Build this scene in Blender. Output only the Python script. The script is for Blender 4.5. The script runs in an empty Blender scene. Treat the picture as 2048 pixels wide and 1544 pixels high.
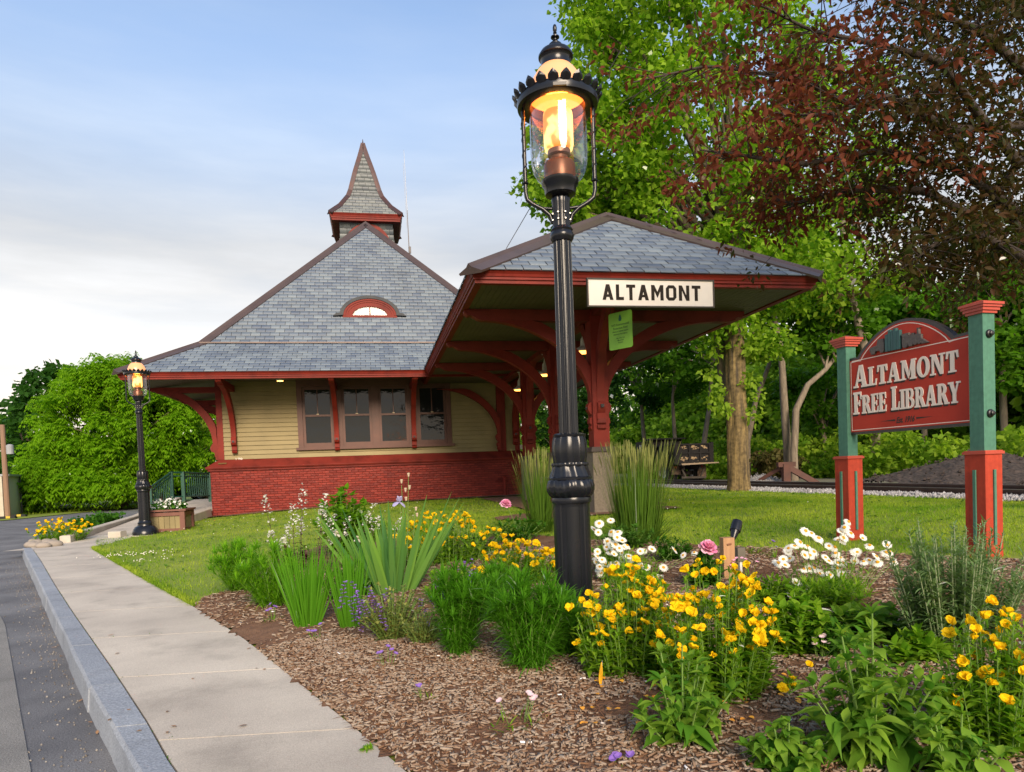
import bpy, math, random
import numpy as np
from mathutils import Vector, Matrix

rng = np.random.default_rng(7)
random.seed(7)
SC = bpy.context.scene
COL = SC.collection
R = math.radians

# ------------------------------------------------------------------ camera
CAM_F, CAM_SH = 1365.0, 0.104
YAW, PITCH, ROLL, EYE = R(11.15), R(1.9), R(2.15), 1.0
_f = np.array([math.sin(YAW)*math.cos(PITCH), math.cos(YAW)*math.cos(PITCH), -math.sin(PITCH)])
_r = np.array([math.cos(YAW), -math.sin(YAW), 0.0])
_u = np.cross(_r, _f)
_r2 = _r*math.cos(ROLL) - _u*math.sin(ROLL)
_u2 = _u*math.cos(ROLL) + _r*math.sin(ROLL)
cam_d = bpy.data.cameras.new('camera'); cam = bpy.data.objects.new('camera', cam_d); COL.objects.link(cam)
cam.matrix_world = Matrix(((_r2[0], _u2[0], -_f[0], 0), (_r2[1], _u2[1], -_f[1], 0), (_r2[2], _u2[2], -_f[2], EYE), (0, 0, 0, 1)))
cam_d.sensor_width = 36.0; cam_d.lens = CAM_F/2048*36.0
cam_d.shift_y = CAM_SH
cam_d.clip_start = 0.05; cam_d.clip_end = 3000
SC.camera = cam
SC.render.resolution_x = 1024; SC.render.resolution_y = 772

# ------------------------------------------------------------------ light
SUN_EL, SUN_AZ = R(26), R(178)            # azimuth clockwise from +Y
SUN_DIR = Vector((math.sin(SUN_AZ)*math.cos(SUN_EL), math.cos(SUN_AZ)*math.cos(SUN_EL), math.sin(SUN_EL)))
sd = bpy.data.lights.new('sun', 'SUN'); sun = bpy.data.objects.new('sun', sd); COL.objects.link(sun)
sd.energy = 2.1; sd.angle = R(28); sd.color = (1.0, 0.81, 0.60)
sun.rotation_euler = SUN_DIR.to_track_quat('Z', 'Y').to_euler(); sun.location = (0, -20, 30)
W = bpy.data.worlds.new('World'); SC.world = W; W.use_nodes = True
nt = W.node_tree; nt.nodes.clear()
def wn(t, **k):
    n = nt.nodes.new(t)
    for a, v in k.items(): setattr(n, a, v)
    return n
wo = wn('ShaderNodeOutputWorld'); bg = wn('ShaderNodeBackground'); bg2 = wn('ShaderNodeBackground'); mixs = wn('ShaderNodeMixShader')
sky = wn('ShaderNodeTexSky', sky_type='NISHITA', sun_disc=False)
sky.sun_elevation = SUN_EL; sky.sun_rotation = SUN_AZ; sky.altitude = 0; sky.air_density = 1.0; sky.dust_density = 0.6; sky.ozone_density = 2.0
bg.inputs['Strength'].default_value = 0.10
tc = wn('ShaderNodeTexCoord'); sep = wn('ShaderNodeSeparateXYZ')
nt.links.new(tc.outputs['Generated'], sep.inputs[0])
# cloud veil: thick near the horizon, thinning overhead, with streaks
mp = wn('ShaderNodeMapping'); mp.inputs['Scale'].default_value = (1.6, 1.6, 9.0)
nz = wn('ShaderNodeTexNoise'); nz.inputs['Scale'].default_value = 2.2; nz.inputs['Detail'].default_value = 7; nz.inputs['Roughness'].default_value = 0.55
nt.links.new(tc.outputs['Generated'], mp.inputs[0]); nt.links.new(mp.outputs[0], nz.inputs['Vector'])
mr = wn('ShaderNodeMapRange', interpolation_type='SMOOTHSTEP'); mr.inputs['From Min'].default_value = 0.60; mr.inputs['From Max'].default_value = 0.26
nt.links.new(sep.outputs['Z'], mr.inputs['Value'])
mr2 = wn('ShaderNodeMapRange'); mr2.inputs['From Min'].default_value = 0.40; mr2.inputs['From Max'].default_value = 0.66
mr2.inputs['To Min'].default_value = -0.05; mr2.inputs['To Max'].default_value = 0.05
nt.links.new(nz.outputs['Fac'], mr2.inputs['Value'])
ad = wn('ShaderNodeMath', operation='ADD', use_clamp=True)
nt.links.new(mr.outputs[0], ad.inputs[0]); nt.links.new(mr2.outputs[0], ad.inputs[1])
# cloud brightness: a grey band higher up, bright streaky bank near the horizon
crv = wn('ShaderNodeValToRGB')
nt.links.new(sep.outputs['Z'], crv.inputs[0])
cr = crv.color_ramp; cr.elements[0].position = 0.0; cr.elements[0].color = (0.98, 0.80, 0.60, 1)
cr.elements[1].position = 1.0; cr.elements[1].color = (0.52, 0.58, 0.68, 1)
for p_, c_ in ((0.12, (0.95, 0.87, 0.78, 1)), (0.20, (0.83, 0.825, 0.82, 1)), (0.30, (0.55, 0.565, 0.59, 1)), (0.42, (0.50, 0.55, 0.62, 1))):
    e = cr.elements.new(p_); e.color = c_
mr3 = wn('ShaderNodeMapRange'); mr3.inputs['From Min'].default_value = 0.35; mr3.inputs['From Max'].default_value = 0.68
mr3.inputs['To Min'].default_value = 0.90; mr3.inputs['To Max'].default_value = 1.12
nt.links.new(nz.outputs['Fac'], mr3.inputs['Value'])
mul = wn('ShaderNodeVectorMath', operation='SCALE')
nt.links.new(crv.outputs[0], mul.inputs[0]); nt.links.new(mr3.outputs[0], mul.inputs['Scale'])
nt.links.new(mul.outputs[0], bg2.inputs['Color']); bg2.inputs['Strength'].default_value = 0.46
hs_ = wn('ShaderNodeHueSaturation'); hs_.inputs['Saturation'].default_value = 0.90; nt.links.new(sky.outputs[0], hs_.inputs['Color']); nt.links.new(hs_.outputs[0], bg.inputs['Color'])
nt.links.new(ad.outputs[0], mixs.inputs[0]); nt.links.new(bg.outputs[0], mixs.inputs[1]); nt.links.new(bg2.outputs[0], mixs.inputs[2])
nt.links.new(mixs.outputs[0], wo.inputs[0])
SC.view_settings.view_transform = 'Standard'; SC.view_settings.look = 'None'
SC.view_settings.exposure = 1.47; SC.view_settings.gamma = 1.0
SC.cycles.max_bounces = 8; SC.cycles.transparent_max_bounces = 16
SC.cycles.sample_clamp_indirect = 4.0

# ------------------------------------------------------------------ ground shape and pixel -> point on that ground
_XY = [-2, 0, 2.28, 2.91, 3.58, 4.57, 5.83, 7.65, 9.91, 11.9, 14, 18.75, 40]
_XX = [1.8, 1.0, .10, -.15, -.43, -.84, -1.43, -2.35, -3.46, -4.44, -5.2, -6.2, -9.0]
def xs(y): return np.interp(y, _XY, _XX)              # lawn-side edge of the pavement
def gh(x, y):
    return 0.3*(1-np.exp(-(np.maximum(np.asarray(x)-xs(y), 0)/4.5)**1.5))
def ray(px, py):
    return _f + _r2*(px-1024)/CAM_F - _u2*(py-772-CAM_SH*2048)/CAM_F
def ground(px, py, z=None):
    d = ray(px, py)
    if z is not None: return np.array([0, 0, EYE]) + d*((z-EYE)/d[2])
    zz = 0.0
    for i in range(60):
        P = np.array([0, 0, EYE]) + d*((zz-EYE)/d[2]); zz = .5*zz + .5*float(gh(P[0], P[1]))
    return P
def aty(px, py, Y):
    d = ray(px, py); return np.array([0, 0, EYE]) + d*(Y/d[1])
def depth(P): return float((np.asarray(P)-np.array([0, 0, EYE])) @ _f)
def ppm(P): return CAM_F/depth(P)

# ------------------------------------------------------------------ materials
MATS = {}
def mat(name, c1, c2=None, rough=0.6, blot=0.0, blscale=2.5, speck=0.0, sscale=250.0, scale=6.0, island=0.0, bump=0.0, bscale=60.0, metal=0.0, detail=4.0, spec=0.5, stretch=None, coat=0.0):
    """Principled; colour drifts from c1 to c2 over noise (scale) and per loose piece (island)"""
    if name in MATS: return MATS[name]
    m = bpy.data.materials.new(name); m.use_nodes = True; t = m.node_tree; MATS[name] = m
    b = t.nodes['Principled BSDF']; L = t.links.new
    b.inputs['Roughness'].default_value = rough; b.inputs['Metallic'].default_value = metal
    b.inputs['Specular IOR Level'].default_value = spec
    if coat: b.inputs['Coat Weight'].default_value = coat; b.inputs['Coat Roughness'].default_value = 0.15
    if c2 is None: c2 = tuple(x*0.8 for x in c1)
    tcn = t.nodes.new('ShaderNodeTexCoord'); src = tcn.outputs['Object']
    if stretch:
        mpn = t.nodes.new('ShaderNodeMapping'); mpn.inputs['Scale'].default_value = stretch; L(src, mpn.inputs[0]); src = mpn.outputs[0]
    n = t.nodes.new('ShaderNodeTexNoise'); n.inputs['Scale'].default_value = scale; n.inputs['Detail'].default_value = detail
    L(src, n.inputs['Vector'])
    rmp = t.nodes.new('ShaderNodeMapRange'); rmp.inputs['From Min'].default_value = 0.3; rmp.inputs['From Max'].default_value = 0.7
    L(n.outputs['Fac'], rmp.inputs['Value'])
    fac = rmp.outputs[0]
    if island > 0:
        g = t.nodes.new('ShaderNodeNewGeometry'); mx = t.nodes.new('ShaderNodeMix')
        mx.inputs[0].default_value = island; L(fac, mx.inputs[2]); L(g.outputs['Random Per Island'], mx.inputs[3]); fac = mx.outputs[0]
    mc = t.nodes.new('ShaderNodeMix'); mc.data_type = 'RGBA'
    mc.inputs[6].default_value = (*c1, 1); mc.inputs[7].default_value = (*c2, 1)
    L(fac, mc.inputs[0]); colo = mc.outputs[2]
    if speck:
        n3 = t.nodes.new('ShaderNodeTexNoise'); n3.inputs['Scale'].default_value = sscale; n3.inputs['Detail'].default_value = 3; L(tcn.outputs['Object'], n3.inputs['Vector'])
        r3 = t.nodes.new('ShaderNodeMapRange'); r3.inputs['From Min'].default_value = .32; r3.inputs['From Max'].default_value = .68; r3.inputs['To Min'].default_value = 1-speck; r3.inputs['To Max'].default_value = 1+speck
        L(n3.outputs['Fac'], r3.inputs['Value']); vs = t.nodes.new('ShaderNodeVectorMath'); vs.operation = 'SCALE'; L(colo, vs.inputs[0]); L(r3.outputs[0], vs.inputs['Scale']); colo = vs.outputs[0]
    if blot:
        n4 = t.nodes.new('ShaderNodeTexNoise'); n4.inputs['Scale'].default_value = blscale; n4.inputs['Detail'].default_value = 7; n4.inputs['Roughness'].default_value = .62; L(src, n4.inputs['Vector'])
        r4 = t.nodes.new('ShaderNodeMapRange'); r4.inputs['From Min'].default_value = .52; r4.inputs['From Max'].default_value = .72; r4.inputs['To Min'].default_value = 1.0; r4.inputs['To Max'].default_value = 1-blot
        L(n4.outputs['Fac'], r4.inputs['Value']); v4 = t.nodes.new('ShaderNodeVectorMath'); v4.operation = 'SCALE'; L(colo, v4.inputs[0]); L(r4.outputs[0], v4.inputs['Scale']); colo = v4.outputs[0]
    L(colo, b.inputs['Base Color'])
    if bump:
        n2 = t.nodes.new('ShaderNodeTexNoise'); n2.inputs['Scale'].default_value = bscale; n2.inputs['Detail'].default_value = 5
        L(src, n2.inputs['Vector'])
        bp = t.nodes.new('ShaderNodeBump'); bp.inputs['Strength'].default_value = min(bump, 1); bp.inputs['Distance'].default_value = 0.02*max(bump, .2)
        L(n2.outputs['Fac'], bp.inputs['Height']); L(bp.outputs[0], b.inputs['Normal'])
    return m
def leafmat(name, cols, trans=0.45, rough=0.5, tcol=1.5, patch=0.0, pscale=1.0):
    """leaf: glossy diffuse plus light coming through; colour chosen per leaf from a ramp"""
    if name in MATS: return MATS[name]
    m = bpy.data.materials.new(name); m.use_nodes = True; t = m.node_tree; MATS[name] = m; L = t.links.new
    b = t.nodes['Principled BSDF']; out = t.nodes['Material Output']
    b.inputs['Roughness'].default_value = rough; b.inputs['Specular IOR Level'].default_value = 0.07
    g = t.nodes.new('ShaderNodeNewGeometry'); rp = t.nodes.new('ShaderNodeValToRGB')
    cr = rp.color_ramp
    for i, c in enumerate(cols):
        p = i/(len(cols)-1)
        e = cr.elements[0] if i == 0 else (cr.elements[1] if i == len(cols)-1 else cr.elements.new(p))
        e.position = p; e.color = (*c, 1)
    if patch:
        tcn = t.nodes.new('ShaderNodeTexCoord'); pn = t.nodes.new('ShaderNodeTexNoise'); pn.inputs['Scale'].default_value = pscale; pn.inputs['Detail'].default_value = 4; L(tcn.outputs['Object'], pn.inputs['Vector'])
        pr = t.nodes.new('ShaderNodeMapRange'); pr.inputs['From Min'].default_value = .35; pr.inputs['From Max'].default_value = .65; L(pn.outputs['Fac'], pr.inputs['Value'])
        px_ = t.nodes.new('ShaderNodeMix'); px_.inputs[0].default_value = patch; L(g.outputs['Random Per Island'], px_.inputs[2]); L(pr.outputs[0], px_.inputs[3]); L(px_.outputs[0], rp.inputs[0])
    else: L(g.outputs['Random Per Island'], rp.inputs[0])
    L(rp.outputs[0], b.inputs['Base Color'])
    tr = t.nodes.new('ShaderNodeBsdfTranslucent'); sc_ = t.nodes.new('ShaderNodeVectorMath'); sc_.operation = 'MULTIPLY'
    sc_.inputs[1].default_value = (tcol*1.05, tcol*1.1, tcol*0.55)
    L(rp.outputs[0], sc_.inputs[0]); L(sc_.outputs[0], tr.inputs['Color'])
    ms = t.nodes.new('ShaderNodeMixShader'); ms.inputs[0].default_value = trans
    L(b.outputs[0], ms.inputs[1]); L(tr.outputs[0], ms.inputs[2]); L(ms.outputs[0], out.inputs['Surface'])
    return m
def emit(name, col, strength):
    if name in MATS: return MATS[name]
    m = bpy.data.materials.new(name); m.use_nodes = True; MATS[name] = m
    b = m.node_tree.nodes['Principled BSDF']
    b.inputs['Base Color'].default_value = (*col, 1); b.inputs['Emission Color'].default_value = (*col, 1)
    b.inputs['Emission Strength'].default_value = strength
    return m

# ------------------------------------------------------------------ mesh builder
class MB:
    def __init__(s): s.V = []; s.F = []; s.n = 0
    def add(s, V, F):
        V = np.asarray(V, float).reshape(-1, 3); F = np.asarray(F, int) if not isinstance(F, list) else F
        if isinstance(F, np.ndarray): s.F.append(F + s.n)
        else: s.F += [tuple(i+s.n for i in f) for f in F]
        s.V.append(V); s.n += len(V)
    def box(s, lo, hi, M=None):
        x0, y0, z0 = lo; x1, y1, z1 = hi
        V = np.array([(x0,y0,z0),(x1,y0,z0),(x1,y1,z0),(x0,y1,z0),(x0,y0,z1),(x1,y0,z1),(x1,y1,z1),(x0,y1,z1)], float)
        if M is not None: V = V @ np.array(M.to_3x3()).T + np.array(M.translation)
        s.add(V, [(0,3,2,1),(4,5,6,7),(0,1,5,4),(1,2,6,5),(2,3,7,6),(3,0,4,7)])
        return s
    def bar(s, p, q, w, h, up=(0,0,1)):
        """beam from p to q, w across, h along up"""
        p = np.array(p, float); q = np.array(q, float); d = q-p; d /= np.linalg.norm(d)
        a = np.cross(d, up); a /= np.linalg.norm(a); b = np.cross(a, d)
        V = [p+sx*a*w/2+sz*b*h/2 for sx, sz in ((-1,-1),(1,-1),(1,1),(-1,1))] + [q+sx*a*w/2+sz*b*h/2 for sx, sz in ((-1,-1),(1,-1),(1,1),(-1,1))]
        s.add(V, [(0,1,2,3),(7,6,5,4),(0,4,5,1),(1,5,6,2),(2,6,7,3),(3,7,4,0)])
        return s
    def prism(s, poly, O, u, v, d0, d1):
        """2-D outline poly in plane (O,u,v), extruded along u x v from d0 to d1"""
        O, u, v = (np.array(x, float) for x in (O, u, v)); n = np.cross(u, v); n /= np.linalg.norm(n)
        P = [O+u*a+v*b for a, b in poly]; k = len(P)
        V = [p+n*d0 for p in P] + [p+n*d1 for p in P]
        F = [tuple(range(k))[::-1], tuple(range(k, 2*k))] + [(i, (i+1) % k, k+(i+1) % k, k+i) for i in range(k)]
        s.add(V, F); return s
    def tube(s, pts, rad, seg=8, cap=True):
        pts = np.asarray(pts, float); n = len(pts); rad = np.broadcast_to(np.asarray(rad, float), (n,))
        T = np.gradient(pts, axis=0); T /= np.maximum(np.linalg.norm(T, axis=1, keepdims=True), 1e-9)
        ref = np.array([0, 0, 1.]) if abs(T[0][2]) < .9 else np.array([1., 0, 0])
        a = np.cross(T[0], ref); a /= np.linalg.norm(a); V = []
        for i in range(n):
            a = a - T[i]*(a@T[i]); a /= max(np.linalg.norm(a), 1e-9); b = np.cross(T[i], a)
            for k in range(seg):
                t = 2*math.pi*k/seg; V.append(pts[i]+rad[i]*(math.cos(t)*a+math.sin(t)*b))
        F = [(i*seg+k, i*seg+(k+1) % seg, (i+1)*seg+(k+1) % seg, (i+1)*seg+k) for i in range(n-1) for k in range(seg)]
        if cap: F += [tuple(range(seg))[::-1], tuple((n-1)*seg+k for k in range(seg))]
        s.add(V, F); return s
    def lathe(s, prof, c, seg=32, fn=None):
        """prof: list of (r, z) bottom to top, fn(theta, r, z) -> r"""
        V = []; n = len(prof)
        for r, z in prof:
            for k in range(seg):
                t = 2*math.pi*k/seg; rr = fn(t, r, z) if fn else r
                V.append((c[0]+rr*math.cos(t), c[1]+rr*math.sin(t), c[2]+z))
        F = [(i*seg+k, i*seg+(k+1) % seg, (i+1)*seg+(k+1) % seg, (i+1)*seg+k) for i in range(n-1) for k in range(seg)]
        if prof[0][0] > 1e-4: F.append(tuple(range(seg))[::-1])
        if prof[-1][0] > 1e-4: F.append(tuple((n-1)*seg+k for k in range(seg)))
        s.add(V, F); return s
    def build(s, name, m, parent=None, smooth=False, origin=None, label=None):
        me = bpy.data.meshes.new(name); V = np.concatenate(s.V) if s.V else np.zeros((0, 3))
        o0 = np.array(origin, float) if origin is not None else (V.min(0)+V.max(0))/2
        if all(isinstance(f, np.ndarray) for f in s.F) and len(s.F) and len({f.shape[1] for f in s.F}) == 1:
            F = np.concatenate(s.F); k = F.shape[1]
            me.vertices.add(len(V)); me.vertices.foreach_set('co', (V-o0).astype(np.float32).ravel())
            me.loops.add(F.size); me.loops.foreach_set('vertex_index', F.astype(np.int32).ravel())
            me.polygons.add(len(F)); me.polygons.foreach_set('loop_start', np.arange(0, F.size, k, dtype=np.int32))
            me.polygons.foreach_set('loop_total', np.full(len(F), k, dtype=np.int32)); me.update(calc_edges=True)
        else:
            fs = []
            for f in s.F: fs += [tuple(x) for x in f] if isinstance(f, np.ndarray) else [f]
            me.from_pydata((V-o0).tolist(), [], fs)
        me.validate()
        if smooth: me.polygons.foreach_set('use_smooth', np.ones(len(me.polygons), dtype=bool))
        me.materials.append(m)
        ob = bpy.data.objects.new(name, me); COL.objects.link(ob); ob.location = o0
        if parent is not None: attach(ob, parent)
        if label: ob['label'] = label
        return ob
WLOC = {}
def wloc(o):
    p = np.array(o.location)
    return p + (wloc(o.parent) if o.parent else 0)
def attach(ob, parent):
    L = np.array(ob.location) - wloc(parent); ob.parent = parent; ob.location = L
def tag(o, label=None, cat=None, group=None, kind=None):
    if label: o['label'] = label
    if cat: o['category'] = cat
    if group: o['group'] = group
    if kind: o['kind'] = kind
    return o
def thing(name, loc, label, cat, group=None):
    o = bpy.data.objects.new(name, None); COL.objects.link(o); o.location = loc; o.empty_display_size = 0.2
    return tag(o, label, cat, group)
def copy_tree(o, parent=None):
    c = o.copy(); COL.objects.link(c)
    if parent is not None: c.parent = parent
    for ch in [x for x in o.children]: copy_tree(ch, c)
    return c
def shade(o, angle=35):
    me = o.data; me.polygons.foreach_set('use_smooth', np.ones(len(me.polygons), dtype=bool)); me.set_sharp_from_angle(angle=R(angle)); return o

# ------------------------------------------------------------------ leaf / blade strips
def norm(a): return a/np.maximum(np.linalg.norm(a, axis=-1, keepdims=True), 1e-9)
def strips(mb, base, dirs, L, Wd, prof, droop=0.0, up=None, fold=0.0, side=None):
    """N blades: prof = half widths (0..1) at K+1 stations; droop bends the tip down (fraction of L); fold raises the edges"""
    base = np.asarray(base, float); N = len(base); dirs = norm(np.asarray(dirs, float))
    L = np.broadcast_to(np.asarray(L, float), (N,)); Wd = np.broadcast_to(np.asarray(Wd, float), (N,)); dr = np.broadcast_to(np.asarray(droop, float), (N,))
    K = len(prof); s = np.linspace(0, 1, K)
    if side is None:
        u = np.tile(np.array([0, 0, 1.]), (N, 1)) if up is None else np.asarray(up, float)
        side = np.cross(dirs, u); bad = np.linalg.norm(side, axis=1) < 1e-3; side[bad] = (1, 0, 0)
    side = norm(side)
    C = base[:, None]+dirs[:, None]*(L[:, None, None]*s[None, :, None])
    C[:, :, 2] -= (dr*L)[:, None]*s[None]**2
    w = (Wd[:, None]*np.asarray(prof)[None])[:, :, None]
    if fold:
        nrm = norm(np.cross(side, dirs)); lift = nrm[:, None]*w*fold
        V = np.stack([C-side[:, None]*w+lift, C, C+side[:, None]*w+lift], 2).reshape(-1, 3); c = 3
        i = np.arange(K-1)
        q = np.concatenate([np.stack([i*3, i*3+1, i*3+4, i*3+3], 1), np.stack([i*3+1, i*3+2, i*3+5, i*3+4], 1)])
    else:
        V = np.stack([C-side[:, None]*w, C+side[:, None]*w], 2).reshape(-1, 3); c = 2
        i = np.arange(K-1); q = np.stack([i*2, i*2+1, i*2+3, i*2+2], 1)
    F = (q[None]+(np.arange(N)*K*c)[:, None, None]).reshape(-1, 4)
    mb.add(V, F)
LANCE = (0.12, 0.75, 1.0, 0.62, 0.04)
OVATE = (0.10, 0.85, 1.0, 0.80, 0.42, 0.03)
BLADE = (0.8, 1.0, 0.9, 0.6, 0.05)
DIAM = (0.05, 1.0, 0.05)
def rdir(n, zlo=-1, zhi=1):
    z = rng.uniform(zlo, zhi, n); t = rng.uniform(0, 2*math.pi, n); r = np.sqrt(np.maximum(1-z*z, 0))
    return np.stack([r*np.cos(t), r*np.sin(t), z], 1)
# ================================================================== SETTING
RED = mat('red_paint', (0.195, 0.020, 0.012), (0.135, 0.015, 0.010), rough=0.55, spec=.2, blot=.3, blscale=4, scale=3, bump=0.12, bscale=40)
REDB = mat('red_paint_shade', (0.19, 0.026, 0.018), (0.135, 0.02, 0.015), rough=0.6, spec=.2, blot=.35, blscale=3, scale=3, bump=0.15, bscale=30)
def gridmesh(name, xs_, ys_, zf, m, kind='structure', mask=None):
    X, Y = np.meshgrid(xs_, ys_); Z = zf(X, Y); V = np.stack([X, Y, Z], -1).reshape(-1, 3); nx = len(xs_)
    i, j = np.meshgrid(np.arange(nx-1), np.arange(len(ys_)-1)); a = (j*nx+i).ravel()
    F = np.stack([a, a+1, a+nx+1, a+nx], 1)
    if mask is not None:
        c = V[F].mean(1); F = F[mask(c[:, 0], c[:, 1])]
        used = np.unique(F); remap = np.zeros(len(V), int); remap[used] = np.arange(len(used)); V = V[used]; F = remap[F]
    mb = MB(); mb.add(V, F); o = mb.build(name, m, smooth=True); o['kind'] = kind; return o
def vnoise(x, y, s, seed=0):
    """smooth value noise on numpy arrays"""
    x = np.asarray(x)*s; y = np.asarray(y)*s; xi = np.floor(x).astype(int); yi = np.floor(y).astype(int); fx = x-xi; fy = y-yi
    hsh = lambda a, b: (np.sin(a*127.1+b*311.7+seed*74.7)*43758.5453) % 1.0
    fx = fx*fx*(3-2*fx); fy = fy*fy*(3-2*fy)
    return (hsh(xi, yi)*(1-fx)+hsh(xi+1, yi)*fx)*(1-fy)+(hsh(xi, yi+1)*(1-fx)+hsh(xi+1, yi+1)*fx)*fy
def inpoly(x, y, P):
    x = np.asarray(x); y = np.asarray(y); r = np.zeros(x.shape, bool); n = len(P)
    for i in range(n):
        x0, y0 = P[i][:2]; x1, y1 = P[(i+1) % n][:2]
        c = ((y0 > y) != (y1 > y)) & (x < (x1-x0)*(y-y0)/((y1-y0) or 1e-9)+x0); r ^= c
    return r
ROADZ = -0.13
gm = mat('far_ground', (0.10, 0.13, 0.03), (0.15, 0.16, 0.05), rough=0.95, scale=0.4, bump=0.4, bscale=3)
mb = MB(); mb.add([(-900, -40, -.30), (900, -40, -.30), (900, 1200, -.30), (-900, 1200, -.30)], [(0, 1, 2, 3)])
o = mb.build('ground', gm); o['kind'] = 'structure'
# lawn that climbs gently towards the tracks
soil = mat('lawn_soil', (0.12, 0.19, 0.012), (0.23, 0.28, 0.025), rough=0.95, scale=1.6, bump=0.5, bscale=30)
def lawn_z(x, y):
    e = np.clip((x-xs(y))/0.10, 0, 1); return gh(x, y)-0.035*(1-e)
gx = np.concatenate([np.arange(-9.5, 9.2, .2), np.arange(9.2, 60, 4)]); gy = np.concatenate([np.arange(-1, 24, .25), np.arange(24, 90, 3)])
gridmesh('lawn', gx, gy, lawn_z, soil, mask=lambda x, y: (x > xs(y)-.12) & ((y < 40) | (x > -8)))
# asphalt road, older surface to the left of a seam
asp = mat('asphalt', (0.085, 0.088, 0.098), (0.19, 0.193, 0.20), rough=0.85, speck=.38, sscale=130, blot=.4, blscale=1.1, scale=1.4, bump=0.6, bscale=220, detail=8)
asp_old = mat('asphalt_old', (0.17, 0.168, 0.16), (0.245, 0.24, 0.225), rough=0.9, blot=.3, speck=.4, sscale=140, scale=3.0, bump=0.6, bscale=200, detail=8)
def kx(y): return np.interp(y, [-2, 1.0, 2.55, 3.73, 4.74, 7.59, 9.88, 12.77, 13.6], [.75, -.05, -.85, -1.45, -1.94, -3.33, -4.45, -5.86, -6.3])
mb = MB(); ys_ = list(np.arange(-3, 14, .5)); 
V = []; 
for y in ys_: V += [(-14, y, ROADZ), (float(kx(y))+.02, y, ROADZ)]
mb.add(V, [(2*i, 2*i+1, 2*i+3, 2*i+2) for i in range(len(ys_)-1)])
mb.add([(-60, 13.5, ROADZ), (-5.0, 13.5, ROADZ), (-7.6, 22, ROADZ), (-9.3, 33.5, ROADZ), (-11.8, 34.2, ROADZ), (-13.0, 27.2, ROADZ), (-60, 25.0, ROADZ)], [tuple(range(7))])
mb.add([(-60, -3, ROADZ), (-14, -3, ROADZ), (-14, 13.5, ROADZ), (-60, 13.5, ROADZ)], [(0, 1, 2, 3)])
o = mb.build('road', asp); o['kind'] = 'structure'
mb = MB(); pts = [(45, 1450), (28, 1350), (10, 1250), (-60, 1120)]; e = [ground(*p, ROADZ) for p in pts]; e.insert(0, ground(62, 1544, ROADZ)); e.insert(0, np.array([e[0][0]+1.0, 0.3, 0]))
V = []
for p in e: V += [(p[0]-3.5, p[1], ROADZ+.005), (p[0], p[1], ROADZ+.005)]
mb.add(V, [(2*i, 2*i+1, 2*i+3, 2*i+2) for i in range(len(e)-1)])
o = mb.build('old_road_surface', asp_old); o['kind'] = 'structure'
# concrete pavement slabs with joints
conc = mat('concrete', (0.58, 0.525, 0.44), (0.37, 0.33, 0.28), rough=0.9, speck=.16, sscale=240, blot=.28, blscale=2.2, scale=1.3, island=0.18, bump=0.3, bscale=160, detail=9)
def kin(y): return np.interp(y, [-2, 1.0, 2.52, 3.04, 4.13, 5.84, 7.72, 10.5, 12.45, 13.3], [.9, .10, -.73, -.97, -1.5, -2.35, -3.27, -4.61, -5.57, -6.0])
yj = [0.2, 1.05, 1.9, 2.85, 3.85, 4.9, 6.0, 7.15, 8.35, 9.6, 10.9, 12.3]
mb = MB()
for a, b in zip(yj[:-1], yj[1:]):
    tt = np.linspace(a+.0035, b-.0035, 5); V = []
    for i, t in enumerate(tt):
        k = 0.10*1.0
        V += [(float(kin(t))+.006, t-.0, 0.0), (float(xs(t)), t-.10+.0, 0.0), (float(xs(t)), t-.10, -.06), (float(kin(t))+.006, t, -.06)]
    F = []
    for i in range(4):
        q = 4*i; F += [(q, q+1, q+5, q+4), (q+1, q+2, q+6, q+5), (q+3, q, q+4, q+7)]
    F += [(0, 3, 2, 1), (16, 17, 18, 19)]
    mb.add(V, F)
# approach from the pavement's end to the ramp
mb.add([(-5.95, 12.32, 0), (-4.62, 12.22, 0), (-4.45, 13.2, .004), (-4.6, 14.6, .03), (-5.5, 14.6, .03), (-5.45, 13.3, .004)], [(0, 1, 2, 3, 4, 5)])
o = mb.build('sidewalk', conc); o['kind'] = 'structure'
mb = MB(); V = []; base = mat('slab_bed', (0.04, 0.035, 0.03), rough=.95)
for t in np.linspace(0.2, 12.2, 40): V += [(float(kin(t)), t, -.018), (float(xs(t))-.003, t-.1, -.018)]
mb.add(V, [(2*i, 2*i+1, 2*i+3, 2*i+2) for i in range(39)]); o = mb.build('sidewalk_bed', base); o['kind'] = 'structure'
# granite kerb stones
gran = mat('granite', (0.20, 0.225, 0.265), (0.32, 0.35, 0.39), rough=0.75, speck=.25, sscale=120, blot=.3, blscale=5, scale=2.5, island=0.35, bump=0.5, bscale=90, detail=8)
mb = MB(); kj = [0.2, 1.3, 2.42, 3.05, 3.72, 4.7, 5.75, 6.9, 8.1, 9.4, 10.8, 12.2, 12.75]
for a, b in zip(kj[:-1], kj[1:]):
    tt = np.linspace(a+.004, b-.004, 4); V = []; j = rng.uniform(-.006, .006)
    for t in tt:
        xo, xi = float(kx(t)), float(kin(t))-.004; w = rng.uniform(-.004, .004)
        V += [(xo-.02+w, t, ROADZ-.04), (xo-.006+w, t, -.012), (xo+.008, t, .004+j*.3), (xi, t, .004+j*.3), (xi, t, -.1)]
    F = []
    for i in range(3):
        for k in range(4): q = 5*i+k; F.append((q, q+5, q+6, q+1))
    F += [(0, 1, 2, 3, 4), (19, 18, 17, 16, 15)]
    mb.add(V, F)
o = mb.build('kerb', gran); o['kind'] = 'structure'
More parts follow.
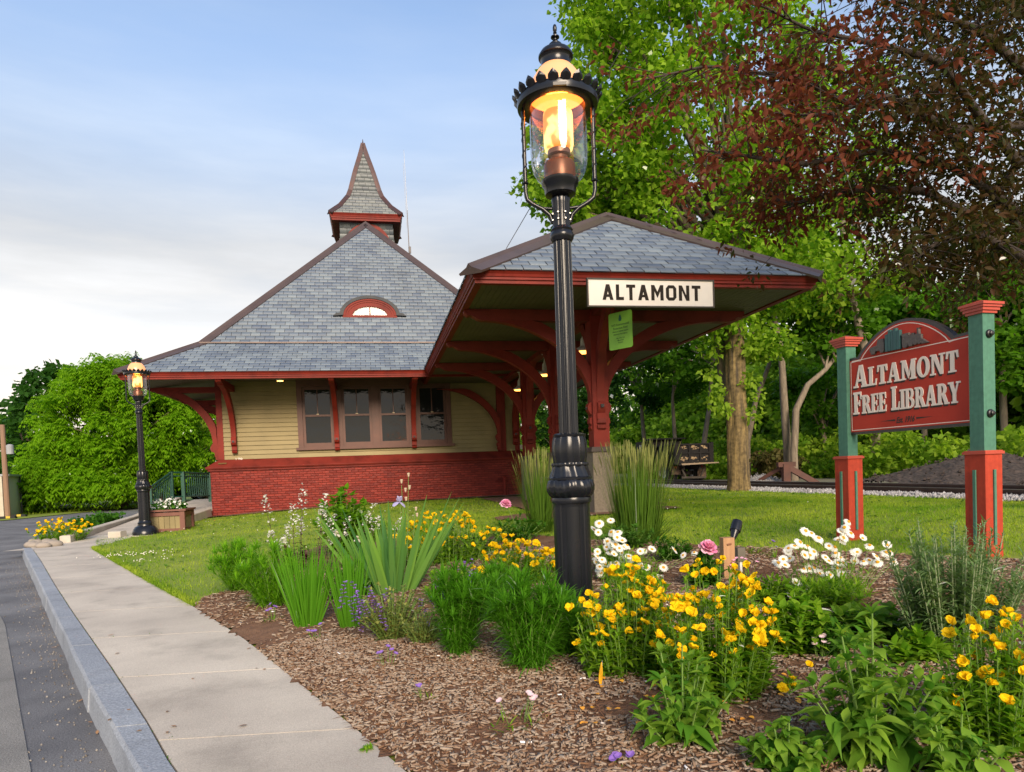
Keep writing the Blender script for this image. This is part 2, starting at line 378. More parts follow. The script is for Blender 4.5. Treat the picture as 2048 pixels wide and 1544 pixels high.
# bark mulch bed
BEDPX = [(390, 1207), (432, 1196), (478, 1182), (520, 1150), (560, 1118), (640, 1098), (760, 1088), (900, 1080), (1050, 1072), (1200, 1086), (1330, 1096), (1430, 1100), (1530, 1104), (1700, 1110), (1880, 1120), (2048, 1128)]
BED = [ground(*p) for p in BEDPX]
BED = [(p[0], p[1]) for p in BED] + [(6.0, 3.2), (4.5, -.8), (1.35, -.8)] + [(float(xs(y)), y-.1) for y in (0.3, 1.2, 2.28, 2.91, 3.58, 4.57, 5.83)]
mulch_c = mat('mulch', (0.11, 0.05, 0.025), (0.22, 0.115, 0.06), rough=0.95, scale=9, bump=1.0, bscale=60, detail=8)
def bed_z(x, y): return gh(x, y)+0.012+0.03*vnoise(x, y, 2.2, 1)*np.clip((x-xs(y))/.25, 0, 1)+0.012*vnoise(x, y, 9, 2)-.02*np.clip(1-(x-xs(y))/.1, 0, 1)
gridmesh('mulch_bed', np.arange(-2.2, 6.2, .06), np.arange(-.8, 9.6, .06), bed_z, mulch_c, mask=lambda x, y: inpoly(x, y, BED))
# bare bark strip round the foot of the building
def strip_z(x, y): return gh(x, y)+.015+.02*vnoise(x, y, 3, 5)
gridmesh('bark_strip', np.arange(-4.9, 5.2, .12), np.arange(17.4, 19.4, .12), strip_z, mulch_c, mask=lambda x, y: (y > 17.95-.04*x+.35*vnoise(x, y, 1.2, 8)) | (x < -4.25))
gridmesh('bark_strip', np.arange(1.4, 6.2, .1), np.arange(9.3, 17.4, .12), strip_z, mulch_c, mask=lambda x, y: ((x-3.35)**2/2.2+(y-10.5)**2/.5 < .7+.5*vnoise(x, y, 1.5, 3)) | ((x > 2.6) & (x < 5) & (y > 11.2)))
# track bed of crushed stone
stone = mat('crushed_stone', (0.34, 0.335, 0.34), (0.20, 0.195, 0.20), rough=0.95, scale=40, bump=1.0, bscale=45, detail=6)
def ball_z(x, y): return .27+.03*vnoise(x, y, 6, 3)+.035*np.clip((x-8.4)/.4, 0, 1)
gridmesh('ballast', np.arange(8.15, 12.3, .12), np.arange(4, 42, .2), ball_z, stone, mask=lambda x, y: x > 8.62-.03*(y-7.7)+.12*vnoise(x, y, 2, 4))
yard = mat('yard_dirt', (0.16, 0.14, 0.11), (0.10, 0.11, 0.05), rough=0.95, scale=1.2, bump=0.6, bscale=30)
mb = MB(); mb.add([(11.6, -20, .308), (70, -20, .308), (70, 60, .308), (11.6, 60, .308)], [(0, 1, 2, 3)]); o = mb.build('yard', yard); o['kind'] = 'structure'
# far verge across the road
mb = MB(); mb.add([(-60, 25.1, -.115), (-13.05, 27.3, -.115), (-11.85, 34.3, -.115), (-9.3, 33.6, -.115), (-8.5, 40, -.115), (-9, 90, -.115), (-60, 90, -.115)], [tuple(range(7))])
o = mb.build('verge', soil); o['kind'] = 'structure'

# ---- grass blades on the lawn (uncountable)
grassm = leafmat('grass', [(0.10, 0.25, 0.010), (0.16, 0.33, 0.012), (0.23, 0.41, 0.014), (0.30, 0.45, 0.025), (0.42, 0.49, 0.06)], trans=0.5, patch=.6, pscale=.9)
def scatter(n, x0, x1, y0, y1, keep):
    x = rng.uniform(x0, x1, n); y = rng.uniform(y0, y1, n); k = keep(x, y); return x[k], y[k]
def on_lawn(x, y):
    b = (x > xs(y)+.02) & (x < 8.75-.03*(y-7.7)) & ~inpoly(x, y, BED) & ~((y > 18.1-.04*x) & (x > -4.9) & (x < 4.4))
    return b & ~(((x-3.35)**2/2.2+(y-10.5)**2/.5 < .9)) & ~((x > 2.6) & (x < 5) & (y > 11.2)) & ~((np.abs(x+4.39) < .2) & (np.abs(y-14.12) < .2))
def blades(n, x0, x1, y0, y1, L, Wd):
    x, y = scatter(n, x0, x1, y0, y1, on_lawn); N = len(x)
    patch = vnoise(x, y, 1.3, 11)
    d = rdir(N, .35, 1); d[:, 2] += .5
    return np.stack([x, y, gh(x, y)-.002], 1), d, L*rng.uniform(.5, 1.2, N)*(.7+.6*patch), Wd*rng.uniform(.7, 1.3, N)
mb = MB()
for a in ((60000, -5.6, 1.5, 5.5, 18.6, .05, .0035), (90000, 1.2, 8.9, 4.2, 12, .055, .0035), (45000, 1.2, 8.9, 12, 26, .06, .006)):
    b, d, L, w = blades(*a); strips(mb, b, d, L, w, (1.0, .75, .05), droop=rng.uniform(0, .5, len(b)))
o = mb.build('grass', grassm); o['kind'] = 'stuff'
# longer ragged tufts along the pavement edge
mb = MB(); y = rng.uniform(5.9, 12.2, 5000); x = xs(y+.1)+np.abs(rng.normal(0, .05, 5000))+.0; d = rdir(5000, .2, 1); d[:, 0] -= .25; d[:, 2] += .3
strips(mb, np.stack([x, y, gh(x, y)-.005], 1), d, rng.uniform(.03, .07, 5000), .004, (1, .8, .05), droop=.3)
o = mb.build('edge_grass', grassm); o['kind'] = 'stuff'
mb = MB(); n = 9000; x = rng.uniform(-20, -9, n); y = rng.uniform(26, 38, n); k = (y > 34.1-.35*(x+11.8)*0-np.clip(-11.8-x, 0, 9)*.9) & (y < 40); x, y = x[k], y[k]; d = rdir(len(x), .4, 1)
strips(mb, np.stack([x, y, np.full(len(x), -.115)], 1), d, rng.uniform(.1, .3, len(x)), .02, (1, .8, .05), droop=.3)
o = mb.build('verge_grass', grassm); o['kind'] = 'stuff'
# white clover heads in the lawn
clov = mat('clover_white', (0.75, 0.72, 0.62), rough=.8); mb = MB()
c1 = ground(255, 1116); c2 = ground(300, 1128)
cl = [(c1[0]+rng.normal(0, .30), c1[1]+rng.normal(0, .14)) for i in range(60)] + [(c2[0]+rng.normal(0, .15), c2[1]+rng.normal(0, .12)) for i in range(16)]
xx, yy = scatter(500, -4.5, 1, 7, 17, on_lawn); cl += list(zip(xx, yy))[:60]
xx, yy = scatter(300, 2.5, 8, 9, 15, on_lawn); cl += list(zip(xx, yy))[:14]
for x, y in cl:
    s_ = rng.uniform(.005, .010); mb.lathe([(0.0, -s_), (s_*.8, -s_*.5), (s_, 0.0), (s_*.7, s_*.6), (0.0, s_*.9)], (x, y, float(gh(x, y))+rng.uniform(.04, .07)), 6)
o = mb.build('clover_flowers', clov, smooth=True); o['kind'] = 'stuff'
# wood chips on the bed (uncountable)
chipm = leafmat('wood_chip', [(.34, .28, .22), (.22, .125, .07), (.45, .39, .33), (.13, .062, .032), (.29, .18, .11), (.07, .035, .02), (.24, .13, .07), (.17, .09, .048)], trans=0, rough=.85)
def chips(n, x0, x1, y0, y1, smin, smax, keep):
    x, y = scatter(n, x0, x1, y0, y1, keep); N = len(x); z = bed_z(x, y)
    L = rng.uniform(smin, smax, N); w = L*rng.uniform(.09, .30, N); t = .0025
    a = rng.uniform(0, math.pi, N); tilt = rng.normal(0, .16, N); ca, sa = np.cos(a), np.sin(a)
    U = np.stack([ca*np.cos(tilt), sa*np.cos(tilt), np.sin(tilt)], 1); tv = rng.normal(0, .22, N)
    Vv = np.stack([-sa*np.cos(tv), ca*np.cos(tv), np.sin(tv)], 1); Nn = norm(np.cross(U, Vv)); C = np.stack([x, y, z+.004+rng.uniform(0, .008, N)], 1)
    out = []
    for su, sv, sn in ((-1,-.6,-1),(1,-1,-1),(.8,1,-1),(-1,.8,-1),(-1,-.6,1),(1,-1,1),(.8,1,1),(-1,.8,1)):
        out.append(C+U*(L/2*su)[:, None]+Vv*(w/2*sv)[:, None]+Nn*t*sn)
    V = np.stack(out, 1).reshape(-1, 3); q = np.array([(4,5,6,7),(0,1,5,4),(1,2,6,5),(2,3,7,6),(3,0,4,7)])
    F = (q[None]+(np.arange(N)*8)[:, None, None]).reshape(-1, 4); mb.add(V, F)
mb = MB(); inb = lambda x, y: inpoly(x, y, BED)
chips(42000, -1.0, 2.6, 1.2, 4.2, .008, .036, lambda x, y: inb(x, y) & (vnoise(x, y, 1.6, 21)+.45*vnoise(x, y, 6, 22) > .62)); chips(7000, -1.0, 2.6, 1.2, 4.2, .010, .045, inb); chips(15000, -1.7, 5, 3.8, 7, .02, .05, lambda x, y: inb(x, y) & (vnoise(x, y, 1.1, 21) > .33))
chips(14000, 2.4, 6, -.6, 4.4, .012, .045, lambda x, y: inb(x, y) & (vnoise(x, y, 1.6, 21) > .35))
o = mb.build('wood_chips', chipm); o['kind'] = 'stuff'
shred = mat('shredded_bark', (0.24, 0.11, 0.05), (0.09, 0.04, 0.02), rough=0.95, scale=4, island=0.6); mb = MB()
x, y = scatter(170000, -1.7, 6, -.6, 8.5, lambda x, y: inb(x, y) & (vnoise(x, y, 1.6, 21)+.45*vnoise(x, y, 6, 22) < .85)); d = rdir(len(x), -.1, .5)
strips(mb, np.stack([x, y, bed_z(x, y)+.002], 1), d, rng.uniform(.02, .06, len(x)), .0022, (1, 1, .3), droop=.15)
o = mb.build('bark_shreds', shred); o['kind'] = 'stuff'
# weeds in the lawn and in the paving joints, grit along the kerb
weedm = leafmat('weed_leaf', [(.05, .14, .012), (.09, .21, .016), (.13, .26, .02)], trans=.4); mb = MB()
x, y = scatter(420, -5.4, 1.5, 5.8, 18, on_lawn); x2, y2 = scatter(420, 1.5, 8.6, 4.5, 16, on_lawn); x, y = np.concatenate([x, x2]), np.concatenate([y, y2]); N = len(x); b = np.repeat(np.stack([x, y, gh(x, y)+.02], 1), 7, 0); d = rdir(N*7, .05, .6); strips(mb, b, d, rng.uniform(.03, .075, N*7), rng.uniform(.007, .014, N*7), OVATE, droop=.3, fold=.2)
o = mb.build('lawn_weeds', weedm); o['kind'] = 'stuff'
mb = MB(); jy = np.concatenate([rng.uniform(1.5, 12, 260), np.repeat(yj[2:], 14)+rng.normal(0, .01, 14*len(yj[2:]))]); jx = np.concatenate([np.array([float(kin(v)) for v in jy[:260]])+.002, np.array([float(kin(v)+(xs(v)-kin(v))*rng.uniform(0, 1)**2*.5) for v in jy[260:]])]); k = vnoise(jx, jy, 2.5, 61) > .5; jx, jy = jx[k], jy[k]; n = len(jx)
strips(mb, np.stack([jx, jy, np.full(n, -.004)], 1), rdir(n, .2, 1), rng.uniform(.008, .026, n), .0022, (1, .8, .1), droop=.4); o = mb.build('joint_weeds', weedm); o['kind'] = 'stuff'
mb = MB(); y = rng.uniform(1.5, 12, 900); x = np.array([float(kx(v)) for v in y])-.03-np.abs(rng.normal(0, .16, 900)); sz = rng.uniform(.002, .008, 900); oc = norm(np.array([(1,0,0),(0,1,0),(-1,0,0),(0,-1,0),(0,0,1),(0,0,-1)], float))
V = np.stack([x, y, np.full(900, ROADZ+.002)], 1)[:, None]+oc[None]*sz[:, None, None]*rng.uniform(.6, 1.3, (900, 6, 1)); q = np.array([(0,1,4),(1,2,4),(2,3,4),(3,0,4),(1,0,5),(2,1,5),(3,2,5),(0,3,5)]); mb.add(V.reshape(-1, 3), (q[None]+(np.arange(900)*6)[:, None, None]).reshape(-1, 3))
o = mb.build('road_grit', mat('grit', (.30, .28, .25), (.10, .085, .07), rough=.9, island=.9)); o['kind'] = 'stuff'
# ballast stones
mb = MB(); x, y = scatter(9000, 8.3, 9.6, 6, 24, lambda x, y: x > 8.66-.03*(y-7.7))
sz = rng.uniform(.018, .045, len(x)); C = np.stack([x, y, ball_z(x, y)+.008], 1); oc = norm(np.array([(1,0,0),(0,1,0),(-1,0,0),(0,-1,0),(0,0,1),(0,0,-1)], float))
V = C[:, None]+oc[None]*sz[:, None, None]*rng.uniform(.6, 1.2, (len(x), 6, 1)); q = np.array([(0,1,4),(1,2,4),(2,3,4),(3,0,4),(1,0,5),(2,1,5),(3,2,5),(0,3,5)])
mb.add(V.reshape(-1, 3), (q[None]+(np.arange(len(x))*6)[:, None, None]).reshape(-1, 3))
o = mb.build('ballast_stones', mat('ballast_stone', (0.46, 0.45, 0.45), (0.20, 0.19, 0.19), rough=.9, scale=3, island=.9)); o['kind'] = 'stuff'
# ================================================================== STATION BUILDING (now the library)
slate = mat('slate', (0.05, 0.075, 0.125), (0.145, 0.185, 0.225), rough=0.52, blot=.25, blscale=.9, scale=2.5, island=0.72, bump=0.25, bscale=35, spec=0.5)
slate_t = mat('tower_slate', (0.065, 0.08, 0.10), (0.15, 0.17, 0.17), rough=0.5, scale=3, island=0.7, bump=0.3, bscale=30)
under = mat('roof_underlay', (0.05, 0.05, 0.055), rough=.9)
copper = mat('dark_flashing', (0.085, 0.062, 0.058), (0.12, 0.085, 0.075), rough=0.38, scale=2, metal=0.35)
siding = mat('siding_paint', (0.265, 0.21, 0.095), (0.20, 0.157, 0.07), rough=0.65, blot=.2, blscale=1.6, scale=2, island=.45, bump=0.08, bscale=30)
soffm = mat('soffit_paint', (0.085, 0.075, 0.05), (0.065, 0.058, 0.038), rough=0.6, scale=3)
brown = mat('window_brown', (0.10, 0.033, 0.020), (0.075, 0.025, 0.016), rough=0.5, scale=4, bump=.1)
def brickmat():
    m = bpy.data.materials.new('painted_brick'); m.use_nodes = True; t = m.node_tree; L = t.links.new; b = t.nodes['Principled BSDF']
    tcn = t.nodes.new('ShaderNodeTexCoord'); sx = t.nodes.new('ShaderNodeSeparateXYZ'); cx = t.nodes.new('ShaderNodeCombineXYZ'); am = t.nodes.new('ShaderNodeMath')
    L(tcn.outputs['Object'], sx.inputs[0]); L(sx.outputs[0], am.inputs[0]); L(sx.outputs[1], am.inputs[1]); L(am.outputs[0], cx.inputs[0]); L(sx.outputs[2], cx.inputs[1])
    nd = t.nodes.new('ShaderNodeTexNoise'); nd.inputs['Scale'].default_value = 6; L(cx.outputs[0], nd.inputs['Vector'])
    va = t.nodes.new('ShaderNodeVectorMath'); va.operation = 'MULTIPLY_ADD'; va.inputs[1].default_value = (.02, .02, 0); L(nd.outputs['Color'], va.inputs[0]); L(cx.outputs[0], va.inputs[2])
    br = t.nodes.new('ShaderNodeTexBrick'); br.inputs['Scale'].default_value = 1.0; br.inputs['Brick Width'].default_value = .19; br.inputs['Row Height'].default_value = .062
    br.inputs['Mortar Size'].default_value = .006; br.inputs['Mortar Smooth'].default_value = .5; br.inputs['Bias'].default_value = 0
    br.inputs['Color1'].default_value = (0.235, 0.029, 0.019, 1); br.inputs['Color2'].default_value = (0.14, 0.016, 0.012, 1); br.inputs['Mortar'].default_value = (0.105, 0.014, 0.010, 1)
    L(va.outputs[0], br.inputs['Vector'])
    n2 = t.nodes.new('ShaderNodeTexNoise'); n2.inputs['Scale'].default_value = 9; n2.inputs['Detail'].default_value = 6; L(cx.outputs[0], n2.inputs['Vector'])
    ml = t.nodes.new('ShaderNodeMath'); ml.operation = 'MULTIPLY_ADD'; ml.inputs[1].default_value = -1.0; L(br.outputs['Fac'], ml.inputs[0]); L(n2.outputs['Fac'], ml.inputs[2])
    bp = t.nodes.new('ShaderNodeBump'); bp.inputs['Strength'].default_value = .9; bp.inputs['Distance'].default_value = .02; L(ml.outputs[0], bp.inputs['Height']); L(bp.outputs[0], b.inputs['Normal'])
    L(br.outputs['Color'], b.inputs['Base Color']); b.inputs['Roughness'].default_value = .5; b.inputs['Specular IOR Level'].default_value = .2
    MATS['painted_brick'] = m; return m
brick = brickmat()

def tiles(mb, O, u, v, n, vmax, lim, w=.24, dv=.16, t=.026):
    """courses of slates on a slope: O + u*s + v*r, courses from r=0 up; lim(r) -> (s0, s1)"""
    O, u, v, n = (np.array(x, float) for x in (O, u, v, n)); rr = 0.0; row = 0; out = []
    while rr < vmax-.02:
        r0, r1 = rr-.008, min(rr+dv+.02, vmax); a0, b0 = lim(max(rr, 0)); a1, b1 = lim(r1)
        lo, hi = min(a0, a1), max(b0, b1); s = math.floor(lo/w)*w+(row % 2)*w/2-w
        while s < hi:
            g = .006; sl, sr = s+g, s+w-g; s += w
            bl, brr = max(sl, a0), min(sr, b0); tl, tr = max(sl, a1), min(sr, b1)
            if brr-bl < .015: continue
            if tr < tl: tl = tr = (tl+tr)/2 if a1 > a0 or b1 < b0 else tl
            dz = rng.uniform(-.002, .004); dr = rng.uniform(-.006, .006)
            out.append([(bl, r0+dr, t*.55+dz), (brr, r0+dr+rng.uniform(-.003, .003), t*.55+dz), (tr, r1, .003), (tl, r1, .003), (bl, r0+dr, 0.0), (brr, r0+dr, 0.0)])
        rr += dv; row += 1
    A = np.array(out); V = O+u*A[..., 0:1]+v*A[..., 1:2]+n*A[..., 2:3]; N = len(A)
    q = np.array([(0,1,2,3),(4,5,1,0)]); mb.add(V.reshape(-1, 3), (q[None]+(np.arange(N)*6)[:, None, None]).reshape(-1, 4))
def slope(mb, A, B, Cc, D, **k):
    """slates on the quad/triangle A,B (eave left,right seen from outside) C,D (top right, top left)"""
    A, B, Cc, D = (np.array(x, float) for x in (A, B, Cc, D)); u = norm(B-A); n = norm(np.cross(u, (D-A) if np.linalg.norm(D-A) > .1 else (Cc-A))); v = np.cross(n, u)
    vm = (D-A)@v; W = (B-A)@u; ld = (D-A)@u; rc = (Cc-A)@u
    tiles(mb, A, u, v, n, vm, lambda r: (ld*r/vm, W+(rc-W)*r/vm), **k)
    return n
def hipcap(mb, p, q, n1, n2, w=.17, h=.035):
    """folded metal cap running along a hip from p to q between slopes with normals n1, n2"""
    p, q = np.array(p, float), np.array(q, float); d = norm(q-p); V = []; up = norm(n1+n2)
    a1 = np.cross(d, n1); a1 = a1 if a1@n2 < 0 else -a1; a2 = np.cross(d, n2); a2 = a2 if a2@n1 < 0 else -a2
    for P in (p, q):
        V += [P+a1*w+n1*.005, P+a1*w+n1*h, P+a1*.035+n1*h, P+up*(h+.03), P+a2*.035+n2*h, P+a2*w+n2*h, P+a2*w+n2*.005]
    mb.add(V, [(i, i+1, i+8, i+7) for i in range(6)]+[(0, 1, 2, 3, 4, 5, 6), (13, 12, 11, 10, 9, 8, 7)])
def loop(mb, x0, x1, y0, y1, prof):
    """moulding of outline prof [(out, z)] mitred round a rectangle"""
    k = len(prof); V = []
    for sx, sy in ((-1, -1), (1, -1), (1, 1), (-1, 1)):
        for o_, z in prof: V.append(((x0 if sx < 0 else x1)+sx*o_, (y0 if sy < 0 else y1)+sy*o_, z))
    F = [(c*k+i, ((c+1) % 4)*k+i, ((c+1) % 4)*k+(i+1) % k, c*k+(i+1) % k) for c in range(4) for i in range(k)]
    mb.add(V, F)
CROWN = [(-.10, -.165), (.0, -.165), (.0, -.125), (.022, -.118), (.022, -.088), (.034, -.082), (.044, -.05), (.066, -.022), (.074, -.018), (.074, -.004), (-.10, -.004)]

LIB = thing('library_building', (0, 19, .1), 'old railway station with slate hip roof, yellow clapboards and red brick base, now a library', 'library')
EX, EY0, EY1, EZ = 5.79, 17.18, 40.0, 3.58          # eave rectangle
BX, BY0, BY1, BZ = 4.27, 18.70, 38.48, 4.51         # break between the two pitches
PZ, PY0, PY1 = 9.20, 22.97, 34.2                    # ridge
BWX, BWY, BWY1 = 4.2, 18.78, 38.0
# masonry and walls
mb = MB(); mb.box((-BWX, BWY, -.2), (BWX, BWY1, 1.30)); mb.build('brick_base', brick, LIB)
mb = MB(); loop(mb, -4.0, 4.0, 19.0, BWY1-.2, [(.0, 1.25), (.255, 1.25), (.255, 1.285), (.285, 1.295), (.305, 1.33), (.305, 1.345), (.02, 1.545), (.0, 1.545)]); mb.build('water_table', REDB, LIB)
WIN = [(-1.80, -1.15), (-.775, -.125), (.20, .855), (1.25, 1.90)]
mb = MB()
def clap(mb, x0, x1, z0=1.545, z1=3.62, y=19.0):
    z = z0
    while z < z1:
        zt = min(z+.118, z1); mb.add([(x0, y-.034, z), (x1, y-.034, z), (x1, y-.006, zt), (x0, y-.006, zt), (x0, y, z), (x1, y, z)], [(0, 1, 2, 3), (4, 5, 1, 0)]); z = zt
clap(mb, -3.88, -2.0); clap(mb, 2.1, 3.38); clap(mb, 3.62, 3.88); clap(mb, -2.0, 2.1, 1.545, 1.73)
for s in (-1, 1):                                     # side walls
    z = 1.545
    while z < 3.62:
        zt = min(z+.118, 3.62); V = [(s*4.026, 19.12, z), (s*4.026, BWY1-.2, z), (s*4.006, BWY1-.2, zt), (s*4.006, 19.12, zt), (s*4.0, 19.12, z), (s*4.0, BWY1-.2, z)]; mb.add(V, [(0, 1, 2, 3), (4, 5, 1, 0)]); z = zt
mb.box((-4.0, 19.06, 1.5), (4.0, BWY1-.2, 3.9)); mb.build('wall', siding, LIB)
mb = MB(); mb.box((-4.03, 18.965, 1.545), (-3.88, 19.115, 3.66)); mb.build('corner_board', RED, LIB); mb = MB(); mb.box((3.88, 18.965, 1.545), (4.03, 19.115, 3.66)); mb.build('corner_board', RED, LIB)
mb = MB(); mb.box((3.38, 18.93, 1.545), (3.62, 19.06, 3.66)); mb.build('pilaster', RED, LIB)
# windows: one wide casing, four double-hung windows each with two sashes
mb = MB(); mb.box((-2.0, 18.955, 3.42), (2.1, 19.05, 3.62)); mb.box((-2.06, 18.90, 1.73), (2.16, 19.05, 1.80))
for a, b in ((-2.0, -1.87), (-1.08, -.845), (-.055, .13), (.925, 1.18), (1.97, 2.1)): mb.box((a, 18.952, 1.80), (b, 19.05, 3.42))
mb.build('window_casing', brown, LIB)
def glassmat():
    m = bpy.data.materials.new('window_glass'); m.use_nodes = True; t = m.node_tree; b = t.nodes['Principled BSDF']; L = t.links.new
    b.inputs['Base Color'].default_value = (.012, .014, .016, 1); b.inputs['Roughness'].default_value = .03; b.inputs['Specular IOR Level'].default_value = .45; b.inputs['IOR'].default_value = 1.5
    n = t.nodes.new('ShaderNodeTexNoise'); n.inputs['Scale'].default_value = 2.2; n.inputs['Detail'].default_value = 4; tcn = t.nodes.new('ShaderNodeTexCoord'); L(tcn.outputs['Object'], n.inputs['Vector'])
    bp = t.nodes.new('ShaderNodeBump'); bp.inputs['Strength'].default_value = .30; bp.inputs['Distance'].default_value = .05; L(n.outputs['Fac'], bp.inputs['Height']); L(bp.outputs[0], b.inputs['Normal'])
    MATS['window_glass'] = m; return m
glass = glassmat()
for a, b in WIN:
    mb = MB(); x0, x1 = a-.07, b+.07
    mb.box((x0, 19.0, 1.80), (x0+.07, 19.06, 3.42)); mb.box((x1-.07, 19.0, 1.80), (x1, 19.06, 3.42)); mb.box((x0+.07, 19.0, 3.34), (x1-.07, 19.06, 3.42)); mb.box((x0+.07, 18.99, 1.80), (x1-.07, 19.06, 1.915))
    mb.box((x0+.07, 18.985, 2.62), (x1-.07, 19.05, 2.672)); mb.box(((a+b)/2-.012, 19.005, 2.672), ((a+b)/2+.012, 19.04, 3.34))
    w_ = mb.build('window', brown, LIB)
    mb = MB(); mb.box((a, 19.03, 1.915), (b, 19.045, 2.62)); mb.build('lower_pane', glass, w_)
    mb = MB(); mb.box((a, 19.018, 2.672), (b, 19.028, 3.34)); mb.build('upper_pane', glass, w_)
    mb = MB(); mb.box(((a+b)/2-.03, 18.965, 2.672), ((a+b)/2+.03, 18.985, 2.69)); mb.build('latch', mat('latch_brass', (.6, .5, .3), rough=.4), w_)
# roof
mb = MB()
e = dict(fl=(-EX, EY0, EZ), fr=(EX, EY0, EZ), bl=(-EX, EY1, EZ), br=(EX, EY1, EZ)); m_ = dict(fl=(-BX, BY0, BZ), fr=(BX, BY0, BZ), bl=(-BX, BY1, BZ), br=(BX, BY1, BZ)); p0, p1 = (0, PY0, PZ), (0, PY1, PZ)
nF = slope(mb, e['fl'], e['fr'], m_['fr'], m_['fl']); nF2 = slope(mb, m_['fl'], m_['fr'], p0, p0)
nL = slope(mb, e['bl'], e['fl'], m_['fl'], m_['bl']); nL2 = slope(mb, m_['bl'], m_['fl'], p0, p1)
nR = slope(mb, e['fr'], e['br'], m_['br'], m_['fr'], w=.5, dv=.32); nR2 = slope(mb, m_['fr'], m_['br'], p1, p0, w=.5, dv=.32)
RF = mb.build('roof', slate, LIB)
mb = MB(); V = [np.array(x, float)-(0, 0, .012) for x in (e['fl'], e['fr'], e['br'], e['bl'], m_['fl'], m_['fr'], m_['br'], m_['bl'], p0, p1)]
mb.add(V, [(0, 1, 5, 4), (1, 2, 6, 5), (2, 3, 7, 6), (3, 0, 4, 7), (4, 5, 8), (5, 6, 9, 8), (6, 7, 9), (7, 4, 8, 9)]); mb.build('roof_deck', under, RF)
mb = MB()
hipcap(mb, e['fl'], m_['fl'], nF, nL); hipcap(mb, e['fr'], m_['fr'], nF, nR); hipcap(mb, m_['fl'], p0, nF2, nL2); hipcap(mb, m_['fr'], p0, nF2, nR2); hipcap(mb, p0, p1, nL2, nR2)
mb.bar((-BX, BY0-.01, BZ+.02), (BX, BY0-.01, BZ+.02), .10, .03); mb.bar((-BX-.01, BY0, BZ+.021), (-BX-.01, BY1, BZ+.021), .10, .03)
mb.build('ridge_flashing', copper, RF)
mb = MB(); loop(mb, -EX+.08, EX-.08, EY0+.08, EY1-.08, [(o_, z+EZ) for o_, z in CROWN]); mb.build('cornice', RED, LIB)
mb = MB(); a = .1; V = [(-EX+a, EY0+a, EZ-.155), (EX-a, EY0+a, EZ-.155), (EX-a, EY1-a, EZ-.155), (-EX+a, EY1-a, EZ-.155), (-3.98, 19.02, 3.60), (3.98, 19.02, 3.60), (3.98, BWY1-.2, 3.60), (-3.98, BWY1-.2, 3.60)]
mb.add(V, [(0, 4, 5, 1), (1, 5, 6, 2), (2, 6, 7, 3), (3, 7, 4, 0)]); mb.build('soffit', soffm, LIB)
# brackets: beam under the soffit, post against the wall, arched brace and scrolled foot
def bracket_polys(reach, ztop, zbot, bh=.15, th=.16, pw=.12, c0=.25):
    """outlines in (out, z); out = 0 at the wall or post"""
    P = {}
    e0 = reach; P['beam'] = [(0, ztop-bh), (e0-.22, ztop-bh), (e0-.19, ztop-bh+.02), (e0-.16, ztop-bh+.065), (e0-.12, ztop-bh+.05), (e0-.06, ztop-bh+.05), (e0-.01, ztop-bh+.08), (e0, ztop-.05), (e0-.01, ztop), (0, ztop)]
    rx, rz = reach-.20-pw, (ztop-bh)-(zbot+.42); N = 18; cx_, cz = reach-.20, zbot+.42
    lo = [(cx_-rx*math.sin(t)**1.18, cz+rz*math.cos(t)**1.05) for t in np.linspace(0, math.pi/2, N)]
    hi = []
    for t in np.linspace(.42, math.pi/2-.04, N-3):
        x_, z_ = cx_-rx*math.sin(t)**1.18, cz+rz*math.cos(t)**1.05; dx, dz = -rx*math.cos(t), -rz*math.sin(t); l_ = math.hypot(dx, dz); hi.append((max(.02, x_+dz/l_*th*1.15), min(ztop-bh, z_-dx/l_*th*1.15)))
    P['brace'] = lo+[(0.01, cz), (0.01, cz+.12)]+hi[::-1][1:]+[(cx_-.36, ztop-bh)]
    P['foot'] = [(0, zbot), (.05, zbot), (.075, zbot+.03), (.05, zbot+.06), (.085, zbot+.075), (.085, zbot+.16), (.10, zbot+.19), (.16, zbot+.22), (.185, zbot+.27), (.18, zbot+.34), (pw+.01, zbot+.42), (0, zbot+.42)]
    return P
blackm = mat('black_iron', (0.012, 0.012, 0.014), rough=.4)
def bracket(parent, base, out, side, wid=.13, name='bracket', **k):
    P = bracket_polys(**k); b3 = np.array(base, float); o3 = np.array(out, float); s3 = np.array(side, float); mb = MB()
    for key, sc_ in (('beam', 1.0), ('brace', .92), ('foot', .96)):
        mb.prism(P[key], b3, o3, (0, 0, 1), -wid/2*sc_, wid/2*sc_)
    ob = mb.build(name, RED, parent); shade(ob, 25)
    mb = MB(); c = b3+o3*.19+np.array((0, 0, k['zbot']+.30)); mb.bar(c-o3*.02, c+o3*.012, .045, .045); mb.build('bolt', blackm, ob)
    return ob
for x in (-3.6, -1.0, 1.05, 3.87): bracket(LIB, (x, 18.93, 0), (0, -1, 0), (1, 0, 0), reach=1.62, ztop=3.45, zbot=1.70)
for y in (19.1, 22.2, 25.4, 28.6): bracket(LIB, (-4.04, y, 0), (-1, 0, 0), (0, 1, 0), wid=.15, reach=1.62, ztop=3.45, zbot=1.55)
for y in (22.2, 25.4): bracket(LIB, (4.04, y, 0), (1, 0, 0), (0, 1, 0), wid=.15, reach=1.62, ztop=3.45, zbot=1.55)
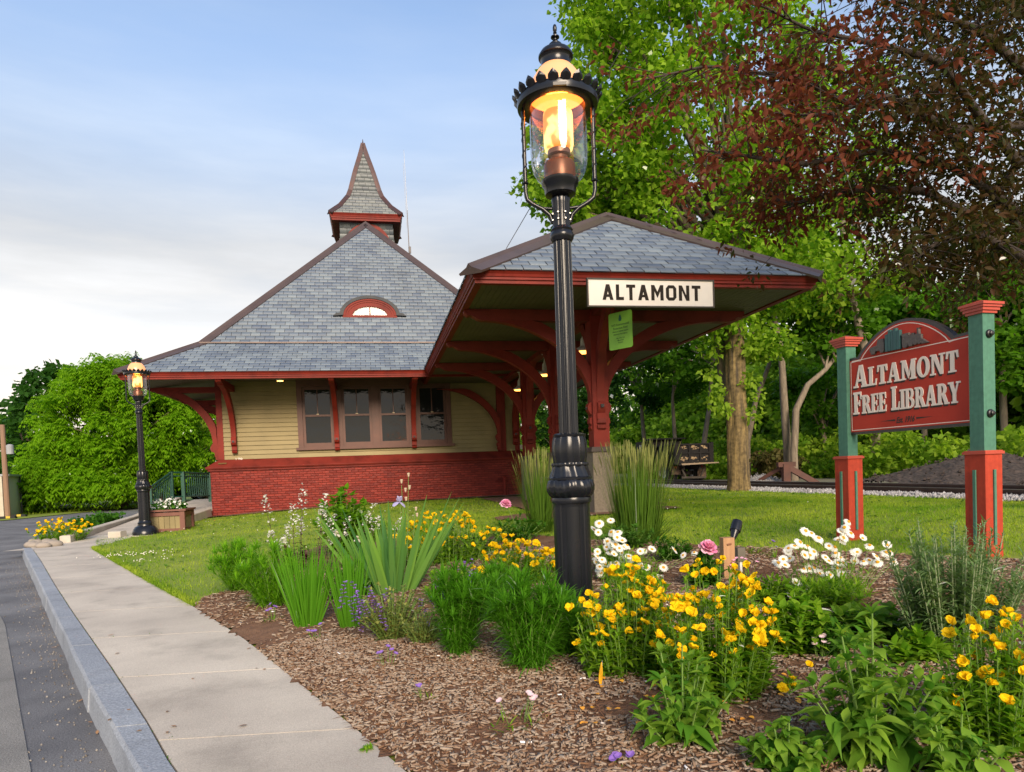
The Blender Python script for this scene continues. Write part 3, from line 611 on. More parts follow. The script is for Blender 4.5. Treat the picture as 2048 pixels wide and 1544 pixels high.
# small things on the wall
warm = emit('warm_bulb', (1.0, .45, .10), 3.2)
mb = MB(); c = aty(560, 756, 17.9); mb.lathe([(.085, 0), (.10, .03), (.10, .05)], (c[0], c[1], 3.435), 20)
o = mb.build('soffit_light', mat('light_trim', (.5, .48, .4)), LIB); mb = MB(); mb.lathe([(.0, 0), (.075, 0.0), (.075, .02)], (c[0], c[1], 3.428), 20); mb.build('lit_lens', warm, o)
mb = MB(); c = aty(1042, 894, 18.97); mb.box((c[0]-.04, 18.90, c[2]-.06), (c[0]+.04, 18.975, c[2]+.06)); mb.build('outlet_box', mat('outlet_grey', (.5, .48, .42)), LIB)
mb = MB(); c = aty(1010, 980, 18.6); mb.tube([(c[0], 18.6, .1), (c[0], 18.6, .80)], .045, 14); mb.tube([(c[0], 18.6, .74), (c[0], 18.6, .80), (c[0], 18.6, .84)], (.075, .075, .03), 14); mb.build('vent_pipe', RED, LIB)
mb = MB(); c = aty(444, 930, 18.75); mb.bar((c[0]-.1, 18.80, 1.445), (c[0]+.1, 18.80, 1.445), .01, .05, up=(0, .83, .55)); mb.build('brass_plate', mat('plate_brass', (.28, .2, .08), rough=.4, metal=.5), LIB)
# half-round window in the roof
DX, DY, DZ = .012, 19.50, 5.40
def arch(a, b, n=28): return [(a*math.cos(t), b*math.sin(t)) for t in np.linspace(0, math.pi, n)]
mb = MB(); mb.prism(arch(.66, .44), (DX, DY+.02, DZ+.02), (1, 0, 0), (0, 0, 1), -1.2, 0)
EYB = mb.build('eyebrow_dormer', slate, LIB)
mb = MB()
hood = [(-1.0, -.02)] + [(x*1.0, y) for x, y in [(-.90, .06)]+[(p_[0], p_[1]) for p_ in arch(.82, .535)[::-1]][1:-1]+[(.90, .06)]] + [(1.0, -.02)]
hin = [(p_[0], p_[1]) for p_ in arch(.72, .455)]
mb.prism(hood+hin, (DX, DY-.03, DZ+.03), (1, 0, 0), (0, 0, 1), -1.0, .05); mb.build('hood', mat('hood_slate', (.03, .033, .04), (.05, .055, .06), rough=.7), EYB)
for k, (a0, b0, a1, b1, d) in enumerate(((.72, .455, .66, .405, .03), (.66, .405, .60, .355, .012), (.60, .355, .47, .245, -.002))):
    mb = MB(); mb.prism(arch(a0, b0)+arch(a1, b1)[::-1], (DX, DY, DZ+.03), (1, 0, 0), (0, 0, 1), -.1, d+.03); mb.build('arch_trim', RED, EYB)
mb = MB(); mb.box((DX-.74, DY-.05, DZ-.03), (DX+.74, DY+.1, DZ+.03)); mb.box((DX-.012, DY-.02, DZ+.03), (DX+.012, DY+.02, DZ+.27)); mb.build('dormer_sill', RED, EYB)
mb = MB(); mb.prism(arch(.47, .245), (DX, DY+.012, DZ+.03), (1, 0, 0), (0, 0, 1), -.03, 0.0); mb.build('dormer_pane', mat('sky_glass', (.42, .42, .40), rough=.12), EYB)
# bell tower with a flared spire
TY, TW = 27.3, .98
TWR = None
mb = MB()
for s_, (ux, uy) in enumerate(((1, 0), (0, 1), (-1, 0), (0, -1))):
    n_ = np.array((uy, -ux, 0.)); u_ = np.array((ux, uy, 0.)); c_ = np.array((0.03, TY, 8.4))
    A = c_+n_*(TW+.14)-u_*(TW+.14); B = c_+n_*(TW+.14)+u_*(TW+.14); up = np.array((0, 0, 1.6)); Cc = c_+n_*TW+u_*TW+up; D = c_+n_*TW-u_*TW+up
    slope(mb, A, B, Cc, D, w=.26, dv=.2, t=.02); slope(mb, D, Cc, Cc+(0, 0, .75), D+(0, 0, .75), w=.26, dv=.2, t=.02)
TWR = mb.build('bell_tower', slate_t, LIB)
mb = MB(); mb.box((.03-TW+.02, TY-TW+.02, 8.3), (.03+TW-.02, TY+TW-.02, 10.7)); mb.build('tower_core', under, TWR)
TE, TEZ = 1.32, 10.66
mb = MB(); loop(mb, .03-TE+.08, .03+TE-.08, TY-TE+.08, TY+TE-.08, [(o_*1.1, TEZ+z*1.55) for o_, z in CROWN]); mb.build('tower_cornice', RED, TWR)
mb = MB(); mb.box((.03-TE+.1, TY-TE+.1, TEZ-.25), (.03+TE-.1, TY+TE-.1, TEZ-.24)); mb.build('tower_soffit', REDB, TWR)
mb = MB(); mb.prism(arch(.84, .84, 36)+arch(.72, .72, 36)[::-1], (.06, TY-TW-.0, 9.54), (1, 0, 0), (0, 0, 1), -.05, .06); mb.box((.0, TY-TW-.08, 10.26), (.13, TY-TW, 10.44)); mb.build('louvre_arch', RED, TWR)
mb = MB(); mb.prism(arch(.72, .72, 36), (.06, TY-TW-.005, 9.54), (1, 0, 0), (0, 0, 1), -.05, .02); mb.build('louvre', blackm, TWR)
mb = MB()
for k in range(6): zz = 9.59+k*.11; hw = math.sqrt(max(.70**2-(zz-9.54)**2, .01)); mb.bar((.06-hw, TY-TW-.04, zz), (.06+hw, TY-TW-.04, zz), .012, .08, up=(0, .6, .8))
mb.build('louvre_slats', mat('louvre_dark', (.07, .035, .025)), TWR)
SP = [(1.32, 0), (.955, .40), (.665, .86), (.575, 1.12), (.485, 1.48), (.39, 1.85), (.29, 2.2), (.20, 2.5), (.10, 2.86), (.035, 3.12)]
mb = MB(); mc_ = MB()
for s_, (ux, uy) in enumerate(((1, 0), (0, 1), (-1, 0), (0, -1))):
    n_ = np.array((uy, -ux, 0.)); u_ = np.array((ux, uy, 0.)); n2_ = u_; c_ = np.array((0.03, TY, TEZ))
    for (h0, z0), (h1, z1) in zip(SP[:-2], SP[1:-1]):
        A = c_+n_*h0-u_*h0+(0, 0, z0); B = c_+n_*h0+u_*h0+(0, 0, z0); Cc = c_+n_*h1+u_*h1+(0, 0, z1); D = c_+n_*h1-u_*h1+(0, 0, z1)
        slope(mb, A, B, Cc, D, w=.24, dv=.165, t=.02)
    for (h0, z0), (h1, z1) in zip(SP[:-1], SP[1:]):
        p = c_+n_*h0+u_*h0+(0, 0, z0); q = c_+n_*h1+u_*h1+(0, 0, z1); sl = norm(np.array((0, 0, h0-h1))+n_*(z1-z0)); sl2 = norm(np.array((0, 0, h0-h1))+u_*(z1-z0))
        hipcap(mc_, p, q, sl, sl2, w=.12 if h0 < 1 else .15, h=.03)
SPI = mb.build('spire', slate_t, TWR)
mc_.tube([(.03, TY, TEZ+2.82), (.03, TY, TEZ+3.0), (.03, TY, TEZ+3.3)], (.085, .05, .008), 8); mc_.build('spire_flashing', mat('copper_brown', (.085, .038, .03), (.06, .042, .042), rough=.4, metal=.3), TWR)
mb = MB(); c_ = np.array((.03, TY, TEZ)); k = len(SP); V = []
for h_, z_ in SP: V += [c_+(sx*h_*.985, sy*h_*.985, z_-.012) for sx, sy in ((-1, -1), (1, -1), (1, 1), (-1, 1))]
mb.add(V, [(4*i+j, 4*i+(j+1) % 4, 4*i+4+(j+1) % 4, 4*i+4+j) for i in range(k-1) for j in range(4)]+[(36, 37, 38, 39)]); mb.build('spire_deck', under, TWR)

# ================================================================== PLATFORM CANOPY
CAN = thing('platform_canopy', (3.5, 10.4, .25), 'open slate-roofed platform canopy on red bracketed posts joined to the station', 'canopy')
cx0, cx1, cy0, cy1, CZ, RZ, RX = 1.28, 6.36, 8.78, 20.6, 3.605, 5.12, 3.90
ry0 = 10.85
mb = MB(); a_, b_, c_, d_ = (cx0, cy0, CZ), (cx1, cy0, CZ), (cx0, cy1, CZ), (cx1, cy1, CZ); r0, r1 = (RX, ry0, RZ), (RX, cy1, RZ)
n1 = slope(mb, a_, b_, r0, r0, w=.238, dv=.165); n2 = slope(mb, c_, a_, r0, r1); n3 = slope(mb, b_, d_, r1, r0, w=.5, dv=.33)
CRF = mb.build('canopy_roof', slate, CAN)
mb = MB(); V = [np.array(x, float)-(0, 0, .012) for x in (a_, b_, d_, c_, r0, r1)]; mb.add(V, [(0, 1, 4), (1, 2, 5, 4), (3, 0, 4, 5)]); mb.build('roof_deck', under, CRF)
mb = MB(); hipcap(mb, a_, r0, n1, n2, w=.2); hipcap(mb, b_, r0, n1, n3, w=.2); hipcap(mb, r0, r1, n2, n3, w=.2)
for P, Q in ((a_, r0), (b_, r0)):
    for t in np.linspace(.05, .95, 7): q = np.array(P)*(1-t)+np.array(Q)*t; mb.lathe([(0, .06), (.012, .062), (0, .075)], q, 6)
mb.build('ridge_flashing', copper, CRF)
mb = MB(); loop(mb, cx0+.08, cx1-.08, cy0+.08, cy1, [(o_, z+CZ+.003) for o_, z in CROWN]); mb.build('cornice', RED, CAN)
# boarded soffit, boards running front to back
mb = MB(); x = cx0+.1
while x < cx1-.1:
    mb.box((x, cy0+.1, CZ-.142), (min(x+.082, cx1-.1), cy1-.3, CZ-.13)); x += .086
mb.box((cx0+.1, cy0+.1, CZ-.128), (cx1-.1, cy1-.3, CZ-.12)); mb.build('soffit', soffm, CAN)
PX, BMZ = 3.5, CZ-.145
granit = mat('granite_post', (0.20, 0.165, 0.12), (0.12, 0.10, 0.075), rough=.8, scale=30, bump=.6, bscale=80)
def lerp_beam(y):
    mb = MB(); z1 = BMZ; z0 = BMZ-.17
    prof = [(cx0+.12, z1), (cx0+.12, z1-.06), (cx0+.17, z1-.10), (cx0+.24, z1-.095), (cx0+.28, z1-.12), (cx0+.33, z1-.15), (cx0+.40, z0), (cx1-.6, z0), (cx1-.53, z1-.15), (cx1-.48, z1-.12), (cx1-.44, z1-.095), (cx1-.37, z1-.10), (cx1-.32, z1-.06), (cx1-.32, z1)]
    mb.prism(prof, (0, y, 0), (1, 0, 0), (0, 0, 1), -.075, .075); return mb
def curved(out, z0, z1, reach, th=.15, pw=.135):
    """arched brace from the beam down to the post, out = +-1"""
    N = 16; lo = []; hi = []
    for t in np.linspace(0, 1, N):
        a = t*math.pi/2; lo.append((reach-(reach-pw)*math.sin(a)**1.12, z0+(z1-z0)*math.cos(a)**1.02))
    for t in np.linspace(.30, 1, N-3):
        a = t*math.pi/2; x = reach-(reach-pw)*math.sin(a)**1.12; z = z0+(z1-z0)*math.cos(a)**1.02
        dx = -(reach-pw)*math.cos(a); dz = -(z1-z0)*math.sin(a); l = math.hypot(dx, dz) or 1; k = th*(1.35-.35*t) if t < .9 else th
        hi.append((max(.05, x+dz/l*k*1.0), min(z1, z-dx/l*k*1.0)))
    sc = [(pw+.035, z0-.02), (pw+.06, z0-.07), (pw+.05, z0-.13), (pw+.01, z0-.19), (pw-.02, z0-.22), (pw+.03, z0-.26), (pw+.035, z0-.33), (pw+.0, z0-.36), (pw+.025, z0-.40), (pw-.01, z0-.46), (.05, z0-.46)]
    return [(out*a, b) for a, b in lo+sc+hi[::-1]]
for y in (10.41, 12.95, 15.50):
    gz = float(gh(PX, y))
    mb = MB(); mb.box((PX-.13, y-.13, 1.30), (PX+.13, y+.13, BMZ)); post = mb.build('post', RED, CAN)
    mb = MB(); mb.box((PX-.17, y-.17, gz-.15), (PX+.17, y+.17, 1.24)); mb.build('granite_pier', granit, post)
    mb = MB(); mb.box((PX-.20, y-.20, 1.235), (PX+.20, y+.20, 1.275)); mb.box((PX-.185, y-.185, 1.275), (PX+.185, y+.185, 1.31)); mb.build('pier_cap', mat('pier_cap_dark', (.05, .035, .03), rough=.6), post)
    lerp_beam(y).build('tie_beam', REDB, CAN)
    for s_, rch in ((-1, 1.78), (1, 2.0)):
        mb = MB(); pl = curved(s_, 2.02, BMZ-.17, rch); pl = pl if s_ > 0 else pl[::-1]; mb.prism(pl, (PX, y, 0), (1, 0, 0), (0, 0, 1), -.068, .068); ob = mb.build('brace', RED, CAN); shade(ob, 25)
        mb = MB(); mb.bar((PX+s_*.165, y, 1.93), (PX+s_*.21, y, 1.93), .04, .04); mb.build('bolt', blackm, ob)
    for s_ in (-1, 1):
        if s_ > 0 and y > 15: continue
        mb = MB(); pl = curved(1, 2.02, BMZ-.02, 1.05 if s_ < 0 else 1.0, th=.13); mb.prism(pl if s_ < 0 else pl[::-1], (PX, y, 0), (0, s_, 0), (0, 0, 1), -.06, .06); ob = mb.build('brace', REDB, CAN); shade(ob, 25)
        mb = MB(); mb.bar((PX, y+s_*.19, 1.95), (PX, y+s_*.225, 1.95), .05, .05); mb.build('bolt', blackm, ob)
    mb = MB()
    for zz, hh in ((1.60, .05), (1.68, .05), (1.75, .09)): mb.box((PX-.075, y-.165, zz), (PX+.075, y-.13, zz+hh))
    mb.build('pendant_block', RED, post)
mb = MB(); mb.prism(curved(-1, 2.02, BMZ-.17, 1.78)[::-1], (PX, 18.86, 0), (1, 0, 0), (0, 0, 1), -.065, .065); shade(mb.build('brace', RED, CAN), 25)
mb = MB(); mb.box((PX-.09, 8.98, BMZ-.10), (PX+.09, 18.9, BMZ-.002)); mb.build('ridge_beam', REDB, CAN)
# hanging lamps under the canopy
white_en = mat('white_enamel', (.62, .60, .55), rough=.35)
for i, (y, lab) in enumerate(((11.06, 'white pendant lamp with a lit amber underside hanging nearest the front post'), (13.76, 'middle white pendant lamp of three glowing amber under the canopy'), (16.27, 'farthest white pendant lamp under the canopy, nearest the yellow wall'))):
    L_ = thing('pendant_lamp', (PX-.02, y, 3.38), lab, 'lamp', 'pendant lamps under the canopy')
    mb = MB(); mb.lathe([(.055, .42), (.055, .46), (.02, .47), (.018, .36)], (PX, y, 2.93), 14); mb.tube([(PX, y, 3.20), (PX, y, BMZ-.05)], .012, 6); mb.build('stem', blackm if i > 5 else white_en, L_)
    mb = MB(); mb.lathe([(.165, 0), (.165, .025), (.13, .06), (.07, .09), (.058, .10), (.05, .22), (.03, .25), (.015, .30)], (PX, y, 2.93), 24); shade(mb.build('lamp_shade', white_en, L_), 40)
    mb = MB(); mb.lathe([(0, -.006), (.15, -.006), (.158, .004), (0, .004)], (PX, y, 2.925), 24); mb.build('lit_diffuser', emit('amber_glow', (1.0, .42, .07), 2.2), L_)
# ================================================================== LETTERING
def rect(a, b, c, d): return [(a, b), (c, b), (c, d), (a, d)]
def diag(x0, y0, x1, y1, t, t1=None): return [(x0, y0), (x0+t, y0), (x1+(t1 or t), y1), (x1, y1)]
def ring(cx_, cy_, rx, ry, tx, ty, a0=0, a1=360, n=20):
    out = []; T = np.linspace(R(a0), R(a1), n+1)
    for p, q in zip(T[:-1], T[1:]):
        out.append([(cx_+rx*math.cos(p), cy_+ry*math.sin(p)), (cx_+rx*math.cos(q), cy_+ry*math.sin(q)), (cx_+(rx-tx)*math.cos(q), cy_+(ry-ty)*math.sin(q)), (cx_+(rx-tx)*math.cos(p), cy_+(ry-ty)*math.sin(p))])
    return out
def octo(w, t):
    c = .2; o_ = [(c, 0), (w-c, 0), (w, c), (w, 1-c), (w-c, 1), (c, 1), (0, 1-c), (0, c)]; i_ = [(c+.06, t*.85), (w-c-.06, t*.85), (w-t, c+.06), (w-t, 1-c-.06), (w-c-.06, 1-t*.85), (c+.06, 1-t*.85), (t, 1-c-.06), (t, c+.06)]
    return [[o_[k], o_[(k+1) % 8], i_[(k+1) % 8], i_[k]] for k in range(8)]
SANS = {'A': (.84, [diag(0, 0, .29, 1, .26), diag(.58, 0, .29, 1, .26, .26), rect(.22, .19, .62, .36)]), 'L': (.60, [rect(0, 0, .25, 1), rect(.25, 0, .60, .20)]),
 'T': (.70, [rect(.225, 0, .475, .80), rect(0, .80, .70, 1)]), 'M': (.96, [rect(0, 0, .25, 1), rect(.71, 0, .96, 1), [(.25, 1), (.25, .60), (.48, .16), (.71, .60), (.71, 1), (.48, .56)]]),
 'O': (.82, octo(.82, .245)), 'N': (.84, [rect(0, 0, .25, 1), rect(.59, 0, .84, 1), [(.25, 1), (.25, .66), (.59, 0), (.59, .34)]])}
S_ = .085
SERIF = {
 'A': (.92, [diag(.05, .0, .34, 1, .13, .12), diag(.56, 0, .34, 1, .27, .24), rect(.20, .26, .62, .37), rect(-.05, -.005, .27, S_), rect(.47, -.005, .94, S_)]),
 'L': (.66, [rect(.08, 0, .33, 1), rect(0, .915, .43, 1.004), rect(0, -.004, .62, .10), [(.52, .1), (.62, .1), (.66, .34), (.58, .34)]]),
 'T': (.76, [rect(.26, 0, .51, 1), rect(.02, .90, .75, 1.004), [(.0, .66), (.09, .66), (.16, .9), (.02, .9)], [(.68, .66), (.77, .66), (.75, .9), (.61, .9)], rect(.14, -.004, .63, S_)]),
 'M': (1.06, [rect(.08, 0, .22, 1), rect(.72, 0, .98, 1), [(.10, 1), (.34, 1), (.60, .22), (.52, .05)], [(.52, .05), (.60, .22), (.74, .62), (.74, .99)], rect(-.02, -.004, .34, S_), rect(.62, -.004, 1.07, S_), rect(.0, .92, .2, 1.004), rect(.85, .92, 1.06, 1.004)]),
 'O': (.86, ring(.43, .5, .42, .52, .24, .12)),
 'N': (.94, [rect(.09, 0, .22, 1), rect(.66, 0, .80, 1), [(.10, 1), (.36, 1), (.80, .0), (.62, .0)], rect(-.02, -.004, .33, S_), rect(.55, .92, .93, 1.004), rect(0, .92, .2, 1.004)]),
 'F': (.70, [rect(.08, 0, .34, 1), rect(0, .90, .66, 1.004), rect(.3, .44, .52, .55), [(.56, .9), (.66, .9), (.69, .66), (.61, .66)], rect(.47, .36, .55, .63), rect(-.02, -.004, .46, S_)]),
 'R': (.88, [rect(.08, 0, .33, 1), rect(0, .915, .3, 1.004)]+ring(.38, .72, .36, .284, .23, .11, -90, 90, 12)+[diag(.62, 0, .36, .48, .27), rect(.28, .90, .40, 1.002), rect(.3, .438, .4, .54), rect(-.02, -.004, .45, S_), rect(.58, -.006, .95, S_)]),
 'E': (.72, [rect(.08, 0, .33, 1), rect(0, .91, .66, 1.004), rect(0, -.004, .68, .095), rect(.3, .45, .54, .56), [(.56, .91), (.66, .91), (.68, .68), (.6, .68)], [(.58, .095), (.68, .095), (.72, .33), (.63, .33)], rect(.48, .37, .56, .64)]),
 'I': (.42, [rect(.08, 0, .34, 1), rect(-.02, -.004, .44, S_), rect(-.02, .915, .44, 1.004)]),
 'B': (.82, [rect(.08, 0, .32, 1), rect(-.0, -.004, .45, .10), rect(0, .905, .45, 1.004), rect(.3, .46, .45, .55)]+ring(.44, .735, .29, .268, .2, .1, -90, 90, 12)+ring(.44, .265, .36, .268, .24, .1, -90, 90, 12)),
 'Y': (.88, [rect(.32, 0, .57, .48), diag(.32, .44, .06, 1, .26, .26), diag(.44, .44, .68, 1, .13, .12), rect(-.04, .915, .38, 1.004), rect(.58, .915, .92, 1.004), rect(.20, -.004, .70, S_)])}
def word(mb, font, text, O, u, v, x0, x1, y0, hgts, d, gap=.12):
    """letters of text between x0 and x1 along u; hgts per letter; raised d off the board"""
    W_ = [font[c][0]*h for c, h in zip(text, hgts)]; hm = max(hgts); g = gap*hm; tot = sum(W_)+g*(len(text)-1); k = (x1-x0)/tot; x = x0; i = 0
    for c, w_, h in zip(text, W_, hgts):
        for P in font[c][1]:
            i += 1; P2 = [(x+a*h*k, y0+b*h) for a, b in P]; ar = sum(P2[j][0]*P2[(j+1) % len(P2)][1]-P2[(j+1) % len(P2)][0]*P2[j][1] for j in range(len(P2)))
            if ar < 0: P2 = P2[::-1]
            mb.prism(P2, O, u, v, .0, d+.00012*(i % 9))
        x += (w_+g)*k
def textmesh(name, txt, size, m, O, u, v, parent, ext=.0008, align='CENTER', shear=0.0, xscale=1.0, offset=0.0):
    cu = bpy.data.curves.new('lettering_curve', 'FONT'); cu.body = txt; cu.size = size; cu.align_x = align; cu.extrude = ext; cu.shear = shear; cu.offset = offset; cu.resolution_u = 4
    ob = bpy.data.objects.new('tmp', cu); COL.objects.link(ob); dg = bpy.context.evaluated_depsgraph_get(); me = bpy.data.meshes.new_from_object(ob.evaluated_get(dg)); bpy.data.objects.remove(ob)
    u, v = np.array(u, float), np.array(v, float); n = np.cross(u, v); V = np.zeros(len(me.vertices)*3); me.vertices.foreach_get('co', V); V = V.reshape(-1, 3)
    V = V[:, 0:1]*u*xscale+V[:, 1:2]*v+V[:, 2:3]*n; c = V.mean(0) if len(V) else np.zeros(3)
    me.vertices.foreach_set('co', (V-c).ravel()); me.materials.clear(); me.materials.append(m)
    o = bpy.data.objects.new(name, me); COL.objects.link(o); o.location = np.array(O)+c; attach(o, parent); return o

# ---- station name board
creamm = mat('board_white', (.74, .70, .64), (.70, .65, .59), rough=.5, scale=3)
NB = thing('station_sign', (3.72, 8.68, 3.29), 'long white board reading ALTAMONT in black capitals hung on the canopy edge', 'sign')
u, v, n = np.array((1, 0, 0.)), np.array((0, 0, 1.)), np.array((0, -1., 0))
mb = MB(); mb.box((2.832, 8.665, 3.122), (4.602, 8.695, 3.462)); mb.build('board', creamm, NB)
mb = MB()
for a in (((2.812, 8.655, 3.102), (4.622, 8.70, 3.122)), ((2.812, 8.655, 3.462), (4.622, 8.70, 3.482)), ((2.812, 8.655, 3.122), (2.832, 8.70, 3.462)), ((4.602, 8.655, 3.122), (4.622, 8.70, 3.462))): mb.box(*a)
mb.build('frame', mat('frame_dark', (.035, .028, .02), rough=.6), NB)
mb = MB(); word(mb, SANS, 'ALTAMONT', (0, 8.664, 0), u, v, 3.022, 4.42, 3.196, [.205]*8, .002, gap=.20); mb.build('lettering', mat('letter_black', (.010, .008, .007), (.028, .02, .014), rough=.7, scale=40, spec=.2), NB)
mb = MB()
for x in (3.1, 4.3): mb.box((x-.03, 8.701, 3.36), (x+.03, 8.79, 3.40))
mb.build('mounting_strap', blackm, NB)
# ---- small green notice hanging below
A, B = aty(1218, 669, 9.6), aty(1264, 653, 9.25); uu = np.array((B[0]-A[0], B[1]-A[1], 0)); Wd_ = np.linalg.norm(uu); uu /= Wd_; nn = np.cross(uu, v)
GS = thing('fund_notice', ((A[0]+B[0])/2, (A[1]+B[1])/2, 2.95), 'bright green notice panel hanging below the ALTAMONT board', 'sign')
O = np.array((A[0], A[1], 2.69)); rr = .03; Hh = .53
pl = []
for cx_, cy_, a0 in ((Wd_-rr, rr, -90), (Wd_-rr, Hh-rr, 0), (rr, Hh-rr, 90), (rr, rr, 180)): pl += [(cx_+rr*math.cos(R(a0+k*22.5)), cy_+rr*math.sin(R(a0+k*22.5))) for k in range(5)]
mb = MB(); mb.prism(pl, O, uu, v, -.01, .0); mb.build('panel', mat('notice_green', (.22, .50, .035), (.19, .45, .03), rough=.4), GS)
ink = mat('notice_ink', (.02, .09, .03), rough=.6)
for k, (s_, t_) in enumerate(((.048, 'NYS Environmental'), (.048, 'Protection Fund'), (.034, 'Altamont Railway Station'), (.034, 'Altamont Free Library'), (.024, 'State of New York'), (.024, 'Office of Parks'), (.024, 'Recreation'))):
    y_ = (.335, .285, .245, .205, .15, .118, .086)[k]; textmesh('lettering', t_, s_, ink, O+uu*Wd_/2+v*y_+nn*.0012, uu, v, GS, ext=.0006, xscale=.82)
mb = MB(); mb.prism([(Wd_/2-.022, .40), (Wd_/2+.022, .40), (Wd_/2+.028, .43), (Wd_/2+.012, .48), (Wd_/2, .495), (Wd_/2-.012, .48), (Wd_/2-.028, .43)], O, uu, v, 0, .001); mb.build('emblem', mat('emblem_green', (.01, .13, .09)), GS)
mb = MB()
for t in (.04, Wd_-.04): p = O+uu*t+v*Hh; mb.tube([p, p+(0, 0, BMZ+.02-p[2])], .004, 5)
mb.build('hanger_wire', blackm, GS)

# ================================================================== LIBRARY SIGN ON TWO POSTS
LS = thing('library_sign', (4.38, 5.0, .2), 'red arched sign reading ALTAMONT FREE LIBRARY between two green posts with red bases', 'sign')
PLc, PRc = np.array((4.335, 5.66, 0)), np.array((4.455, 4.33, 0)); us = norm(PRc-PLc); ns = np.array((us[1], -us[0], 0))      # ns faces the path
teal = mat('sign_teal', (.07, .19, .13), (.058, .165, .115), rough=.6, scale=3, bump=.25, bscale=12, stretch=(12, 12, 1), speck=.10, sscale=30, spec=.3); sred = mat('sign_post_red', (.40, .046, .020), (.33, .036, .016), rough=.6, scale=3, bump=.25, bscale=12, stretch=(12, 12, 1), speck=.10, sscale=30, spec=.3); capred = mat('sign_cap_red', (.43, .062, .034), (.39, .054, .03), rough=.4)
panel_red = mat('sign_panel_red', (.47, .048, .028), (.42, .042, .025), rough=.6, scale=4, spec=.2, blot=.12, blscale=3); trimblk = mat('sign_trim_dark', (.028, .024, .026), rough=.35)
def rotbox(mb, c, hx, hy, z0, z1, ch=0.0):
    P = [c+us*a+ns*b for a, b in ((-hx, -hy), (hx, -hy), (hx, hy), (-hx, hy))]
    V = [(p[0], p[1], z0) for p in P]+[(p[0], p[1], z1) for p in P]; mb.add(V, [(0, 1, 2, 3), (7, 6, 5, 4), (0, 4, 5, 1), (1, 5, 6, 2), (2, 6, 7, 3), (3, 7, 4, 0)])
for i, (c, s_) in enumerate(((PLc, .056), (PRc, .057))):
    gz = float(gh(c[0], c[1])); mb = MB(); rotbox(mb, c, s_, s_, .9, 2.02); post = mb.build('post', teal, LS)
    mb = MB(); rotbox(mb, c, .082, .082, gz-.05, .985); sl = mb.build('base_sleeve', sred, post); mb = MB(); rotbox(mb, c, .094, .094, .985, 1.005); rotbox(mb, c, .086, .086, 1.005, 1.012); mb.build('sleeve_cap', capred, post)
    mb = MB()
    for hx, hz0, hz1 in ((.07, 2.02, 2.04), (.082, 2.04, 2.062), (.092, 2.062, 2.08), (.102, 2.08, 2.098)): rotbox(mb, c, hx, hx, hz0, hz1)
    a_ = len(mb.V); P = [c+us*a+ns*b for a, b in ((-.10, -.10), (.10, -.10), (.10, .10), (-.10, .10))]; mb.add([(p[0], p[1], 2.0985) for p in P]+[(c[0], c[1], 2.13)], [(0, 1, 4), (1, 2, 4), (2, 3, 4), (3, 0, 4)]); mb.build('post_cap', capred, post)
    mb = MB()
    for dx, dy, e1, e2 in ((0, 1, .011, .006), (0, -1, .011, .006), (1, 0, .006, .011), (-1, 0, .006, .011)):
        q = c+us*dx*.088+ns*dy*.088; P = [q+us*a*e1+ns*b*e2 for a, b in ((-1, -1), (1, -1), (1, 1), (-1, 1))]
        mb.add([(p[0], p[1], gz+.10) for p in P]+[(p[0], p[1], .87) for p in P], [(0, 1, 2, 3), (7, 6, 5, 4), (0, 4, 5, 1), (1, 5, 6, 2), (2, 6, 7, 3), (3, 7, 4, 0)])
    mb.build('base_fillet', teal, post)
    if i == 1:
        for zz in (1.285, 1.87):
            mb = MB(); q = c+us*.058+np.array((0, 0, zz)); M_ = np.array(Vector(us).to_track_quat('Z', 'Y').to_matrix())
            pr = [(.031, 0), (.031, .010), (.026, .016), (.018, .018), (.018, .030), (.012, .034), (0, .034)]; V = []; F = []
            for r_, h_ in pr:
                for k in range(16): t = 2*math.pi*k/16; V.append(q+M_ @ np.array((r_*math.cos(t), r_*math.sin(t), h_)))
            mb.add(V, [(a*16+k, a*16+(k+1) % 16, a*16+16+(k+1) % 16, a*16+16+k) for a in range(6) for k in range(16)]); shade(mb.build('bolt_head', blackm, post), 40)
def outline(m_=0.0):
    a, b, zb = .035+m_, 1.288-m_, 1.205+m_; N = 26; sh = 1.905-m_
    U0, U1, c_ = .150+m_*1.0, 1.125-m_*1.0, .66; arc = [(c_+(U1-U0)/2*math.cos(t)**1 if False else U1+(U0-U1)*k, sh+.235*(math.sin(math.pi*k)**.8)) for k, t in ((k, 0) for k in np.linspace(0, 1, N))]
    return [(a, zb), (b, zb), (b, sh+.012), (U1+.035, sh+.006)]+arc+[(U0-.035, sh+.004), (a, sh)]
OS = PLc+np.array((0, 0, 0.)); oo = lambda d: OS+ns*d
mb = MB(); mb.prism(outline(0), OS, us, v, -.04, .016); SP_ = mb.build('sign_panel', trimblk, LS); shade(SP_, 30)
mb = MB(); mb.prism(outline(.024), OS, us, v, .010, .018); mb.build('red_face', panel_red, SP_)
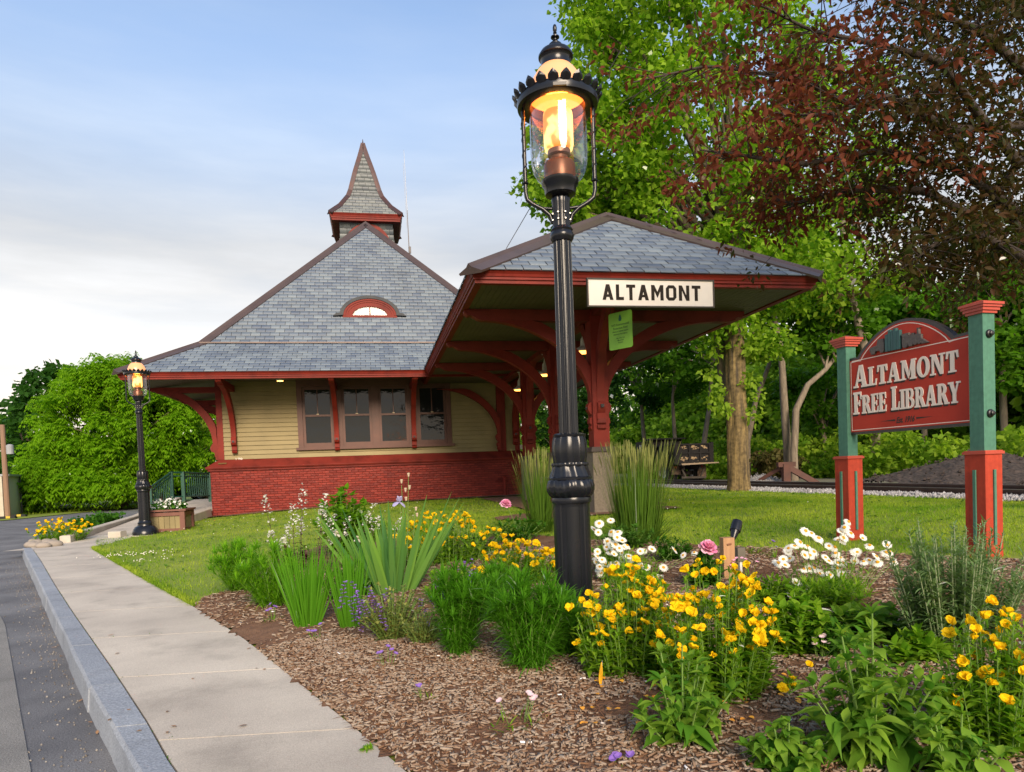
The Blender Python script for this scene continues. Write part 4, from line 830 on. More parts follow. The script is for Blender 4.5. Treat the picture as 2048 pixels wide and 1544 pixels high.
# fine cream line inside the edge and across under the arch
cream = mat('sign_cream', (.80, .70, .60), (.76, .66, .56), rough=.5); mb = MB(); li, lo_ = outline(.042), outline(.036)
N_ = len(li)
for k in range(N_):
    j = (k+1) % N_
    mb.prism([lo_[k], lo_[j], li[j], li[k]], OS, us, v, .0180, .0186)
mb.prism(rect(.085, 1.872, 1.242, 1.879), OS, us, v, .0180, .0189); mb.build('pinstripe', cream, SP_)
shadowm = mat('letter_shadow', (.035, .018, .012), rough=.6)
for m_, dx, dz, d in ((shadowm, -.014, -.015, .0192), (cream, 0, 0, .0245)):
    mb = MB(); nm = 'lettering' if m_ is cream else 'letter_drop_shade'
    h1 = [.200]+[.165]*7; word(mb, SERIF, 'ALTAMONT', oo(.018), us, v, .115+dx, 1.165+dx, 1.628+dz, h1, d-.018, gap=.03)
    word(mb, SERIF, 'FREE', oo(.018), us, v, .100+dx, .475+dx, 1.388+dz, [.2]+[.165]*3, d-.018, gap=.02); word(mb, SERIF, 'LIBRARY', oo(.018), us, v, .525+dx, 1.175+dx, 1.388+dz, [.2]+[.165]*6, d-.018, gap=.02)
    mb.build(nm, m_, SP_)
textmesh('small_lettering', 'Est. 1916', .068, shadowm, oo(.0188)+us*.66+v*1.277, us, v, SP_, ext=.0006, shear=.35, xscale=.72, offset=.0022)
mb = MB(); mb.prism([(.40, 1.303), (.56, 1.294), (.56, 1.310)], OS, us, v, .018, .0188); mb.prism([(.77, 1.294), (.93, 1.303), (.77, 1.310)], OS, us, v, .018, .0188); mb.build('flourish', shadowm, SP_)
# carved ornaments: old car, row of books, steam engine
wood_g = mat('carved_grey', (.125, .11, .10), (.09, .08, .075), rough=.7, scale=30, bump=.5, bscale=90, stretch=(1, 1, 4))
def circ(cx_, cy_, r_, n=14): return [(cx_+r_*math.cos(t), cy_+r_*math.sin(t)) for t in np.linspace(0, 2*math.pi, n, endpoint=False)]
mb = MB(); x, z = .335, 1.895
mb.prism([(x-.01, z+.022), (x+.14, z+.022), (x+.142, z+.075), (x+.132, z+.118), (x+.075, z+.118), (x+.062, z+.07), (x-.005, z+.062), (x-.02, z+.04)], OS, us, v, .018, .042)
mb.prism(circ(x+.018, z+.022, .024), OS, us, v, .018, .0425); mb.prism(circ(x+.118, z+.022, .024), OS, us, v, .018, .0425); mb.build('carved_car', wood_g, SP_)
mb = MB()
for k, (a, h_) in enumerate(((.492, .145), (.526, .178), (.553, .165), (.580, .182), (.612, .158))): mb.prism(rect(a, 1.893, a+(.030, .023, .023, .028, .034)[k], 1.893+h_), OS, us, v, .018, .046+.002*(k % 2))
mb.build('carved_books', mat('carved_teal', (.03, .105, .105), rough=.5), SP_)
mb = MB(); x, z = .665, 1.893
mb.prism([(x, z+.03), (x+.185, z+.03), (x+.185, z+.082), (x+.165, z+.09), (x+.162, z+.13), (x+.175, z+.138), (x+.14, z+.138), (x+.148, z+.128), (x+.146, z+.092), (x+.115, z+.094), (x+.11, z+.108), (x+.095, z+.108), (x+.09, z+.094), (x+.065, z+.094), (x+.065, z+.118), (x-.006, z+.118), (x-.006, z+.105), (x, z+.1)], OS, us, v, .018, .042)
mb.prism([(x+.186, z+.05), (x+.250, z+.004), (x+.186, z+.004)], OS, us, v, .018, .041)
for a, r_ in ((.03, .027), (.085, .024), (.13, .019), (.168, .019)): mb.prism(circ(x+a, z+.025, r_), OS, us, v, .018, .043+a*.01)
mb.build('carved_locomotive', wood_g, SP_)

# ---- house number on the clapboards
c = aty(475, 918, 18.97); numm = mat('number_white', (.75, .72, .66))
textmesh('house_number', '179', .13, numm, (c[0]+.03, 18.968, c[2]-.06), (1, 0, 0), (0, 0, 1), LIB, ext=.003)

# ================================================================== STREET LAMPS
lampblk = mat('lamp_black', (.006, .007, .010), (.010, .011, .015), rough=.24, scale=3, spec=.4, bump=.05, bscale=30)
dome_m = emit('lit_dome', (1.0, .33, .09), .36); MATS['lit_dome'].node_tree.nodes['Principled BSDF'].inputs['Base Color'].default_value = (.42, .25, .15, 1); MATS['lit_dome'].node_tree.nodes['Principled BSDF'].inputs['Roughness'].default_value = .25
mantle_m = bpy.data.materials.new('lit_mantle'); mantle_m.use_nodes = True
_t = mantle_m.node_tree; _b = _t.nodes['Principled BSDF']; _tc = _t.nodes.new('ShaderNodeTexCoord'); _n = _t.nodes.new('ShaderNodeTexNoise'); _n.inputs['Scale'].default_value = 9; _r = _t.nodes.new('ShaderNodeValToRGB')
_t.links.new(_tc.outputs['Object'], _n.inputs['Vector']); _t.links.new(_n.outputs['Fac'], _r.inputs[0]); _r.color_ramp.elements[0].position = .43; _r.color_ramp.elements[0].color = (1.25, .27, .008, 1); _r.color_ramp.elements[1].position = .52; _r.color_ramp.elements[1].color = (2.2, 1.30, .36, 1)
_t.links.new(_r.outputs[0], _b.inputs['Emission Color']); _b.inputs['Emission Strength'].default_value = .42; _b.inputs['Base Color'].default_value = (.3, .2, .1, 1)
def glass_clear(name, tint=(1, 1, 1), gl=.05):
    m = bpy.data.materials.new(name); m.use_nodes = True; t = m.node_tree; L = t.links.new; out = t.nodes['Material Output']
    tr = t.nodes.new('ShaderNodeBsdfTransparent'); tr.inputs[0].default_value = (*tint, 1); g = t.nodes.new('ShaderNodeBsdfGlossy'); g.inputs['Roughness'].default_value = .02
    lw = t.nodes.new('ShaderNodeLayerWeight'); lw.inputs[0].default_value = .35; mp_ = t.nodes.new('ShaderNodeMapRange'); mp_.inputs['To Min'].default_value = gl*.3; mp_.inputs['To Max'].default_value = .75
    L(lw.outputs['Facing'], mp_.inputs[0]); ms = t.nodes.new('ShaderNodeMixShader'); L(mp_.outputs[0], ms.inputs[0]); L(tr.outputs[0], ms.inputs[1]); L(g.outputs[0], ms.inputs[2]); L(ms.outputs[0], out.inputs['Surface']); return m
lampglass = glass_clear('lamp_glass', (.96, .95, .94))
brass_b = mat('burner_brown', (.20, .085, .045), (.14, .06, .035), rough=.35, metal=.5)
def make_lamp(loc, label):
    T = thing('street_lamp', (0, 0, 0), label, 'street lamp', 'old-fashioned lit street lamps'); c = (0, 0, 0)
    mb = MB(); mb.lathe([(.225, 0), (.225, .06), (.215, .075), (.205, .11), (.19, .125), (.175, .15), (.135, .17), (.125, .20), (.128, .225), (.112, .245), (.104, .27)], c, 40); shade(mb.build('base', lampblk, T), 40)
    # panelled lower column with raised flat panels
    pan = lambda t, r, z: r*(1-.045*(1 if abs(((t*6/math.pi) % 2)-1) > .72 else 0))
    mb = MB(); mb.lathe([(.104, .27), (.104, .79), (.104, .80), (.106, .815)], c, 96, pan); shade(mb.build('column', lampblk, T), 30)
    leafy = lambda t, r, z: r*(1+.05*math.sin(t*7+18*z)*math.cos(t*13))
    mb = MB(); mb.lathe([(.113, .815), (.116, .83), (.112, .845)], c, 48); mb.lathe([(.110, .845), (.124, .862), (.134, .885), (.135, .91), (.128, .935), (.120, .945)], c, 120, leafy); mb.lathe([(.122, .945), (.123, .956), (.117, .962)], c, 48)
    mb.lathe([(.115, .962), (.106, .985), (.099, 1.005), (.096, 1.02)], c, 120, lambda t, r, z: r*(1+.045*math.cos(t*10+22*(z-.96)))); mb.lathe([(.101, 1.02), (.104, 1.03), (.101, 1.038)], c, 72, lambda t, r, z: r*(1+.03*math.cos(t*26)))
    mb.lathe([(.092, 1.038), (.098, 1.07), (.101, 1.11), (.097, 1.16), (.088, 1.19)], c, 96, lambda t, r, z: r*(1-.05*abs(math.cos(t*8))**.5)); mb.lathe([(.092, 1.185), (.094, 1.197), (.080, 1.203), (.056, 1.204)], c, 48, lambda t, r, z: r*(1+.03*math.cos(t*5)))
    shade(mb.build('acanthus_collar', lampblk, T), 50)
    mb = MB(); fl = lambda t, r, z: r*(1-.10*max(0, math.cos(t*14))**.7)
    mb.lathe([(.0555, 1.20), (.054, 1.5), (.052, 1.9), (.050, 2.27)], c, 168, fl); shade(mb.build('fluted_shaft', lampblk, T), 45)
    mb = MB(); mb.lathe([(.055, 2.27), (.064, 2.285), (.068, 2.30), (.064, 2.315), (.057, 2.325), (.062, 2.335), (.052, 2.35)], c, 40); mb.lathe([(.050, 2.35), (.050, 2.48), (.054, 2.50), (.048, 2.515)], c, 140, lambda t, r, z: r*(1-.10*max(0, math.cos(t*10))**.6))
    mb.lathe([(.060, 2.515), (.085, 2.53), (.090, 2.57), (.102, 2.585), (.104, 2.605), (.092, 2.612), (.05, 2.612)], c, 40); shade(mb.build('neck', lampblk, T), 40)
    mb = MB()
    for k in range(8):
        t = math.pi/8+k*math.pi/4
        for zz in (2.385, 2.42): mb.lathe([(0, -.006), (.006, -.003), (.006, .003), (0, .006)], (.0525*math.cos(t), .0525*math.sin(t), zz), 6)
    mb.build('rivets', mat('rivet_bright', (.5, .48, .44), rough=.3, metal=.6), T)
    mb = MB(); mb.lathe([(.088, 2.612), (.088, 2.69), (.080, 2.705), (.055, 2.71), (.05, 2.735), (.064, 2.745), (.064, 2.77), (.04, 2.772)], c, 32); shade(mb.build('burner', brass_b, T), 40)
    mb = MB(); mb.lathe([(.05, 2.768), (.075, 2.775), (.082, 2.80), (.083, 2.95), (.080, 2.975), (.06, 2.98)], c, 32); mb.build('lit_mantle', mantle_m, T, smooth=True)
    mb = MB(); pr = [(.105, 2.605), (.128, 2.625), (.146, 2.66), (.155, 2.70), (.158, 2.76), (.158, 3.02)]; mb.lathe(pr, c, 48)
    mb.F = [f for f in mb.F if len(f) < 10]; mb.build('glass_globe', lampglass, T, smooth=True)
    mb = MB(); mb.lathe([(.155, 3.005), (.165, 3.0), (.20, 2.998), (.222, 3.005), (.226, 3.03), (.222, 3.05), (.19, 3.06), (.155, 3.062), (.150, 3.03), (.155, 3.005)], c, 48); mb.F = [f for f in mb.F if len(f) < 10]
    rim = shade(mb.build('crown_rim', lampblk, T), 40); mb = MB()
    for k in range(22):
        t = 2*math.pi*k/22; er = np.array((math.cos(t), math.sin(t), 0)); et = np.array((-math.sin(t), math.cos(t), 0)); b_ = er*.222+np.array((0, 0, 3.03)); dirv = norm(er*.5+np.array((0, 0, 1.0)))
        pl = [(-.012, 0), (.012, 0), (.029, .022), (.027, .036), (.012, .053), (0, .062), (-.012, .053), (-.027, .036), (-.029, .022)]
        V = [b_+et*a+dirv*h_ for a, h_ in pl]; V2 = [p-er*.006 for p in V]; cc = b_+dirv*.04+er*.010
        kk = len(V); mb.add(V+V2+[cc], [(i, (i+1) % kk, 2*kk) for i in range(kk)]+[tuple(range(kk, 2*kk))[::-1]]+[(i+kk, (i+1) % kk+kk, (i+1) % kk, i) for i in range(kk)])
    mb.build('crown_leaves', lampblk, rim)
    mb = MB(); mb.lathe([(.156, 3.055), (.155, 3.085), (.148, 3.12), (.132, 3.16), (.110, 3.195), (.088, 3.22)], c, 40); mb.F = [f for f in mb.F if len(f) < 10]; mb.build('lit_dome', dome_m, T, smooth=True)
    mb = MB(); mb.lathe([(r_, 3.215+(z_-3.185)*.90) for r_, z_ in [(.086, 3.185), (.082, 3.20), (.080, 3.235), (.088, 3.25), (.096, 3.255), (.096, 3.266), (.082, 3.29), (.062, 3.305), (.040, 3.318), (.036, 3.326), (.036, 3.334), (.020, 3.35), (.010, 3.362), (.010, 3.37), (.024, 3.376), (.024, 3.382), (.010, 3.388), (.007, 3.40), (.011, 3.405), (.007, 3.41), (.011, 3.42), (.0115, 3.437), (.008, 3.452), (.0, 3.46)]], c, 32); shade(mb.build('finial_cap', lampblk, T), 40)
    for s_ in (-1, 1):
        mb = MB(); P = [(s_*.048, 0, 2.375), (s_*.062, 0, 2.42), (s_*.10, 0, 2.455), (s_*.155, 0, 2.485), (s_*.185, 0, 2.51), (s_*.193, 0, 2.55), (s_*.193, 0, 2.70), (s_*.193, 0, 3.01)]
        mb.tube(P, .0115, 10); mb.tube([(s_*.05, 0, 2.455), (s_*.08, 0, 2.458), (s_*.11, 0, 2.462)], .009, 8); mb.lathe([(.0115, -.008), (.019, 0), (.0115, .008)], (s_*.193, 0, 2.60), 12)
        a_ = np.linspace(0, 26, 130); mb.tube([(s_*.193+.0105*math.cos(x), .0105*math.sin(x), 2.62+.36*x/26) for x in a_], .0035, 5); shade(mb.build('cage_arm', lampblk, T), 60)
    mb = MB(); mb.bar((-.035, -.228, 3.012), (.035, -.228, 3.012), .012, .016); mb.build('hinge', blackm, T)
    T.location = loc; return T
lx, ly = ground(1152, 1285)[:2]
LAMP = make_lamp((lx, ly, float(gh(lx, ly))-.015), 'tall black street lamp with lit glass globe standing in the flower bed')
LAMP.rotation_euler = (0, 0, R(-12)); LAMP.scale = (.955, .955, .955)
L2 = copy_tree(LAMP); L2.scale = (1.01, 1.01, 1.01); L2['label'] = 'smaller-looking black street lamp lit beside the wooden planter and ramp'; L2.location = (-4.37, 14.12, .03); L2.rotation_euler = (0, 0, R(15))
for i, L_ in enumerate((LAMP, L2)):
    ld = bpy.data.lights.new('lamp_flame', 'POINT'); lo = bpy.data.objects.new('lamp_flame', ld); COL.objects.link(lo); ld.energy = 6.5; ld.color = (1.0, .20, .02); ld.shadow_soft_size = .05; lo.parent = L_; lo.location = (0, 0, 2.99)
mb = MB(); mb.lathe([(.30, -.05), (.30, .03), (.0, .03)], (-4.37, 14.12, 0), 8); o = mb.build('lamp_footing', conc); tag(o, 'pale concrete footing under the lamp by the planter', 'footing')

# ================================================================== RAMP, RAIL AND PLANTER
concl = mat('ramp_concrete', (.50, .46, .38), (.40, .36, .30), rough=.85, scale=4, bump=.3, bscale=80)
mb = MB(); mb.add([(-5.5, 14.6, .032), (-4.6, 14.6, .032), (-4.32, 17.5, .14), (-4.3, 24, .42), (-5.9, 24, .42), (-5.7, 17.5, .14)], [(0, 1, 2, 5), (5, 2, 3, 4)]); o = mb.build('ramp', conc); o['kind'] = 'structure'
def wallpath(name, P, w, label, cat, m=concl):
    mb = MB(); k = len(P); V = []
    for i, p in enumerate(P):
        a = np.array(P[max(i-1, 0)][:2]); b = np.array(P[min(i+1, k-1)][:2]); d = (b-a)/np.linalg.norm(b-a); nrm = np.array((-d[1], d[0]))*w/2
        x, y, z0, z1 = p
        V += [(x+nrm[0], y+nrm[1], z0), (x+nrm[0], y+nrm[1], z1-.015), (x+nrm[0]*.85, y+nrm[1]*.85, z1), (x-nrm[0]*.85, y-nrm[1]*.85, z1), (x-nrm[0], y-nrm[1], z1-.015), (x-nrm[0], y-nrm[1], z0)]
    F = [(6*i+j, 6*i+6+j, 6*i+6+(j+1) % 6, 6*i+(j+1) % 6) for i in range(k-1) for j in range(6)]+[(0, 1, 2, 3, 4, 5), tuple(6*(k-1)+j for j in range(6))[::-1]]
    mb.add(V, F); return tag(mb.build(name, m), label, cat)
p0_ = ground(133, 1086); p1_ = ground(272, 1048)
wallpath('kerb_wall', [(p0_[0]-.02, p0_[1], -.1, .13), (p0_[0]*.6+p1_[0]*.4, p0_[1]*.6+p1_[1]*.4, -.1, .17), (p1_[0], p1_[1], -.1, .22), (-6.3, 24, -.1, .55)], .17, 'long low concrete wall edging the path beside the yellow flowers', 'low wall')
wallpath('ramp_wall', [(-4.35, 15.4, -.1, .12), (-4.30, 16.4, -.1, .22), (-4.28, 18.7, -.1, .30)], .16, 'low concrete ramp wall running into the red brick corner', 'low wall')
wallpath('kerb_block', [(-4.93, 14.0, -.1, .13), (-4.70, 13.95, -.1, .13)], .2, 'short concrete kerb block left of the far lamp base', 'kerb block')
greenm = mat('rail_green', (.012, .075, .05), rough=.4)
RL = thing('ramp_railing', (-5.6, 18.6, .2), 'dark green metal railing with upright bars along the entrance ramp', 'railing')
a0 = aty(300, 975, 17.2); a1 = aty(342, 945, 18.6); a2 = aty(365, 945, 18.9); a3 = aty(418, 947, 20.6)
path_ = [a0, a1, a2, a3]
for z_, nm in ((0, 'top_rail'), (-.09, 'hand_rail'), (-.62, 'lower_rail')):
    mb = MB(); mb.tube([p+np.array((0, 0, z_)) for p in path_], .022 if z_ == 0 else .016, 8); mb.build(nm, greenm, RL)
for p in path_:
    mb = MB(); mb.box((p[0]-.04, p[1]-.04, p[2]-.80), (p[0]+.04, p[1]+.04, p[2]+.01)); mb.build('post', greenm, RL)
for p, q, n_ in ((a0, a1, 11), (a2, a3, 12)):
    for t in np.linspace(.08, .92, n_): c = p*(1-t)+q*t; mb = MB(); mb.box((c[0]-.009, c[1]-.009, c[2]-.62), (c[0]+.009, c[1]+.009, c[2])); mb.build('baluster', greenm, RL)
# planter box
pb = ground(312, 1070); pb = np.array((-4.12, 14.75, .03)); PL = thing('planter_box', pb, 'brown wooden planter box with tan panels behind the far lamp, white flowers on top', 'planter')
hx, hy, ht = .37, .35, .44
mb = MB(); w2 = .05
for sx in (-1, 1):
    for sy in (-1, 1): x_, y_ = pb[0]+sx*(hx-.03), pb[1]+sy*(hy-.03); mb.box((x_-.045, y_-.045, .02), (x_+.045, y_+.045, ht))
for s_ in (-1, 1):
    for z_ in (.03, ht-.09): mb.box((pb[0]-hx+.06, pb[1]+s_*(hy-.03)-.035, z_), (pb[0]+hx-.06, pb[1]+s_*(hy-.03)+.035, z_+.07)); mb.box((pb[0]+s_*(hx-.03)-.035, pb[1]-hy+.06, z_), (pb[0]+s_*(hx-.03)+.035, pb[1]+hy-.06, z_+.07))
pbrown = mat('planter_brown', (.17, .065, .045), (.14, .05, .036), rough=.55); mb.build('frame', pbrown, PL)
mb = MB()
for s_ in (-1, 1):
    for k in range(6): a = pb[0]-hx+.075+k*(2*hx-.15)/6; mb.box((a+.003, pb[1]+s_*(hy-.035)-.012, .09), (a+(2*hx-.15)/6-.003, pb[1]+s_*(hy-.035)+.012, ht-.08)); b = pb[1]-hy+.075+k*(2*hy-.15)/6; mb.box((pb[0]+s_*(hx-.035)-.012, b+.003, .09), (pb[0]+s_*(hx-.035)+.012, b+(2*hy-.15)/6-.003, ht-.08))
mb.build('tan_panel', siding, PL)
mb = MB(); loop(mb, pb[0]-hx, pb[0]+hx, pb[1]-hy, pb[1]+hy, [(-.06, ht), (.045, ht), (.045, ht+.035), (-.06, ht+.035)]); mb.build('rim', pbrown, PL)
mb = MB(); mb.box((pb[0]-hx+.06, pb[1]-hy+.06, .3), (pb[0]+hx-.06, pb[1]+hy-.06, ht-.01)); mb.build('soil', mat('potting_soil', (.03, .02, .015), rough=.95), PL)

# ================================================================== TRACKS AND BEYOND
rust = mat('rail_steel', (.09, .055, .045), (.05, .035, .032), rough=.55, scale=8, metal=.3); shiny = mat('rail_top', (.42, .40, .40), rough=.3, metal=.8)
tie = mat('sleeper_wood', (.06, .045, .035), (.11, .085, .07), rough=.9, scale=10)
TR = thing('railway_track', (9.7, 14, .3), 'railway track with rusty rails on grey crushed stone past the lawn', 'railway track')
for x0, x1, z0 in ((9.00, 9.28, .30), (10.15, 10.43, .305)):
    mb = MB(); a, b = np.array((x0, 42, z0)), np.array((x1+.10, 4, z0))
    mb.bar(a+(0, 0, .015), b+(0, 0, .015), .14, .03); mb.bar(a+(0, 0, .06), b+(0, 0, .06), .035, .07); mb.bar(a+(0, 0, .108), b+(0, 0, .108), .075, .03); ra = mb.build('rail', rust, TR)
    mb = MB(); mb.bar(a+(0, 0, .125), b+(0, 0, .125), .055, .005); mb.build('rail_head', shiny, ra)
mb = MB(); d = norm(np.array((10.43+.1-10.15, -38, 0)))
for y in np.arange(5, 41, .55): c = np.array((9.58+(40-y)*.0098+.05, y, .287)); mb.bar(c-(1.05, 0, 0), c+(1.05, 0, 0), .2, .07)
mb.build('sleepers', tie, TR)
bs = mat('rusty_beam', (.095, .036, .024), (.06, .027, .02), rough=.75, scale=6, bump=.4)
BS = thing('bumper_stop', (11.46, 17.6, .3), 'rusty A-shaped steel bumper stop at the end of a siding', 'bumper stop')
top = np.array((11.46, 17.6, .86)); mb = MB(); mb.bar(top-(0, 0, .60), top+(0, 0, .02), .22, .12, up=(0, 1, 0)); mb.build('upright', bs, BS)
mb = MB(); mb.bar(top+(.0, .05, -.03), (12.35, 17.45, .27), .10, .16, up=(.5, 0, 1)); mb.build('long_brace', bs, BS); mb = MB(); mb.bar(top+(-.02, .1, -.05), (10.92, 18.4, .32), .08, .10); mb.bar(top+(.1, .5, -.05), (11.85, 18.2, .3), .07, .08); mb.build('short_brace', bs, BS)
mb = MB(); mb.bar(top+(-.25, .03, 0), top+(.3, .03, .0), .12, .14); mb.build('cross_head', bs, BS)
def heap(name, c, rx, ry, h, m, label, cat, seed, peaks=((0, 0, 1),)):
    X = np.linspace(-1, 1, 70); V = []; 
    xx, yy = np.meshgrid(X, X); z = np.zeros_like(xx)
    for px_, py_, ph in peaks: z = np.maximum(z, ph*np.clip(1-np.sqrt((xx-px_)**2*1.0+(yy-py_)**2), 0, 1)**.95)
    z = h*z*(1+.18*(vnoise(xx, yy, 4, seed)-.5))+.06*h*vnoise(xx, yy, 22, seed+1)*(z > .01)-.02
    V = np.stack([c[0]+xx*rx, c[1]+yy*ry, c[2]+z], -1).reshape(-1, 3); n_ = len(X); i, j = np.meshgrid(np.arange(n_-1), np.arange(n_-1)); a = (j*n_+i).ravel(); mb = MB(); mb.add(V, np.stack([a, a+1, a+n_+1, a+n_], 1)); G_ = V[(V[:, 2] > c[2]+.03)]
    oc = norm(np.array([(1,0,0),(0,1,0),(-1,0,0),(0,-1,0),(0,0,1),(0,0,-1)], float)); q_ = [(0,1,4),(1,2,4),(2,3,4),(3,0,4),(1,0,5),(2,1,5),(3,2,5),(0,3,5)]
    for k in rng.integers(0, len(G_), 900): mb.add(G_[k]+rng.normal(0, .03, 3)+oc*rng.uniform(.015, .055)*h**.5*rng.uniform(.6, 1.2, (6, 1)), q_)
    return tag(mb.build(name, m), label, cat)
cind = mat('cinder', (.016, .012, .011), (.07, .052, .044), rough=.95, scale=14, bump=1.0, bscale=14, detail=8)
heap('stone_heap', (13.2, 12.6, .3), 2.6, 2.0, .92, cind, 'large dark heap of stone spoil behind the red library sign', 'heap', 4, ((-.1, 0, .78), (.05, .1, .8), (.62, -.2, .45), (-.3, .2, .55)))
heap('gravel_pile', (11.3, 18.6, .3), .85, .8, .28, stone, 'small pale grey gravel pile beside the rusty bumper stop', 'heap', 9)
# ---- dump truck seen from behind
tb = mat('truck_black', (.006, .006, .007), (.014, .012, .012), rough=.6, scale=5, spec=.25); tpatch = mat('worn_patch', (.45, .33, .19), (.30, .2, .11), rough=.8, scale=20); chrome = mat('truck_pale', (.45, .47, .5), rough=.3, metal=.5); tyre = mat('tyre', (.02, .02, .02), rough=.85)
DT = thing('dump_truck', (11.95, 25.4, .3), 'black dump truck with worn peeling tailgate parked across the tracks', 'truck')
yb, x0, x1 = 24.3, 11.18, 12.70
mb = MB(); mb.box((x0+.04, yb+.05, .98), (x1-.04, yb+2.6, 1.06)); mb.box((x0, yb+.05, 1.06), (x0+.05, yb+2.6, 1.72)); mb.box((x1-.05, yb+.05, 1.06), (x1, yb+2.6, 1.72)); mb.box((x0+.05, yb+2.54, 1.06), (x1-.05, yb+2.6, 2.02)); mb.box((x0-.01, yb+2.3, 2.02), (x1+.01, yb+3.2, 2.08)); mb.box((x0-.02, yb+.0, 1.70), (x0+.06, yb+2.6, 1.77))
for y in np.arange(yb+.25, yb+2.5, .36): mb.box((x0-.05, y, 1.0), (x0, y+.06, 1.72))
mb.box((x0-.03, yb-.05, .96), (x0+.09, yb+.12, 1.78)); mb.box((x1-.09, yb-.05, .96), (x1+.03, yb+.12, 1.78)); mb.build('dump_bed', tb, DT)
mb = MB(); mb.box((x0+.09, yb, 1.02), (x1-.09, yb+.06, 1.74))
for z_ in (1.02, 1.36, 1.69): mb.box((x0+.09, yb-.05, z_), (x1-.09, yb, z_+.06))
for x in (x0+.09, x0+.52, x0+.97, x1-.15): mb.box((x, yb-.048, 1.08), (x+.06, yb, 1.69))
TG = mb.build('tailgate', tb, DT); mb = MB()
for k in range(90):
    cx_ = rng.choice([x0+.35, x0+.78, x0+1.2])+rng.normal(0, .09); cz = rng.choice([1.58, 1.63, 1.22, 1.18, 1.05])+rng.normal(0, .025); w_, h_ = rng.uniform(.02, .08), rng.uniform(.012, .035)
    t = np.sort(rng.uniform(0, 2*math.pi, 7)); mb.add([(cx_+w_*math.cos(a)*rng.uniform(.6, 1), yb-.003-.00035*k*(1 if abs(cx_-x0-.78) < .2 else .6), cz+h_*math.sin(a)) for a in t], [tuple(range(7))])
mb.build('bare_patches', tpatch, TG)
mb = MB(); mb.prism([(x0+.12, .93), (x1+.12, .97), (x1+.1, 1.01), (x0+.1, 1.0)], (0, yb-.14, 0), (1, 0, 0), (0, 0, 1), -.15, .15); mb.build('bed_lip', mat('lip_tan', (.33, .25, .17), rough=.8), DT)
mb = MB(); mb.bar((11.6, yb+.2, .85), (11.6, yb+5.2, .85), .1, .2); mb.bar((12.28, yb+.2, .85), (12.28, yb+5.2, .85), .1, .2); mb.bar((x0+.1, yb+1.0, .62), (x1-.1, yb+1.0, .62), .14, .14); mb.lathe([(0, -.15), (.12, -.12), (.16, 0), (.12, .12), (0, .15)], (11.94, yb+1.0, .62), 12); mb.bar((11.45, yb+.1, .46), (12.45, yb+.1, .44), .05, .08); mb.bar((11.5, yb+.15, .78), (11.65, yb+.12, .46), .05, .05); mb.bar((12.4, yb+.15, .78), (12.25, yb+.12, .46), .05, .05); mb.build('chassis', mat('chassis_grime', (.03, .024, .02), (.06, .05, .04), rough=.8), DT)
def wheel(parent, c, r, w, ax=(1, 0, 0)):
    a = np.array(ax, float); o3 = np.array((0, 0, 1.)); b = np.cross(a, o3); V = []; pr = [(r*.62, -w/2), (r*.93, -w/2), (r, -w/2*.8), (r, w/2*.8), (r*.93, w/2), (r*.62, w/2)]; n_ = 24
    for rr_, x in pr: V += [np.array(c)+a*x+(b*math.cos(t)+o3*math.sin(t))*rr_ for t in np.linspace(0, 2*math.pi, n_, endpoint=False)]
    mb = MB(); mb.add(V, [(i*n_+k, i*n_+(k+1) % n_, ((i+1) % 6)*n_+(k+1) % n_, ((i+1) % 6)*n_+k) for i in range(6) for k in range(n_)]); wh = shade(mb.build('wheel', tyre, parent), 40)
    V = []; pr = [(r*.63, -w*.45), (r*.5, -w*.30), (r*.2, -w*.22), (r*.15, -w*.4), (0.001, -w*.4)]
    for rr_, x in pr: V += [np.array(c)+a*x+(b*math.cos(t)+o3*math.sin(t))*rr_ for t in np.linspace(0, 2*math.pi, n_, endpoint=False)]
    mb = MB(); mb.add(V, [(i*n_+k, i*n_+(k+1) % n_, (i+1)*n_+(k+1) % n_, (i+1)*n_+k) for i in range(4) for k in range(n_)]); mb.build('rim', chrome, wh)
for x in (x0+.05, x0+.30, x1-.30, x1-.05): wheel(DT, (x, yb+1.0, .66), .36, .21)
for x in (x0+.1, x1-.1): wheel(DT, (x, yb+4.6, .66), .36, .21)
for x in (x0+.02, x1-.42):
    mb = MB(); mb.box((x, yb+.42, .42 if x > 12 else .58), (x+.36, yb+.45, .92)); fl_ = mb.build('mud_flap', mat('flap_tan', (.16, .10, .06), (.05, .035, .03), rough=.8, scale=12), DT); mb = MB(); mb.box((x+.1, yb+.38, .82), (x+.2, yb+.42, .9)); mb.build('tail_light', mat('tail_red', (.35, .02, .02), rough=.3), DT)
mb = MB(); mb.box((x0+.08, yb+3.2, .75), (x1-.08, yb+4.2, 2.0)); mb.prism([(yb+4.2, .75), (yb+5.6, .75), (yb+5.6, 1.35), (yb+4.25, 1.5)], (x0+.15, 0, 0), (0, 1, 0), (0, 0, 1), 0, 1.25); cab_ = mb.build('cab', tb, DT); mb = MB(); mb.box((x0+.2, yb+3.185, 1.5), (x1-.2, yb+3.199, 1.88)); mb.build('rear_window', glass, cab_)
mb = MB(); mb.box((x0-.12, yb+3.25, 1.55), (x0-.03, yb+3.3, 1.85)); mb.bar((x0-.1, yb+3.27, 1.6), (x0+.1, yb+3.3, 1.6), .02, .02); mb.build('mirror', chrome, DT)
